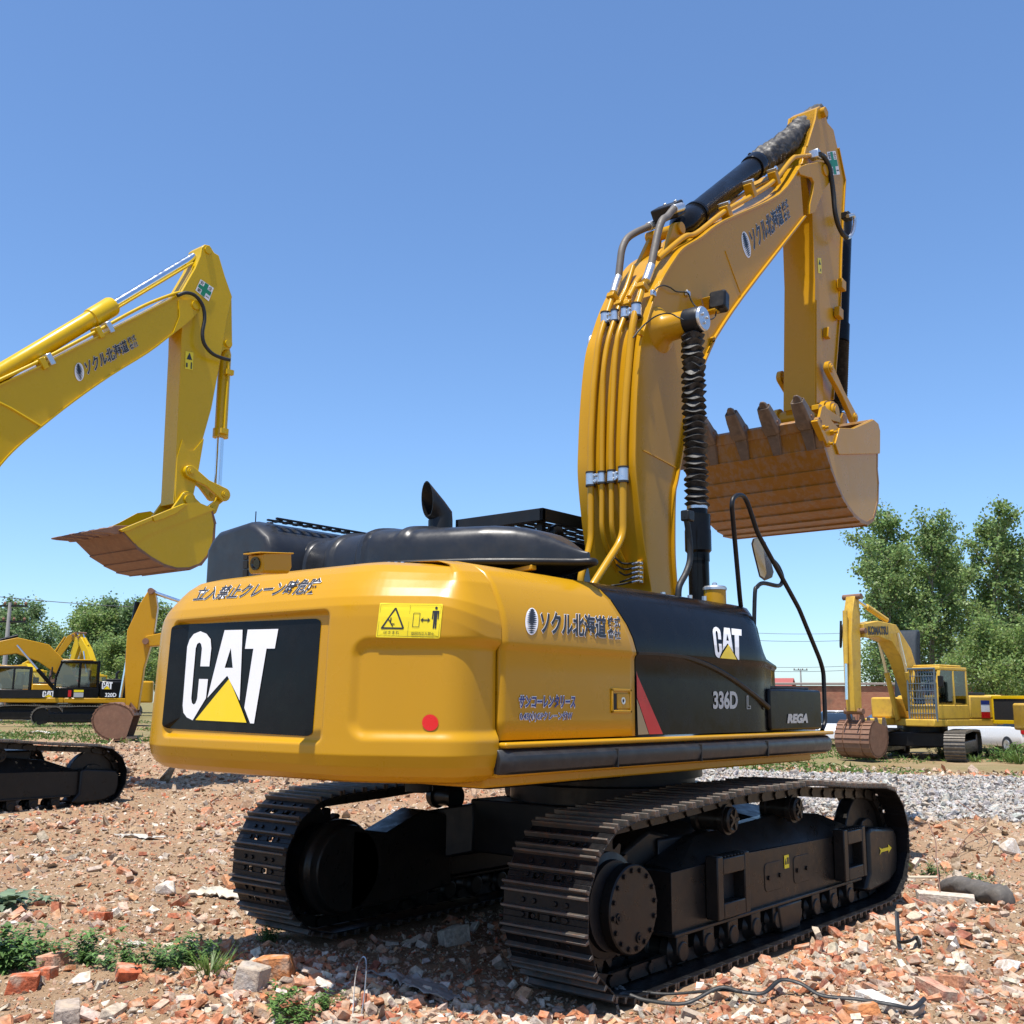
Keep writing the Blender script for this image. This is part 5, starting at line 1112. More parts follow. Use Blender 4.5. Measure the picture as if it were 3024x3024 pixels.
def nstrip(line, th, side):
    mb = MB(); rg = []
    for i_, p in enumerate(line):
        t_ = (line[min(i_ + 1, len(line) - 1)] - line[max(i_ - 1, 0)]); t_ = Vector((0, t_.y, t_.z)).normalized(); n_ = Vector((0, -t_.z, t_.y)) * side
        rg.append([Vector((nxp - .60, p.y, p.z)), Vector((nxp + .01, p.y, p.z)), Vector((nxp + .01, p.y, p.z)) + n_ * th, Vector((nxp - .60, p.y, p.z)) + n_ * th])
    mb.loft(rg); return npart(mb, 'flange_plate', LY, NBOOM, ang=30)
nstrip(bo, .025, 1); nstrip(spl(bi, 3), .025, 1)
mb = MB(); mb.prism(yz(NX('g', [(970, 345), (1045, 338), (1080, 365), (1092, 392), (1060, 425), (985, 492), (940, 520), (975, 430)])), 'x', nxp - .03, nxp + .015); npart(mb, 'boom_ear', LY, NBOOM, ang=30)
pc = P('g', 1060, 372, 'x', nxp); mb = MB(); mb.lathe((nxp - .64, pc.y, pc.z), (1, 0, 0), [(0, .085), (.69, .085)], 20); npart(mb, 'pivot_pin', LY, NBOOM)
mb = MB(); mb.tube(NX('g', [(-60, 870), (60, 930), (225, 1030)], nxp - .015), .022, 6); npart(mb, 'weld_seam', LY, NBOOM)
def off_surf(s): return lambda u, v: (lambda r_: (r_[0] - NO, r_[1]))(s(u, v))
company(off_surf(flat_px('g', [(398, 700), (728, 528), (752, 592), (415, 792)], 'x', nxp - .02)), NBOOM, M['inkw'], off=.012)
for dx_, r_ in ((-.04, .03), (-.14, .024)):
    mb = MB(); mb.tube([p + Vector((dx_, 0, .05)) for p in spl(NX('g', [(-100, 835), (0, 792), (250, 672), (520, 530), (700, 430), (820, 370), (945, 322), (985, 312)]), 4)], r_, 8); npart(mb, 'hydraulic_pipe', LY, NBOOM, ang=60)
for x_, y_ in ((225, 690), (262, 668), (530, 522), (585, 494)):
    q = P('g', x_, y_, 'x', nxp - .07); mb = MB(); mb.box(q, (.2, .10, .20), Matrix.Rotation(R(35), 3, 'X')); npart(mb, 'pipe_clamp', LY if x_ in (225, 530) else M['zinc'], NBOOM, .01)
mb = MB(); mb.tube([p for p in spl(NX('g', [(965, 318), (1010, 303), (1060, 318), (1100, 370), (1112, 440), (1100, 520), (1110, 580), (1150, 630), (1200, 655), (1248, 668)], nxp + .10), 5)], .035, 10); npart(mb, 'hydraulic_hose', M['rubber'], NBOOM, ang=60)
# arm cylinder with bare rod
axn = nxp - .30; a0 = P('g', -330, 940, 'x', axn); a1 = P('g', 1075, 95, 'x', axn); hd_ = P('g', 625, 390, 'x', axn); h0_ = P('g', 545, 415, 'x', axn)
ad = (a1 - a0).normalized(); tl = (hd_ - a0).dot(ad); t0_ = tl - .55
mb = MB(); mb.lathe(a0, ad, [(0, .10), (.1, .15), (t0_, .15), (t0_ + .02, .175), (tl - .05, .18), (tl, .16)], 28); AC = npart(mb, 'arm_cylinder', LY, ang=35)
mb = MB(); mb.rod(a0 + ad * tl, a1 - ad * .12, .085, 20); npart(mb, 'piston_rod', M['chrome'], AC)
mb = MB(); mb.rod(P('g', 640, 385, 'x', axn + .14), P('g', 1050, 140, 'x', axn + .14), .022, 8); npart(mb, 'hydraulic_pipe', LY, AC)
# stick
sx = nxp - .08
st = NX('g', [(1060, 170), (1090, 100), (1095, 55), (1115, 40), (1140, 45), (1165, 85), (1190, 100), (1222, 210), (1262, 325), (1235, 440), (1195, 690), (1150, 930), (1100, 1110), (1072, 1290), (1048, 1400), (1000, 1450), (945, 1450), (950, 1360), (985, 620), (988, 480), (965, 330), (985, 300)], sx)
mb = MB(); mb.prism(yz(st), 'x', sx - .44, sx); NST = npart(mb, 'stick', LY, None, .012, ang=30)
mb = MB(); mb.prism(yz(NX('g', [(988, 1100), (1020, 1165), (1050, 1160), (1105, 1095), (1072, 1290), (1048, 1400), (950, 1440), (960, 1200)], sx)), 'x', sx, sx + .02); npart(mb, 'wear_plate', LY, NST)
mb = MB(); mb.prism(yz(NX('g', [(1235, 360), (1262, 330), (1266, 590), (1255, 606), (1225, 610), (1195, 640)], sx)), 'x', sx - .40, sx - .02); npart(mb, 'cylinder_bracket', LY, NST, .01)
for x_, y_ in ((1130, 72), (1240, 578)):
    q = P('g', x_, y_, 'x', sx); mb = MB(); mb.lathe((sx - .46, q.y, q.z), (1, 0, 0), [(0, .075), (.49, .075)], 18); npart(mb, 'pivot_pin', LY, NST)
green_cross(off_surf(flat_px('g', [(1088, 230), (1160, 278), (1132, 350), (1060, 290)], 'x', sx)), NST, .012)
sfn = off_surf(flat_px('g', [(1006, 620), (1050, 628), (1046, 724), (1004, 716)], 'x', sx))
decal('warning_label', poly_uv([(0, 0), (1, 0), (1, 1), (0, 1)]), sfn, M['signy'], NST, .01); decal('warning_label', poly_uv([(.15, .55), (.85, .55), (.5, .95)], [(.1, .1), (.3, .1), (.3, .35), (.1, .35)], [(.7, .05), (.85, .05), (.85, .42), (.7, .42)]), sfn, M['inkw'], NST, .015)
# bucket cylinder
cxn = sx - .2; k0 = P('g', 1225, 600, 'x', cxn); kh_ = P('g', 1196, 1090, 'x', cxn); k1 = P('g', 1180, 1400, 'x', cxn); kd = (k1 - k0).normalized(); kh = (kh_ - k0).dot(kd)
mb = MB(); mb.lathe(k0, kd, [(0, .08), (.15, .12), (kh - .18, .12), (kh - .17, .15), (kh, .15)], 24); BCN = npart(mb, 'bucket_cylinder', LY, ang=35)
mb = MB(); mb.rod(kh_, k1, .075, 18); npart(mb, 'piston_rod', M['chrome'], BCN)
mb = MB(); mb.tube(NX('g', [(1242, 640), (1240, 760), (1228, 900), (1218, 1060)], cxn + .17), .022, 8); mb.box(P('g', 1246, 735, 'x', cxn + .17), (.08, .16, .1)); mb.box(P('g', 1216, 1055, 'x', cxn + .17), (.08, .16, .1)); npart(mb, 'hydraulic_pipe', LY, BCN)
# links and bucket
def nlink(name, pa, pb, x, ra, rb, par=None):
    a, b = P('g', *pa, 'x', x), P('g', *pb, 'x', x); d_ = (b - a).normalized(); n_ = Vector((0, -d_.z, d_.y))
    pr = [a + n_ * ra * math.sin(t_) - d_ * ra * math.cos(t_) for t_ in np.linspace(-1.57, 1.57, 9)] + [(a + b) / 2 + n_ * ra * .55] + [b + n_ * rb * math.cos(t_) + d_ * rb * math.sin(t_) for t_ in np.linspace(0, 3.14, 9)] + [(a + b) / 2 - n_ * ra * .55]
    mb = MB(); mb.prism(yz(pr), 'x', x - .04, x + .04); o = npart(mb, name, LY, par, .01)
    for p_ in (a, b): mb = MB(); mb.lathe((x - .06, p_.y, p_.z), (1, 0, 0), [(0, .07), (.12, .07), (.12, .04), (.14, .04)], 16); npart(mb, 'link_pin', LY, o)
    return o
nlink('bucket_link', (1030, 1275), (1215, 1400), sx + .06, .12, .13); nlink('bucket_link', (1030, 1290), (1150, 1400), sx - .5, .12, .13)
nlink('power_link', (1200, 1410), (1150, 1480), sx - .05, .1, .1)
bw1, bw0 = sx + .52, sx - 1.02
shn = NX('g', [(655, 1590), (745, 1690), (820, 1745), (890, 1785), (960, 1805), (1030, 1803), (1090, 1780), (1130, 1735), (1160, 1660), (1170, 1560), (1155, 1490), (1070, 1440)], bw1)
mb = MB()
for i_ in range(len(shn) - 2):
    a, b = shn[i_], shn[i_ + 1]; t_ = (b - a).normalized(); n_ = Vector((0, t_.z, -t_.y))
    if n_.z > 0 and i_ < 6: n_ = -n_
    mb.prism([(p.y, p.z) for p in (a - n_ * .03, b - n_ * .03, b + n_ * .008, a + n_ * .025)], 'x', bw0 - .012 * (i_ % 2), bw1 + .004)
NBK = npart(mb, 'bucket', M['rust'], ang=25)
for xx in (bw1, bw0 + .03):
    mb = MB(); mb.prism(yz([Vector((xx, p.y, p.z)) for p in shn + NX('g', [(1000, 1450), (900, 1505), (780, 1560), (660, 1588)], bw1)]), 'x', xx - .03, xx); npart(mb, 'side_plate', LY, NBK, ang=25)
mb = MB(); mb.prism(yz(NX('g', [(730, 1665), (800, 1620), (1165, 1480), (1070, 1440), (985, 1455), (830, 1520), (660, 1590)], bw1)), 'x', bw1 + .001, bw1 + .02); npart(mb, 'reinforcing_plate', LY, NBK)
for pts_, in (([(655, 1590), (830, 1518), (828, 1540), (760, 1568), (700, 1596), (668, 1602)],), ([(830, 1518), (1000, 1448), (1020, 1452), (960, 1500), (890, 1530), (840, 1545)],)):
    mb = MB(); mb.prism(yz(NX('g', pts_, bw1 + .05)), 'x', bw1 - .02, bw1 + .05); npart(mb, 'side_cutter', LY, NBK, .006)
tb = shn[0]; tdv = (P('g', 500, 1595, 'x', bw1) - tb); tdv = Vector((0, tdv.y, tdv.z)).normalized()
for k in range(5):
    xx = bw1 - .10 - k * .335; b_ = Vector((xx, tb.y, tb.z)); n_ = Vector((0, -tdv.z, tdv.y)); mb = MB()
    mb.loft([[b_ + tdv * t_ + Vector((a * w_, 0, 0)) + n_ * (q * h_) for a, q in ((-1, -1), (1, -1), (1, 1), (-1, 1))] for t_, w_, h_ in ((-.16, .08, .07), (.10, .075, .075), (.14, .06, .055), (.36, .045, .03), (.46, .03, .012))])
    npart(mb, 'bucket_tooth', M['rust'], NBK, .006)
for xx in (sx + .05, sx - .49):
    mb = MB(); q = P('g', 1010, 1430, 'x', sx); mb.prism(yz([q + Vector((0, .16 * math.cos(a), .16 * math.sin(a))) for a in np.linspace(R(20), R(160), 10)] + [P('g', 900, 1510, 'x', sx), P('g', 1130, 1500, 'x', sx)]), 'x', xx - .03, xx + .03); npart(mb, 'hinge_ear', LY, NBK, .008)
q = P('g', 1010, 1430, 'x', sx); mb = MB(); mb.lathe((sx - .56, q.y, q.z), (1, 0, 0), [(0, .09), (.68, .09)], 18); npart(mb, 'hinge_pin', LY, NBK)
# what stands outside the frame: carbody, platform, counterweight, cab
def nbox(name, m_, a, b, bev=.04): mb = MB(); mb.b2(a, b); return mb.build(name, m_, NB, bev)
nbox('carbody', M['blackm'], (-1.15, -1.1, .45), (1.15, 1.1, .95), .03)
mb = MB(); mb.lathe((0, -.6, .9), (0, 0, 1), [(0, .75), (.36, .75)], 32); mb.build('slew_ring', M['blackm'], NB)
nbox('platform', LY, (-1.4, -3.3, 1.25), (1.4, 0.3, 1.5)); nbox('counterweight', LY, (-1.4, -4.3, 1.25), (1.4, -3.32, 2.4), .2); nbox('engine_hood', LY, (-1.35, -3.3, 1.5), (1.35, -1.5, 2.4), .08)
c_ = nbox('cab', M['blackm'], (-1.4, -1.2, 1.5), (-.5, .45, 3.05), .06); mb = MB(); mb.b2((-1.42, -1.0, 2.1), (-.48, .3, 2.9)); mb.b2((-1.3, .3, 2.1), (-.6, .47, 2.9)); mb.build('window', M['glass'], c_)
# ================================================================== machines parked behind
def gz(x, y): return float(hbase(x, y))
CFH = Vector((CF[0], CF[1], 0)).normalized(); CRH = Vector((CR[0], CR[1], 0)).normalized()
def place(px_, dist, z=None):                                         # ground position below picture column px_ (1932 scale) at the given distance
    p = PD('F', px_, 1328, dist); return Vector((p.x, p.y, gz(p.x, p.y) if z is None else z))
def heading(left, toward):                                            # direction as picture-left and towards-camera amounts -> rotation about z
    f_ = (-CRH * left - CFH * toward).normalized(); return math.atan2(-f_.x, f_.y)
BELT = track_path((-1.75, .45), (1.75, .45), .41, .41, .035, ((-.8, .90), (0, .91), (.9, .89)))
def bg_excavator(label, loc, rz, body, cabm, boom, stick, bucket_at, bucket_rot, buckm=None, stripe=None, swoosh=False, words=(), guard=False, slew=0., bsc=.92, scale=1., cabcol=None, group='parked crawler excavators'):
    E_ = empty('excavator', loc, rz, label, 'excavator', group); E_.scale = (scale,) * 3
    def B(name, m_, boxes, bev=.03, par=None):
        mb = MB()
        for a, b in boxes: mb.b2(a, b)
        return mb.build(name, m_, par or E_, bev)
    pts, pit = resample(BELT, 46)
    for s_ in (1, -1):
        mb = MB()
        for i_ in range(46):
            a, b = pts[i_], pts[(i_ + 1) % 46]; m_ = (a + b) / 2; d_ = (b - a) / np.linalg.norm(b - a); n_ = np.array([d_[1], -d_[0]])
            if np.dot(n_, m_ - np.array([0, .45])) < 0: n_ = -n_
            for t0, t1, n0, n1 in ((-pit / 2, pit / 2, -.02, .012), (-pit * .45, -pit * .25, .01, .045), (pit * .1, pit * .3, .01, .045)):
                mb.prism([tuple(m_ + d_ * t0 + n_ * n0), tuple(m_ + d_ * t1 + n_ * n0), tuple(m_ + d_ * t1 + n_ * n1), tuple(m_ + d_ * t0 + n_ * n1)], 'x', s_ * 1.15 - .3, s_ * 1.15 + .3)
        mb.build('track', M['trackd'], E_)
        fr = B('track_frame', M['under'], [((s_ * 1.15 - .2, -1.5, .2), (s_ * 1.15 + .22, 1.5, .62))], .05)
        for yy in (-1.75, 1.75):
            mb = MB(); mb.lathe((s_ * 1.15 - .2, yy, .45), (1, 0, 0), [(0, .36), (.4, .36)], 24); mb.build('drive_wheel' if yy < 0 else 'idler_wheel', M['under'], E_, .03)
    B('carbody', M['blackm'], [((-1.0, -.9, .4), (1.0, .9, .85))]); mb = MB(); mb.lathe((0, 0, .8), (0, 0, 1), [(0, .7), (.28, .7)], 24); mb.build('slew_ring', M['blackm'], E_)
    B('platform', body, [((-1.3, -2.2, 1.05), (1.3, .9, 1.27)), ((-1.3, .9, 1.05), (-.3, 1.6, 1.27)), ((.5, .9, 1.05), (1.3, 1.4, 1.27))])
    mb = MB(); mb.prism(rrect(-1.32, 1.32, -2.85, -2.0, .3, 5), 'z', 1.08, 2.05); mb.build('counterweight', body, E_, .08, seg=3)
    side = cabm if stripe else body
    hs = B('engine_cover', side, [((-1.30, -2.0, 1.28), (1.30, -.55, 2.02)), ((.45, -.54, 1.28), (1.3, 1.0, 1.95))], .06)
    B('vent_grille', M['blackm'], [((-1.1, -1.9, 2.03), (-.2, -.8, 2.12))], .02, hs)
    mb = MB(); mb.tube([(.6, -1.3, 2.0), (.6, -1.3, 2.4), (.6, -1.42, 2.52)], .06, 10); mb.build('exhaust_pipe', M['blackm'], E_)
    cb_ = B('cab', cabcol or cabm, [((-1.3, -.5, 1.28), (-.35, 1.35, 1.72)), ((-1.3, -.5, 2.78), (-.35, 1.15, 2.9)), ((-1.3, -.5, 1.7), (-1.2, -.38, 2.8)), ((-.45, -.5, 1.7), (-.35, -.38, 2.8)), ((-1.3, .28, 1.7), (-1.22, .38, 2.8))], .03)
    mb = MB()
    for x_ in (-1.25, -.40): mb.tube([(x_, 1.31, 1.7), (x_, 1.28, 2.2), (x_, 1.08, 2.82)], .055, 6)
    mb.build('cab_post', cabcol or cabm, cb_)
    B('roof_hatch', body, [((-1.28, -.2, 2.9), (-.37, 1.1, 2.96))], .03, cb_)
    for nm, q in (('window', [(-1.285, -.4, 1.75), (-1.285, .28, 1.75), (-1.285, .28, 2.78), (-1.285, -.4, 2.78)]), ('window', [(-1.285, .38, 1.75), (-1.285, 1.27, 1.75), (-1.285, 1.24, 2.2), (-1.285, 1.05, 2.78), (-1.285, .38, 2.78)]), ('windscreen', [(-1.25, 1.29, 1.75), (-.4, 1.29, 1.75), (-.4, 1.07, 2.78), (-1.25, 1.07, 2.78)]), ('rear_window', [(-1.2, -.46, 1.95), (-.45, -.46, 1.95), (-.45, -.46, 2.78), (-1.2, -.46, 2.78)])):
        mb = MB(); mb.raw(q, [tuple(range(len(q)))]); mb.raw([Vector(p) + Vector((.03, 0, 0)) for p in q], [tuple(range(len(q)))[::-1]]); mb.build(nm, M['cabglass'], cb_)
    B('seat', M['blackm'], [((-1.05, -.1, 1.72), (-.6, .45, 1.95)), ((-1.05, -.15, 1.95), (-.6, -.02, 2.5))], .03, cb_)
    if guard:
        mb = MB()
        for k in range(11): mb.tube([(-1.28 + k * .092, 1.42, 1.2), (-1.28 + k * .092, 1.42, 2.85)], .012 if k not in (0, 10) else .035, 5)
        for k in range(8): mb.tube([(-1.28, 1.43, 1.22 + k * .23), (-.36, 1.43, 1.22 + k * .23)], .012 if k not in (0, 7) else .035, 5)
        mb.build('window_guard', mat('grey_guard_paint', (.10, .13, .15), .5), cb_)
    if swoosh:
        mb = MB(); mb.prism([(-2.2, 1.29), (.9, 1.29), (.9, 1.38), (.2, 1.62), (-.6, 1.72), (-2.2, 1.72)], 'x', -1.312, -1.301); mb.build('painted_band', M['blackm'], hs)
    for body_, rect, ink in words:
        s_ = flat(Vector((-1.318, rect[0], rect[3])), Vector((-1.318, rect[1], rect[3])), Vector((-1.318, rect[1], rect[2])), Vector((-1.318, rect[0], rect[2]))); s2 = lambda u, v, s_=s_: (s_(u, v)[0], Vector((-1, 0, 0)))
        if body_ == 'EMBLEM': emblem(s2, E_, None, .004)
        elif body_ == 'BAND': decal('side_marking', poly_uv([(0, 0), (1, 0), (1, 1), (0, 1)]), s2, ink, E_, .003)
        else: decal('lettering', text_uv(body_, .03), s2, ink, E_, .006)
    # boom: centre line and depth
    def beam(name, line, x0, x1, m_, par=None):
        c = [Vector((0, y, z)) for y, z, _ in line]; up, dn = [], []
        for i_, (y, z, h) in enumerate(line):
            t_ = (c[min(i_ + 1, len(c) - 1)] - c[max(i_ - 1, 0)]).normalized(); n_ = Vector((0, -t_.z, t_.y)); up.append(c[i_] + n_ * h / 2); dn.append(c[i_] - n_ * h / 2)
        mb = MB(); mb.prism(yz(up + dn[::-1]), 'x', x0, x1); return mb.build(name, m_, par or E_, .02, ang=30)
    bm = beam('boom', boom, -.25, .25, body); beam('stick', stick, -.16, .16, body)
    for y, z, _ in (boom[0], boom[-1], stick[0], stick[-1]):
        mb = MB(); mb.lathe((-.32, y, z), (1, 0, 0), [(0, .09), (.64, .09)], 14); mb.build('pivot_pin', M['rust'], bm)
    def ram(a, b, x, r_=.085, split=.55, par=None):
        a, b = Vector((x, *a)), Vector((x, *b)); m_ = a.lerp(b, split); mb = MB(); mb.rod(a, m_, r_, 14); o = mb.build('hydraulic_cylinder', body if not stripe else M['black'], E_); mb = MB(); mb.rod(m_, b, r_ * .6, 12); mb.build('piston_rod', M['chrome'], o)
    kn = boom[len(boom) // 2]
    for x_ in (.36, -.36): ram((.95, 1.25), (kn[0], kn[1]), x_)
    k2 = boom[len(boom) // 2]; nrm_ = .45
    ram((k2[0], k2[1] + .42), (stick[0][0], stick[0][1]), 0, .09, .6)
    s1, s2_ = stick[1], stick[-1]; ram((s1[0] + (.35 if s1[0] <= stick[0][0] + 9 else 0), s1[1] + .1), (s2_[0] + .35, s2_[1] + .35), 0, .075, .6)
    mb = MB(); mb.tube(spl([(.27, boom[-1][0] - .3, boom[-1][1] + .25), (.3, boom[-1][0] + .25, boom[-1][1] + .2), (.3, boom[-1][0] + .45, boom[-1][1] - .5), (.2, stick[1][0] + .3, stick[1][1] - .2)], 6), .035, 8); mb.build('hydraulic_hose', M['rubber'], bm)
    # bucket
    prof = [(p.x, p.y) for p in spl([(0, 0, 0), (-.10, -.55, 0), (.10, -1.0, 0), (.50, -1.22, 0), (.92, -1.08, 0), (1.12, -.62, 0), (1.02, -.12, 0), (.80, .10, 0)], 3)]; prof = [(y * bsc, z * bsc) for y, z in prof]
    ca, sa = math.cos(bucket_rot), math.sin(bucket_rot); T2 = lambda y, z: (bucket_at[0] + ca * y - sa * z, bucket_at[1] + sa * y + ca * z)
    mb = MB(); bk = [T2(y, z) for y, z in prof]; cx = sum(p[0] for p in bk) / len(bk), sum(p[1] for p in bk) / len(bk)
    for i_ in range(len(bk) - 1):
        a, b = np.array(bk[i_]), np.array(bk[i_ + 1]); t_ = (b - a) / np.linalg.norm(b - a); n_ = np.array([-t_[1], t_[0]])
        if np.dot(n_, (a + b) / 2 - np.array(cx)) < 0: n_ = -n_
        for xa, xb, th in ((-.6, .6, .02), (-.6, -.33, .05), (-.28, .28, .05), (.33, .6, .05)): mb.prism([tuple(a - n_ * .025), tuple(b - n_ * .025), tuple(b + n_ * (th * .5)), tuple(a + n_ * th)], 'x', xa, xb)
    bo_ = mb.build('bucket', buckm or M['rust'], E_, ang=25)
    for x_ in (-.6, .57): mb = MB(); mb.prism(bk, 'x', x_, x_ + .03); mb.build('side_plate', buckm or M['rust'], bo_)
    for k in range(5):
        a = np.array(bk[0]); d_ = a - np.array(bk[1]); d_ /= np.linalg.norm(d_); n_ = np.array([-d_[1], d_[0]]); mb = MB(); x_ = -.53 + k * .265
        mb.loft([[(x_ + s * w_, *(a + d_ * t_ + n_ * q * h_)) for s, q in ((-1, -1), (1, -1), (1, 1), (-1, 1))] for t_, w_, h_ in ((-.05, .07, .06), (.28, .035, .02))]); mb.build('bucket_tooth', M['tooth'], bo_)
    mb = MB()
    for x_ in (-.25, .22): mb.prism([T2(.8, .1), T2(1.0, -.12), T2(.55, .05), (stick[-1][0] - .08, stick[-1][1] - .05), (stick[-1][0] + .08, stick[-1][1] + .1)], 'x', x_, x_ + .04)
    mb.build('hinge_ear', buckm or M['rust'], bo_)
    mb = MB(); mb.tube([(-1.32, 1.2, 2.2), (-1.5, 1.45, 2.3), (-1.5, 1.45, 2.55)], .015, 6); mo = mb.build('mirror_arm', M['blackm'], E_); mb = MB(); mb.b2((-1.60, 1.44, 2.25), (-1.42, 1.50, 2.6)); mb.build('mirror', M['blackm'], mo, .02)
    if slew:
        for c in children(E_):
            if c.name.split('.')[0] not in ('track', 'track_frame', 'drive_wheel', 'idler_wheel', 'carbody'): c.rotation_euler.z = slew
    return E_
M['trackd'] = mat('dusty_track_steel', (.12, .105, .085), .6, metal=.2, var=.3, vscale=6, dirt=.7, dirtcol=(.30, .24, .17), bump=.3)
cg = bpy.data.materials.new('cab_glass'); cg.use_nodes = True; t = cg.node_tree; t.nodes.clear(); o_ = t.nodes.new('ShaderNodeOutputMaterial'); mx_ = t.nodes.new('ShaderNodeMixShader'); tr_ = t.nodes.new('ShaderNodeBsdfTransparent'); gl_ = t.nodes.new('ShaderNodeBsdfGlossy'); tr_.inputs[0].default_value = (.42, .48, .46, 1); gl_.inputs['Roughness'].default_value = .03; mx_.inputs[0].default_value = .14
t.links.new(tr_.outputs[0], mx_.inputs[1]); t.links.new(gl_.outputs[0], mx_.inputs[2]); t.links.new(mx_.outputs[0], o_.inputs[0]); M['cabglass'] = cg
OLD = M['yellow_old']
low = [(.35, 1.55, .35), (1.0, 2.5, .62), (1.9, 3.25, .85), (3.0, 3.55, .70), (4.4, 3.25, .55), (5.6, 2.75, .4)]
stk = [(5.2, 3.3, .25), (5.7, 2.7, .6), (6.3, 1.6, .42), (6.6, .85, .3)]
bg_excavator('black and yellow excavator behind at left with 320D on its black side', place(160, 48), heading(.92, .39), M['yellow'], M['black'], low, stk, (5.9, .95), R(-15), stripe=True, words=(('EMBLEM', (-.62, -1.08, 1.66, 1.98), None), ('320D', (-.78, -1.25, 1.32, 1.50), M['white']), ('BAND', (.75, .62, 1.32, 1.60), M['red']), ('BAND', (.52, .12, 1.52, 1.62), M['signy']), ('BAND', (.52, .12, 1.30, 1.50), M['silver'])))
bg_excavator('yellow excavator with a black curved side band, half cut off by the left edge', place(38, 56), heading(.93, .36), M['yellow'], M['blackm'], low, stk, (5.9, .95), R(-15), swoosh=True, words=(('EMBLEM', (-1.1, -1.75, 1.34, 1.66), None),))
arm_up = [(.35, 1.55, .35), (1.3, 2.5, .55), (2.6, 3.1, .65), (4.2, 3.25, .55), (5.6, 3.1, .42), (6.5, 2.95, .3)]
bg_excavator('excavator behind the counterweight, stick down, brown bucket resting on the rubble', place(700, 31.5) - Vector((0, 0, .14)), heading(.985, .17), M['yellow'], M['blackm'], arm_up, [(6.45, 4.40, .2), (6.5, 4.0, .5), (6.68, 3.2, .75), (6.78, 2.2, .52), (6.78, 1.0, .34)], (6.80, .22), R(97), buckm=M['rust'], stripe=True, bsc=.80)
bg_excavator('small yellow excavator far back, stick folded up before the white house', place(196, 74), heading(.9, -.4), M['lemon'], M['lemon'], [(.35, 1.5, .3), (1.0, 3.0, .5), (1.9, 4.6, .55), (2.6, 5.6, .35)], [(2.5, 5.9, .2), (2.7, 5.5, .5), (3.1, 4.2, .4), (3.3, 3.3, .3)], (2.7, 2.6), R(-40), buckm=M['red'])
bg_excavator('tiny yellow excavator farthest back with its boom raised like a hook', place(152, 80), heading(.95, .3), M['yellow'], M['blackm'], [(.35, 1.5, .3), (-.1, 3.6, .5), (.2, 5.3, .55), (.9, 6.0, .35)], [(.7, 6.2, .2), (1.1, 5.8, .5), (1.9, 4.4, .4), (2.2, 3.6, .3)], (1.7, 2.9), R(-40))
bg_excavator('orange excavator standing behind the black cab at the left edge', place(25, 66), heading(.9, .35), mat('orange_paint', (.50, .15, .03), .4, dirt=.2), M['blackm'], [(.35, 1.55, .35), (1.0, 2.4, .5), (2.0, 3.3, .55), (3.3, 3.5, .45)], [(3.1, 3.7, .2), (3.4, 3.2, .4), (3.8, 2.2, .3), (3.9, 1.5, .25)], (3.3, 1.3), R(-20))
bg_excavator('bright yellow excavator showing between the two black cabs at left', place(85, 63), heading(.8, -.55), M['lemon'], M['lemon'], [(.35, 1.55, .35), (1.0, 2.4, .5), (2.0, 3.1, .55), (3.3, 3.0, .45)], [(3.1, 3.2, .2), (3.4, 2.7, .4), (3.8, 1.9, .3), (3.9, 1.4, .25)], (3.3, 1.2), R(-20))
# right: the weathered one that faces the camera
KO_at = place(1742, 36.0); KO_rz = heading(.50, .87)
KB = [(.45, 1.6, .4), (.75, 2.4, .55), (1.2, 3.3, .66), (1.85, 3.95, .62), (2.7, 4.05, .5), (3.5, 3.95, .42)]
KO = bg_excavator('weathered yellow excavator at right, grey window guard on its cab, rusty bucket on the ground', KO_at, KO_rz, OLD, OLD, KB, [(3.65, 5.0, .22), (3.72, 4.45, .42), (3.8, 3.7, .5), (3.85, 2.5, .42), (3.85, 1.5, .34)], (3.1, 1.05), R(8), guard=True, bsc=.78, scale=1.04, slew=-R(22))
KRz = Matrix.Rotation(-R(22), 3, 'Z'); s_ = flat(KRz @ Vector((-.256, 3.3, 4.10)), KRz @ Vector((-.256, 2.2, 4.15)), KRz @ Vector((-.256, 2.2, 3.88)), KRz @ Vector((-.256, 3.3, 3.83)))
decal('lettering', text_uv('KOMATSU', .05), lambda u, v: (s_(u, v)[0], KRz @ Vector((-1, 0, 0))), M['inkw'], KO, .012)
dm = MB()
for a, b in (((-2.62, -1.98, 1.15), (-2.56, -1.9, 2.0)), ((-1.36, -1.98, 1.15), (-1.30, -1.9, 2.0)), ((-2.62, -1.98, 1.92), (-1.30, -1.9, 2.02)), ((-2.62, -1.98, 1.12), (-1.30, -1.9, 1.24))): dm.b2(a, b)
do_ = dm.build('open_door', M['lemon'], KO, .01); do_.rotation_euler.z = -R(22); dm = MB(); dm.b2((-2.56, -1.955, 1.24), (-1.36, -1.925, 1.92)); dm.build('door_mesh', M['dark'], do_)
s3 = flat(Vector((-1.306, -1.2, 1.9)), Vector((-1.306, -1.75, 1.9)), Vector((-1.306, -1.75, 1.3)), Vector((-1.306, -1.2, 1.3)))
for nm, r_, m_ in (('sticker', (0, .34, 1, .95), M['white']), ('sticker', (0, .72, 1, .95), M['blue']), ('sticker', (0, 0, 1, .32), M['red'])): decal(nm, sub(poly_uv([(0, 0), (1, 0), (1, 1), (0, 1)]), r_), lambda u, v: (KRz @ s3(u, v)[0], KRz @ Vector((-1, 0, 0))), m_, KO, .004 + (.003 if m_ is M['blue'] else 0))
# one more machine end at the right edge of the picture
bg_excavator('yellow excavator cut off by the right edge beside the white cars', place(2088, 34), heading(-.97, .1), OLD, M['blackm'], low, stk, (5.9, .95), R(-15)).scale = (.9,) * 3
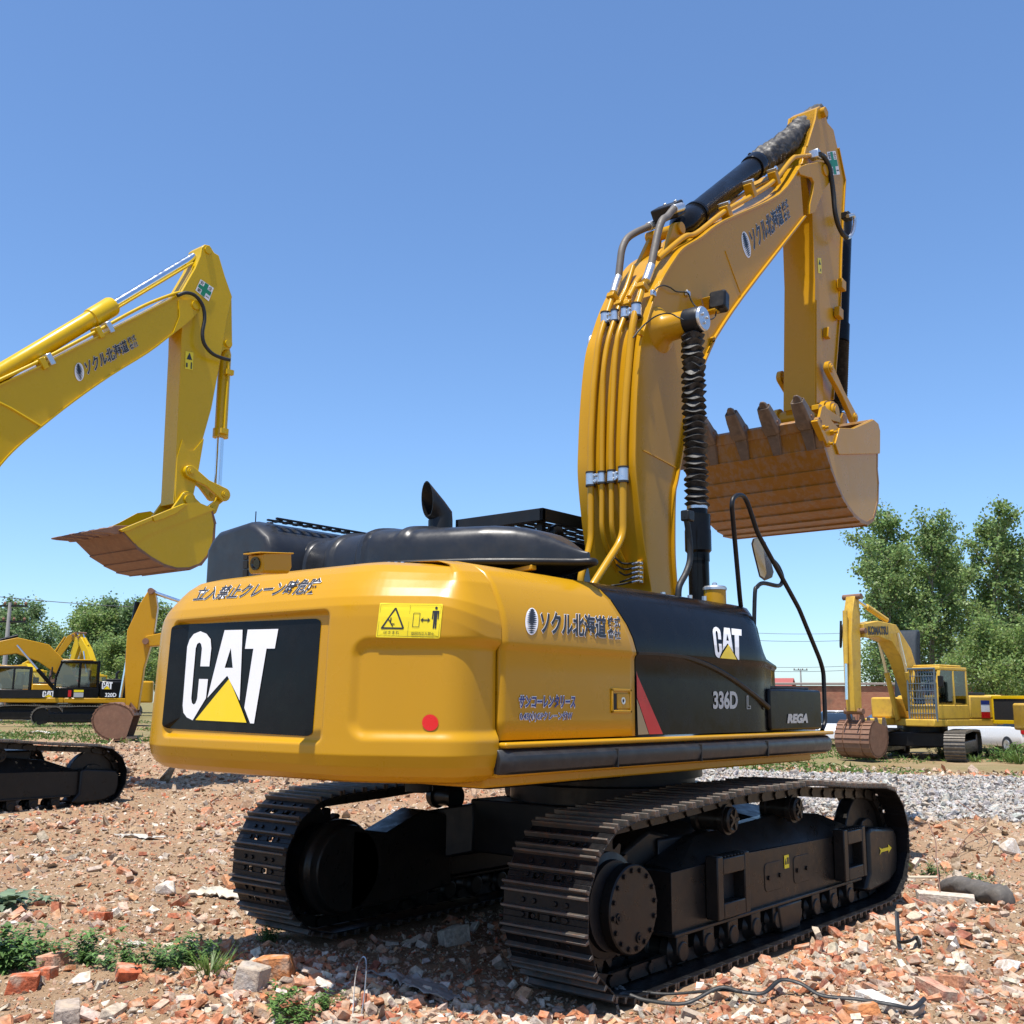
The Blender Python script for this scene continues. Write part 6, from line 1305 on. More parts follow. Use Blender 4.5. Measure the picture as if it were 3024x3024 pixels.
# dark arm standing behind the boom
t_ = empty('digging_arm', place(1716, 38.5), heading(.53, .85), 'dark grey arm with slotted side standing behind the weathered yellow boom at right', 'machine arm')
mb = MB(); mb.prism([(-.75, 0.4), (-.1, .35), (.15, 2.0), (-.55, 4.6), (-.85, 4.95), (-1.35, 5.0), (-1.45, 4.8), (-1.0, 3.0)], 'x', -.3, .55); mb.build('shell', mat('slate_grey_paint', (.028, .036, .044), .7, spec=.2), t_, .06); t_.scale = (.9,) * 3
mb = MB()
for k in range(7):
    for j in range(3): mb.b2((-.312, -1.25 + k * .09 + j * .02, 4.4 - k * .36 - j * .02), (-.30, -1.17 + k * .09 + j * .02, 4.15 - k * .36))
mb.build('slot', M['dark'], t_)

# ------------------------------------------------------------------ white cars
def car(px_, dist, rz, label):
    c = empty('car', place(px_, dist), rz, label, 'car', 'white cars parked by the wall')
    W = M['carwhite']; rg = []
    for y, zb, zt, w_ in ((-2.2, .45, .75, .70), (-2.12, .30, .98, .82), (-1.5, .25, 1.02, .88), (-.2, .25, 1.0, .90), (1.0, .25, .98, .89), (1.9, .28, .86, .84), (2.15, .34, .70, .70)):
        rg.append([(-w_, y, zb + .1), (-w_ * .94, y, zb), (w_ * .94, y, zb), (w_, y, zb + .1), (w_, y, (zb + zt) / 2), (w_ * .93, y, zt - .05), (w_ * .8, y, zt), (-w_ * .8, y, zt), (-w_ * .93, y, zt - .05), (-w_, y, (zb + zt) / 2)])
    mb = MB(); mb.loft(rg); mb.build('body', W, c, .03, ang=50)
    rg = []
    for y, zt, w_ in ((-2.0, 1.0, .74), (-1.55, 1.38, .68), (-1.2, 1.47, .64), (-.1, 1.48, .64), (.45, 1.35, .68), (1.1, .98, .76)):
        rg.append([(-.80, y, .95), (.80, y, .95), (w_, y, zt - .03), (w_ * .9, y, zt), (-w_ * .9, y, zt), (-w_, y, zt - .03)])
    mb = MB(); mb.loft(rg); rfx = mb.build('window', M['glass'], c, ang=50)
    mb = MB(); mb.loft([[(-.60, y, z), (.60, y, z), (.58, y, z + .03), (-.58, y, z + .03)] for y, z in ((-1.35, 1.44), (-.6, 1.485), (.05, 1.465))]); mb.build('roof', W, c, .01)
    for sx_ in (-1, 1):
        for y in (-1.35, 1.35):
            mb = MB(); mb.lathe((sx_ * .70, y, .32), (sx_, 0, 0), [(0, .32), (.18, .32), (.2, .28)], 24); wh = mb.build('wheel', M['rubber'], c, .01); mb = MB(); mb.lathe((sx_ * .89, y, .32), (sx_, 0, 0), [(0, .2), (.02, .18), (.01, .05)], 18); mb.build('rim', M['zinc'], wh)
        mb = MB(); mb.b2((sx_ * .50, -2.19, .72), (sx_ * .80, -2.06, .90)); mb.build('tail_lamp', M['red'], c, .02)
        mb = MB(); mb.b2((sx_ * .45, 2.0, .62), (sx_ * .78, 2.12, .74)); mb.build('headlight', M['zinc'], c, .02)
    mb = MB(); mb.b2((-.26, -2.235, .62), (.26, -2.22, .76)); mb.build('number_plate', M['blue'], c)
M['carwhite'] = mat('white_car_paint', (.78, .79, .80), .25, coat=.5, var=.02)
car(1893, 41, heading(.15, -.9), 'white hatchback seen from behind at the right edge below the open yellow door')
car(1806, 45, heading(.45, -.9), 'white car half hidden behind the raised track of the weathered excavator')
car(1676, 45, heading(.9, .2), 'white car glimpsed under the belly of the weathered excavator')
car(1577, 47, heading(.3, .9), 'white car mostly hidden behind the weathered stick and the storage box')

# ------------------------------------------------------------------ brick wall, houses, poles, wires
brick = bpy.data.materials.new('old_brick'); brick.use_nodes = True; t = brick.node_tree; N = t.nodes; L = t.links; b = N['Principled BSDF']; tc = N.new('ShaderNodeTexCoord'); br = N.new('ShaderNodeTexBrick'); mp = N.new('ShaderNodeMapping'); L.new(tc.outputs['Object'], mp.inputs[0]); mp.inputs['Rotation'].default_value = (R(90), 0, 0); L.new(mp.outputs[0], br.inputs[0])
br.inputs['Color1'].default_value = (.30, .10, .055, 1); br.inputs['Color2'].default_value = (.36, .15, .08, 1); br.inputs['Mortar'].default_value = (.34, .26, .2, 1); br.inputs['Scale'].default_value = 4.2; br.inputs['Mortar Size'].default_value = .012
nz = N.new('ShaderNodeTexNoise'); nz.inputs['Scale'].default_value = .9; nz.inputs['Detail'].default_value = 7; L.new(tc.outputs['Object'], nz.inputs['Vector']); rm = N.new('ShaderNodeMapRange'); rm.inputs[1].default_value = .5; rm.inputs[2].default_value = .68; rm.inputs[4].default_value = .7; L.new(nz.outputs[0], rm.inputs[0]); mx = N.new('ShaderNodeMix'); mx.data_type = 'RGBA'; mx.inputs[7].default_value = (.10, .07, .05, 1); L.new(rm.outputs[0], mx.inputs[0]); L.new(br.outputs[0], mx.inputs[6]); L.new(mx.outputs[2], b.inputs['Base Color']); b.inputs['Roughness'].default_value = .9
wa, wb = place(1440, 62), place(2150, 56); wd = (wb - wa); wl = wd.length
t_ = empty('brick_wall', wa, math.atan2(wd.y, wd.x), 'long old red brick wall behind the parked cars and machines at right', 'wall')
mb = MB(); mb.b2((0, -.12, -.4), (wl, .12, 2.85))
for k in range(int(wl / 5) + 1): mb.b2((k * 5 - .2, -.2, -.4), (k * 5 + .2, .2, 2.9))
mb.build('masonry', brick, t_); mb = MB(); mb.b2((-.3, -.24, 2.901), (wl, .24, 3.03)); mb.build('coping', mat('grey_coping', (.30, .25, .22), .9), t_, .02)
def house(px_, dist, rz, w_, d_, h, roofm, label, wallm, storey=1, eave=None, z=None):
    t_ = empty('house', place(px_, dist, z), rz, label, 'house')
    mb = MB(); mb.b2((-w_ / 2, -d_ / 2, -.3), (w_ / 2, d_ / 2, h)); mb.prism([(-d_ / 2, h), (d_ / 2, h), (0, h + d_ * .27)], 'x', -w_ / 2, w_ / 2); mb.build('wall', wallm, t_)
    mb = MB(); e = .5; r_ = d_ * .27
    for s_ in (1, -1): mb.prism([(s_ * (d_ / 2 + e), h - e * .54), (0, h + r_), (0, h + r_ + .16), (s_ * (d_ / 2 + e), h - e * .54 + .16)], 'x', -w_ / 2 - e, w_ / 2 + e)
    mb.build('roof', roofm, t_)
    if eave: mb = MB(); mb.b2((-w_ / 2 - .8, -d_ / 2 - .9, h - .75), (w_ / 2 + .8, -d_ / 2 - .02, h - .25)); mb.build('canopy', eave, t_, .05)
    for k in range(int(w_ / 2.4)):
        x = -w_ / 2 + 1.3 + k * 2.4
        for f in range(storey):
            mb = MB(); mb.b2((x - .75, -d_ / 2 - .06, .9 + f * 3), (x + .75, -d_ / 2 - .01, 2.5 + f * 3)); wn = mb.build('window', M['glass'], t_); mb = MB(); 
            for q in ((x - .8, x - .72), (x - .04, x + .04), (x + .72, x + .8)): mb.b2((q[0], -d_ / 2 - .09, .85 + f * 3), (q[1], -d_ / 2 - .005, 2.55 + f * 3))
            mb.build('frame', M['white'], wn)
    return t_
plaster = mat('white_plaster', (.66, .66, .66), .8, var=.06)
hr_ = lambda a: math.atan2((CRH * math.cos(a) + CFH * math.sin(a)).y, (CRH * math.cos(a) + CFH * math.sin(a)).x)
house(142, 112, hr_(.18), 4.2, 4.0, 4.3, mat('blue_grey_roof_sheet', (.16, .20, .26), .5), 'white house with red canopy and blue grey roof far back at left', plaster, 1, mat('red_canopy', (.55, .06, .08), .5), z=.9)
house(1452, 150, hr_(-.4), 6, 5, 4.0, mat('red_roof_tiles', (.30, .07, .06), .7), 'low white house with red tiled roof far behind the storage box', plaster, 1)
def pole(px_, dist, h, label, arms=1, z=None):
    t_ = empty('utility_pole', place(px_, dist, z), 0, label, 'utility pole'); mb = MB(); mb.lathe((0, 0, -.3), (0, 0, 1), [(0, .17), (h, .10)], 10); mb.build('shaft', M['concrete'], t_)
    for k in range(arms):
        mb = MB(); mb.box((0, 0, h - .5 - k * .9), (2.0, .1, .1), Matrix.Rotation(YAW, 3, 'Z')); ca = mb.build('cross_arm', M['blackm'], t_)
        for x in (-.9, -.3, .3, .9): mb = MB(); mb.lathe(Vector((x * math.cos(YAW), x * math.sin(YAW), h - .45 - k * .9)), (0, 0, 1), [(0, .05), (.1, .09), (.2, .05)], 8); mb.build('insulator', M['rust'], ca)
    return t_
M['concrete'] = mat('grey_concrete', (.36, .35, .33), .85, var=.15, vscale=4)
PA = pole(2, 60, 7.0, 'pole with dark insulators at the far left edge', 2)
pole(1513, 150, 7.2, 'slim pale utility pole above the brick wall at right', 1)
def wire(px0, py0, d0, px1, py1, d1, label, sag=.4, r_=.02):
    a, b = PD('F', px0, py0, d0), PD('F', px1, py1, d1); mb = MB(); mb.tube([a.lerp(b, k / 24) - Vector((0, 0, sag * 4 * (k / 24) * (1 - k / 24))) for k in range(25)], r_, 5); o = mb.build('power_line', M['cable']); tag(o, label, 'cable', 'overhead cables')
M['cable'] = mat('grey_cable', (.14, .14, .15), .7)
wire(-40, 1122, 60, 480, 1150, 75, 'overhead cable crossing the sky above the left trees', .25, .022)
for k, (y0, y1) in enumerate(((1192, 1192), (1206, 1206), (1256, 1254), (1264, 1262))): wire(1380, y0, 140, 1640, y1, 150, ('upper thin cable left of the weathered stick, far away', 'second thin cable from the top above the red roofed house', 'third thin cable from the top crossing the slim pole', 'lowest thin cable crossing the slim pole')[k], .3, .03)
# ================================================================== trees: tapered trunk and limbs, many small leaves
def leaf_mat(name, c, tr=.5):
    m = bpy.data.materials.new(name); m.use_nodes = True; t = m.node_tree; N = t.nodes; L = t.links; N.clear(); o = N.new('ShaderNodeOutputMaterial'); d = N.new('ShaderNodeBsdfPrincipled'); tl = N.new('ShaderNodeBsdfTranslucent'); mx = N.new('ShaderNodeMixShader'); mx.inputs[0].default_value = tr
    a = N.new('ShaderNodeAttribute'); a.attribute_name = 'tint'; mm = N.new('ShaderNodeMix'); mm.data_type = 'RGBA'; mm.blend_type = 'MULTIPLY'; mm.inputs[0].default_value = 1; mm.inputs[6].default_value = (*c, 1); L.new(a.outputs['Color'], mm.inputs[7])
    L.new(mm.outputs[2], d.inputs['Base Color']); d.inputs['Roughness'].default_value = .45; d.inputs['Specular IOR Level'].default_value = .4; L.new(mm.outputs[2], tl.inputs[0]); L.new(d.outputs[0], mx.inputs[1]); L.new(tl.outputs[0], mx.inputs[2]); L.new(mx.outputs[0], o.inputs[0]); return m
LM = [leaf_mat('poplar_leaf', (.235, .33, .115)), leaf_mat('willow_leaf', (.225, .31, .095)), leaf_mat('dark_leaf', (.18, .265, .11))]
BARK = mat('grey_bark', (.22, .19, .15), .9, var=.3, vscale=6, bump=.5)
def leaves_mesh(name, C, size, mt, n_dirs=None, aspect=.75):
    n = len(C); u = RNG.normal(0, 1, (n, 3)); u /= np.linalg.norm(u, axis=1)[:, None]; v = RNG.normal(0, 1, (n, 3)); v -= (v * u).sum(1)[:, None] * u; v /= np.linalg.norm(v, axis=1)[:, None]; w_ = np.cross(u, v)
    s = (size * RNG.uniform(.65, 1.3, n))[:, None]
    V_ = np.stack([C - u * s, C + v * s * aspect + w_ * s * .12, C + u * s, C - v * s * aspect + w_ * s * .12], 1).reshape(-1, 3); k = np.arange(n) * 4
    F_ = np.stack([k, k + 1, k + 2, k + 3], 1); me = bpy.data.meshes.new(name); me.vertices.add(len(V_)); me.vertices.foreach_set('co', V_.ravel()); me.loops.add(F_.size); me.loops.foreach_set('vertex_index', F_.ravel().astype(np.int32)); me.polygons.add(n); me.polygons.foreach_set('loop_start', np.arange(0, F_.size, 4, dtype=np.int32)); me.update(calc_edges=True)
    tint = np.repeat(np.clip(RNG.normal(1, .22, (n, 1)) * np.array([[1, 1, 1]]) + RNG.normal(0, .06, (n, 3)), .4, 1.8), 4, 0); a = me.attributes.new('tint', 'FLOAT_COLOR', 'POINT'); a.data.foreach_set('color', np.hstack([tint, np.ones((len(tint), 1))]).ravel().astype(np.float32)); me.materials.append(mt); return me
def make_tree(name, h, r_, n_leaf, leaf, seed, lm, rise=.9, low=.22, top_narrow=1.2, label=None, group=None):
    rs = random.Random(seed); root = empty(name, (0, 0, 0), 0, label, 'tree', group); mb = MB()
    def path(a, d, l_, k, wob): 
        out = [Vector(a)]; d = Vector(d).normalized()
        for _ in range(k): d = (d + Vector((rs.gauss(0, wob), rs.gauss(0, wob), rs.gauss(0, wob) * .6 + .05))).normalized(); out.append(out[-1] + d * l_ / k)
        return out
    tr = path((0, 0, -.2), (0, 0, 1), h * .93, 9, .045); mb.tube(tr, [max(.02, h * .014 * (1 - i / 9.6)) for i in range(10)], 7); tips = []
    nb = int(13 + h)
    for i in range(nb):
        t_ = low + (1 - low) * (i + rs.random()) / nb; q = t_ * 9; p = tr[int(q)].lerp(tr[min(9, int(q) + 1)], q % 1); a = rs.uniform(0, 6.28) + i * 2.4
        L_ = r_ * (1.25 - .25 * rs.random()) * (1 - max(0, (t_ - .35)) ** top_narrow * .95) * (.72 + .28 * min(1, (t_ - low) / .2)); d = Vector((math.cos(a), math.sin(a), rise * rs.uniform(.7, 1.4)))
        b = path(p, d, L_ * 1.25, 6, .12); mb.tube(b, [max(.008, h * .0045 * (1 - j / 6.5)) for j in range(7)], 5)
        for j in range(2, 7):
            tips.append((b[j], .16 * r_ * (1.2 - j / 9)))
            if rs.random() < .85:
                s_ = path(b[j], Vector((rs.gauss(0, 1), rs.gauss(0, 1), rs.gauss(.5, .5))), L_ * rs.uniform(.25, .5), 3, .2); mb.tube(s_, [.02, .014, .01, .006], 4); tips += [(q_, .11 * r_) for q_ in s_[1:]]
    tips += [(tr[k], .14 * r_) for k in (7, 8, 9)]
    mb.build('trunk', BARK, root, ang=60)
    k = RNG.integers(0, len(tips), n_leaf); c = np.array([tuple(t_[0]) for t_ in tips])[k]; s = np.array([t_[1] for t_ in tips])[k][:, None]
    cl = RNG.normal(0, 1, (n_leaf // 7 + 1, 3))[RNG.integers(0, n_leaf // 7, n_leaf)]
    C = c + RNG.normal(0, 1, (n_leaf, 3)) * s * .85
    link(bpy.data.objects.new('crown', leaves_mesh('crown', C, leaf, lm)), root); return root
def put(root, px_, dist, sc, rz, label, first, group, z=None):
    o = root if first else copy_tree(root); p = place(px_, dist, z); o.location = p; o.scale = (sc,) * 3 if not isinstance(sc, tuple) else sc; o.rotation_euler = (0, 0, rz); tag(o, label, 'tree', group); return o
POP = [make_tree('poplar_tree', 13.4, 2.6, 9000, .095, 3, LM[0], 1.1, .16), make_tree('poplar_tree', 13.4, 2.3, 8500, .10, 8, LM[0], 1.2, .18), make_tree('poplar_tree', 12.8, 2.6, 9000, .095, 15, LM[0], 1.0, .14)]
G1 = 'poplars in a row behind the brick wall'
used = set()
for k, (t_, px_, d, sc, rz, lb) in enumerate([
 (0, 1658, 64, (.98, .98, .86), .3, 'leftmost poplar of the row at right, sparse left edge against the sky'), (1, 1702, 66, (1.2, 1.2, 1.13), 1.1, 'tall pointed poplar second from the left in the row'), (2, 1762, 66, (1.05, 1.05, 1.06), 2.2, 'broad poplar behind the dark slotted arm'),
 (0, 1822, 68, (1.0, 1.0, 1.0), 3.0, 'poplar behind the guarded cab roof'), (1, 1882, 66, (1.15, 1.15, 1.06), 4.1, 'tallest poplar of the row, thin top above the open yellow door'), (2, 1940, 66, (1.0, 1.0, .98), .9, 'poplar at the right edge of the picture'), (0, 1990, 69, (1., 1., .98), 5., 'poplar just beyond the right edge, branches reaching in'),
 (1, 1735, 74, (1.05, 1.05, 1.0), 2.9, 'poplar of the back rank showing between the second and third of the row'), (2, 1850, 76, (1.1, 1.1, 1.0), .2, 'poplar of the back rank above the white cars')]):
    put(POP[t_], px_, d, sc, rz, lb, t_ not in used, G1); used.add(t_)
BU = make_tree('round_tree', 5.2, 2.6, 15000, .075, 21, LM[1], .6, .12)
used = False
for px_, d, sc, rz, lb in ((1905, 52, 1.0, 0, 'light green bushy tree in front of the poplars at the right edge'), (1960, 54, 1.1, 2, 'second light green bushy tree cut by the right edge')): put(BU, px_, d, sc, rz, lb, not used, 'bushy trees before the wall'); used = True
LT_ = [make_tree('broadleaf_tree', 10.5, 4.0, 15000, .13, 31, LM[1], .9, .12), make_tree('broadleaf_tree', 10.5, 3.3, 14000, .13, 37, LM[2], 1.1, .12)]
used = set()
for t_, px_, d, sc, rz, lb in [(1, 38, 92, (.95, .95, .86), .4, 'dark conical tree at the left edge behind the machines'), (1, -12, 95, (.9, .9, .8), 2, 'dark tree cut by the left edge behind the pole'), (0, 130, 100, (1., 1., .80), 0, 'rounded green tree left of the white house roof'), (0, 180, 104, (1.1, 1.1, .92), 1.3, 'large rounded tree directly behind the white house'), (1, 215, 100, (1.05, 1.05, .93), 3.1, 'tall dark green tree behind the folded yellow stick'), (0, 262, 102, (1.1, 1.1, .90), 4.4, 'green tree partly behind the resting stick of the brown bucket'), (1, 305, 106, (1., 1., .85), 5.2, 'tree next to the counterweight edge in the far background'), (0, 228, 84, (.8, .8, .52), 2.4, 'low bushy tree in front of the far left tree group'), (0, 80, 110, (.9, .9, .55), 2.2, 'low far tree between the two left groups')]:
    put(LT_[t_], px_, d, sc, rz, lb, t_ not in used, 'trees far back at left'); used.add(t_)

# ------------------------------------------------------------------ weeds and grass
GL = [leaf_mat('weed_leaf', (.12, .22, .06), .3), leaf_mat('thistle_leaf', (.17, .235, .14), .25), leaf_mat('grass_blade', (.10, .17, .035), .3)]
def blade(mb, p, d, l_, w_, droop, n=4, lobes=False):
    p = Vector(p); d = Vector(d).normalized(); s_ = d.cross(Vector((0, 0, 1))); s_ = s_.normalized() if s_.length > .05 else Vector((1, 0, 0)); L_, R_ = [], []
    for i in range(n + 1):
        t = i / n; ww = w_ * (math.sin(math.pi * min(1, .12 + t * .88)) ** .7) * ((1.25 if i % 2 else .7) if lobes else 1)
        L_.append(p - s_ * ww + Vector((0, 0, .25 * ww))); R_.append(p + s_ * ww + Vector((0, 0, .25 * ww))); d = (d + Vector((0, 0, -droop / n))).normalized(); p = p + d * (l_ / n)
    mb.raw(L_ + R_, [(i, i + 1, n + 2 + i, n + 1 + i) for i in range(n)])
def weed(name, loc, kind, sc, seed, label, group=None):
    sc = sc * (.8 if sc < 1.59 else 1); rs = random.Random(seed); root = empty(name, (loc.x, loc.y, gz(loc.x, loc.y) - .01), rs.uniform(0, 6), label, 'weed', group); mb = MB()
    if kind == 'rosette':
        for i in range(34):
            a = rs.uniform(0, 6.28); e = rs.uniform(.25, 1.3); blade(mb, (rs.gauss(0, .03) * sc, rs.gauss(0, .03) * sc, .01 + rs.random() * .05 * sc), (math.cos(a), math.sin(a), e), sc * rs.uniform(.16, .34), sc * rs.uniform(.025, .05), rs.uniform(.8, 1.8), 7, True)
        m_ = GL[1]
    elif kind == 'clump':
        for s in range(26):
            a = rs.uniform(0, 6.28); r_ = abs(rs.gauss(0, .13)) * sc; b = Vector((r_ * math.cos(a), r_ * math.sin(a), 0)); hh = sc * rs.uniform(.10, .26)
            for i in range(26):
                t = rs.random(); a2 = rs.uniform(0, 6.28); q = b * (1 + t * .5) + Vector((0, 0, hh * t)); blade(mb, q, (math.cos(a2), math.sin(a2), rs.uniform(.1, 1.2)), sc * rs.uniform(.045, .085), sc * rs.uniform(.008, .015), .7, 2)
        m_ = GL[0]
    else:
        for i in range(150):
            a = rs.uniform(0, 6.28); r_ = abs(rs.gauss(0, .10)) * sc; blade(mb, (r_ * math.cos(a), r_ * math.sin(a), 0), (math.cos(a) * .5, math.sin(a) * .5, 1), sc * rs.uniform(.12, .32), sc * .0045, rs.uniform(.4, 1.6), 5)
        m_ = GL[2]
    o = mb.build('leaves', m_, root, ang=180); me = o.data; at_ = me.attributes.new('tint', 'FLOAT_COLOR', 'POINT'); nv = len(me.vertices); q = np.repeat(np.clip(RNG.normal(1, .18, (nv // 6 + 1, 1)), .5, 1.6), 6, 0)[:nv]; at_.data.foreach_set('color', np.hstack([q, q, q, np.ones((nv, 1))]).ravel().astype(np.float32)); return root
def gp(v, x, y): # picture point to the ground
    d = ray(v, x, y); t = -CAM_P[2] / d[2]
    for _ in range(6):
        p = CAM_P + d * t; t = (gz(p[0], p[1]) - CAM_P[2]) / d[2]
    p = CAM_P + d * t; return Vector(p)
WG = 'weeds growing out of the rubble'
weed('thistle_plant', gp('k', 20, 700), 'rosette', 1.5, 1, 'large pale thistle with broad leaves at the left edge, above the other weeds', WG)
weed('thistle_plant', gp('k', 90, 640), 'rosette', 1.0, 12, 'smaller thistle touching the large one at the left edge', WG)
weed('leafy_weed', gp('k', 300, 640), 'rosette', .62, 2, 'small light green weed right of the large thistle', WG)
weed('leafy_weed', gp('k', 30, 1130), 'clump', 1.5, 3, 'bushy weed at the left edge behind the square brick', WG)
weed('leafy_weed', gp('k', 110, 1060), 'clump', 1.1, 13, 'weed between the bushy one at the left edge and the square brick', WG)
weed('leafy_weed', gp('k', 600, 1060), 'clump', 1.0, 4, 'upright dark green weed right of the square brick', WG)
weed('leafy_weed', gp('k', 330, 1010), 'clump', .5, 14, 'tiny weed directly behind the square brick', WG)
weed('leafy_weed', gp('k', 890, 1090), 'clump', .72, 5, 'small weed left of the wide green patch near the shadow', WG)
weed('leafy_weed', gp('k', 1180, 1090), 'clump', .8, 16, 'left half of the wide green patch at the shadow edge', WG)
weed('leafy_weed', gp('k', 1350, 1090), 'clump', .95, 6, 'right half of the wide green patch at the shadow edge', WG)
weed('grass_tuft', gp('k', 1500, 1150), 'grass', .8, 7, 'tuft of long grass blades beside the wide green patch', WG)
weed('leafy_weed', gp('F', 548, 1930), 'clump', .78, 8, 'fresh green weed at the bottom edge of the picture', WG)
weed('leafy_weed', gp('F', 605, 1905), 'clump', .4, 18, 'tiny weed right of the fresh green one at the bottom', WG)
weed('leafy_weed', gp('e', 330, 1010), 'clump', .6, 9, 'weed growing in the shadow behind the grass tuft', WG)
weed('leafy_weed', gp('l', 1570, 620), 'clump', .85, 10, 'small weed behind the grey roll of cloth', WG)
weed('leafy_weed', gp('l', 1200, 490), 'clump', .7, 11, 'yellowish low weed right of the front of the track', WG)
BW = [('j', 620, 905, 2.4), ('j', 700, 870, 2.0), ('j', 780, 850, 1.6), ('j', 900, 870, 1.0), ('j', 1270, 880, 2.0), ('j', 1340, 900, 2.0), ('j', 1430, 905, 1.6), ('j', 1550, 930, 1.4), ('j', 1660, 900, 1.6), ('j', 1760, 900, 2.4), ('j', 1830, 930, 2.4), ('j', 1900, 950, 2.2), ('j', 1850, 850, 2.2), ('j', 600, 640, 2.6)]
for k, (v, x, y, s_) in enumerate(BW):
    weed('tall_weed', gp(v, x, y), 'grass' if k % 2 else 'clump', s_, 60 + k, ['tall feathery weed beside the rusty bucket on the ground', 'weed leaning out from behind the rusty bucket', 'spreading weed left of the dark underbody at right', 'low weed on the earth heap under the belly', 'tall grass before the front of the dusty track', 'grass in the middle of the dusty track', 'low grass at the rear half of the dusty track', 'low grass behind the dusty track by the gravel', 'green grass between dusty track and right edge', 'yellow green weed bank left part at the right edge', 'yellow green weed bank middle part at the right edge', 'yellow green weed at the very right edge above the gravel', 'weed behind the bank at the right edge', 'dry weed in front of the brick wall beside the stick'][k], 'tall weeds in the back of the yard')
# thin grass cover further out
n = 5200; xy, d, a = field(n * 3, 22, 62, -.58, .58, .6); gk = np.interp(d, [22, 30, 62], [.2, .8, 1]) * (fbm(xy[:, 0], xy[:, 1], .3, 3, 5) > .46) * np.where(a > 0, 1, d > 31) * ~gravel_zone(xy[:, 0], xy[:, 1]); xy = xy[RNG.random(len(xy)) < gk]
Cg = np.stack([xy[:, 0], xy[:, 1], hbase(xy[:, 0], xy[:, 1]) + .06], 1); Cg = np.repeat(Cg, 5, 0) + RNG.normal(0, 1, (len(Cg) * 5, 3)) * np.array([.16, .16, .05])
tag(link(bpy.data.objects.new('grass', leaves_mesh('grass', Cg, .085, GL[2], aspect=.25))), kind='stuff')
# ================================================================== single things lying in the foreground
def chunk(name, v, x, y, dims, boxy, tint, label, cat, rz=None, seed=0, group=None, sinkk=.25):
    p = gp(v, x, y); V_, F_ = rock_template(4 if boxy else 14, 300 + seed, (1, 1, 1), boxy); V_ = V_ * np.array(dims) / 2; me = bpy.data.meshes.new(name); me.from_pydata(V_.tolist(), [], F_.tolist())
    a = me.attributes.new('tint', 'FLOAT_COLOR', 'POINT'); a.data.foreach_set('color', np.tile([*tint, 1], len(V_)).astype(np.float32)); me.materials.append(rockmat)
    o = link(bpy.data.objects.new(name, me)); o.rotation_euler = (random.uniform(-.2, .2), random.uniform(-.2, .2), rz if rz is not None else random.uniform(0, 6)); o.location = (p.x, p.y, gz(p.x, p.y) + dims[2] * (.5 - sinkk))
    m_ = o.modifiers.new('bevel', 'BEVEL'); m_.width = min(dims) * .05; m_.segments = 1
    return tag(o, label, cat, group)
ORG, RED, PAL_, GRY, WHT = (.52, .21, .08), (.45, .12, .055), (.50, .42, .33), (.34, .30, .26), (.66, .64, .60)
chunk('brick_piece', 'e', 365, 1200, (.24, .16, .16), .3, ORG, 'large bright orange brick piece at the edge of the shadow, bottom left of centre', 'brick', .6, 1)
chunk('brick_piece', 'k', 375, 1110, (.17, .13, .12), .12, (.50, .23, .14), 'square pale red brick between the weeds at left', 'brick', .2, 2)
chunk('brick_piece', 'k', 160, 1270, (.20, .14, .13), .35, RED, 'tall red brick piece near the left edge below the bushy weed', 'brick', .9, 3)
chunk('brick_piece', 'k', 915, 1165, (.30, .15, .07), .3, RED, 'long flat red brick below the wide green patch', 'brick', -.5, 4)
chunk('brick_piece', 'k', 720, 760, (.16, .12, .08), .3, RED, 'red brick left of the middle in the dirt, beside a pale shard', 'brick', .4, 5)
chunk('brick_piece', 'l', 1370, 1380, (.20, .11, .10), .2, (.40, .19, .11), 'squared brown brick end at lower right, farther of the pair', 'brick', -.35, 6)
chunk('brick_piece', 'l', 1240, 1450, (.26, .11, .10), .2, (.45, .23, .16), 'long pinkish brick at lower right, nearer of the pair', 'brick', -.55, 7)
chunk('brick_piece', 'l', 650, 1600, (.20, .10, .08), .25, ORG, 'orange brick under the black strap at lower right', 'brick', .7, 8)
chunk('brick_piece', 'l', 850, 940, (.22, .09, .09), .3, (.34, .15, .07), 'brown brick lying on the crest of the rubble beside the track', 'brick', -.5, 9)
chunk('brick_piece', 'k', 330, 1180, (.14, .1, .09), .3, RED, 'half buried red brick under the square pale one', 'brick', .3, 10)
chunk('concrete_lump', 'k', 1190, 580, (.30, .20, .16), 0, (.58, .53, .46), 'whitish broken lump lying alone left of the far track', 'concrete lump', .3, 11)
chunk('stone', 'l', 1060, 860, (.18, .15, .11), 0, (.55, .45, .33), 'round pale stone on the rubble right of the track', 'stone', None, 12)
chunk('stone', 'l', 540, 850, (.17, .12, .10), 0, (.52, .48, .42), 'grey white stone close to the bottom shoes of the track', 'stone', None, 13)
chunk('stone', 'l', 1840, 330, (.42, .3, .26), 0, (.50, .45, .40), 'big grey pink stone at the right edge', 'stone', None, 14)
chunk('stone', 'l', 1330, 720, (.55, .32, .12), .3, (.52, .45, .37), 'flat pale slab in front of the grey roll', 'stone', .3, 15)
chunk('stone', 'e', 1300, 1030, (.22, .18, .18), .35, (.42, .37, .30), 'pale square stone in the shadow between the tracks', 'stone', None, 16)
chunk('stone', 'k', 590, 1215, (.15, .12, .1), 0, (.62, .56, .48), 'white round stone below the weeds at left', 'stone', None, 17)
chunk('stone', 'k', 470, 1480, (.30, .14, .12), .3, (.34, .28, .23), 'grey brown slab at the bottom edge left', 'stone', -.5, 18)
chunk('stone', 'l', 790, 1530, (.26, .17, .08), .25, WHT, 'white flat tile at the bottom right next to the black strap', 'stone', -.4, 19)
chunk('stone', 'e', 250, 1250, (.18, .13, .15), .3, GRY, 'grey broken stone left of the large orange brick', 'stone', None, 20)
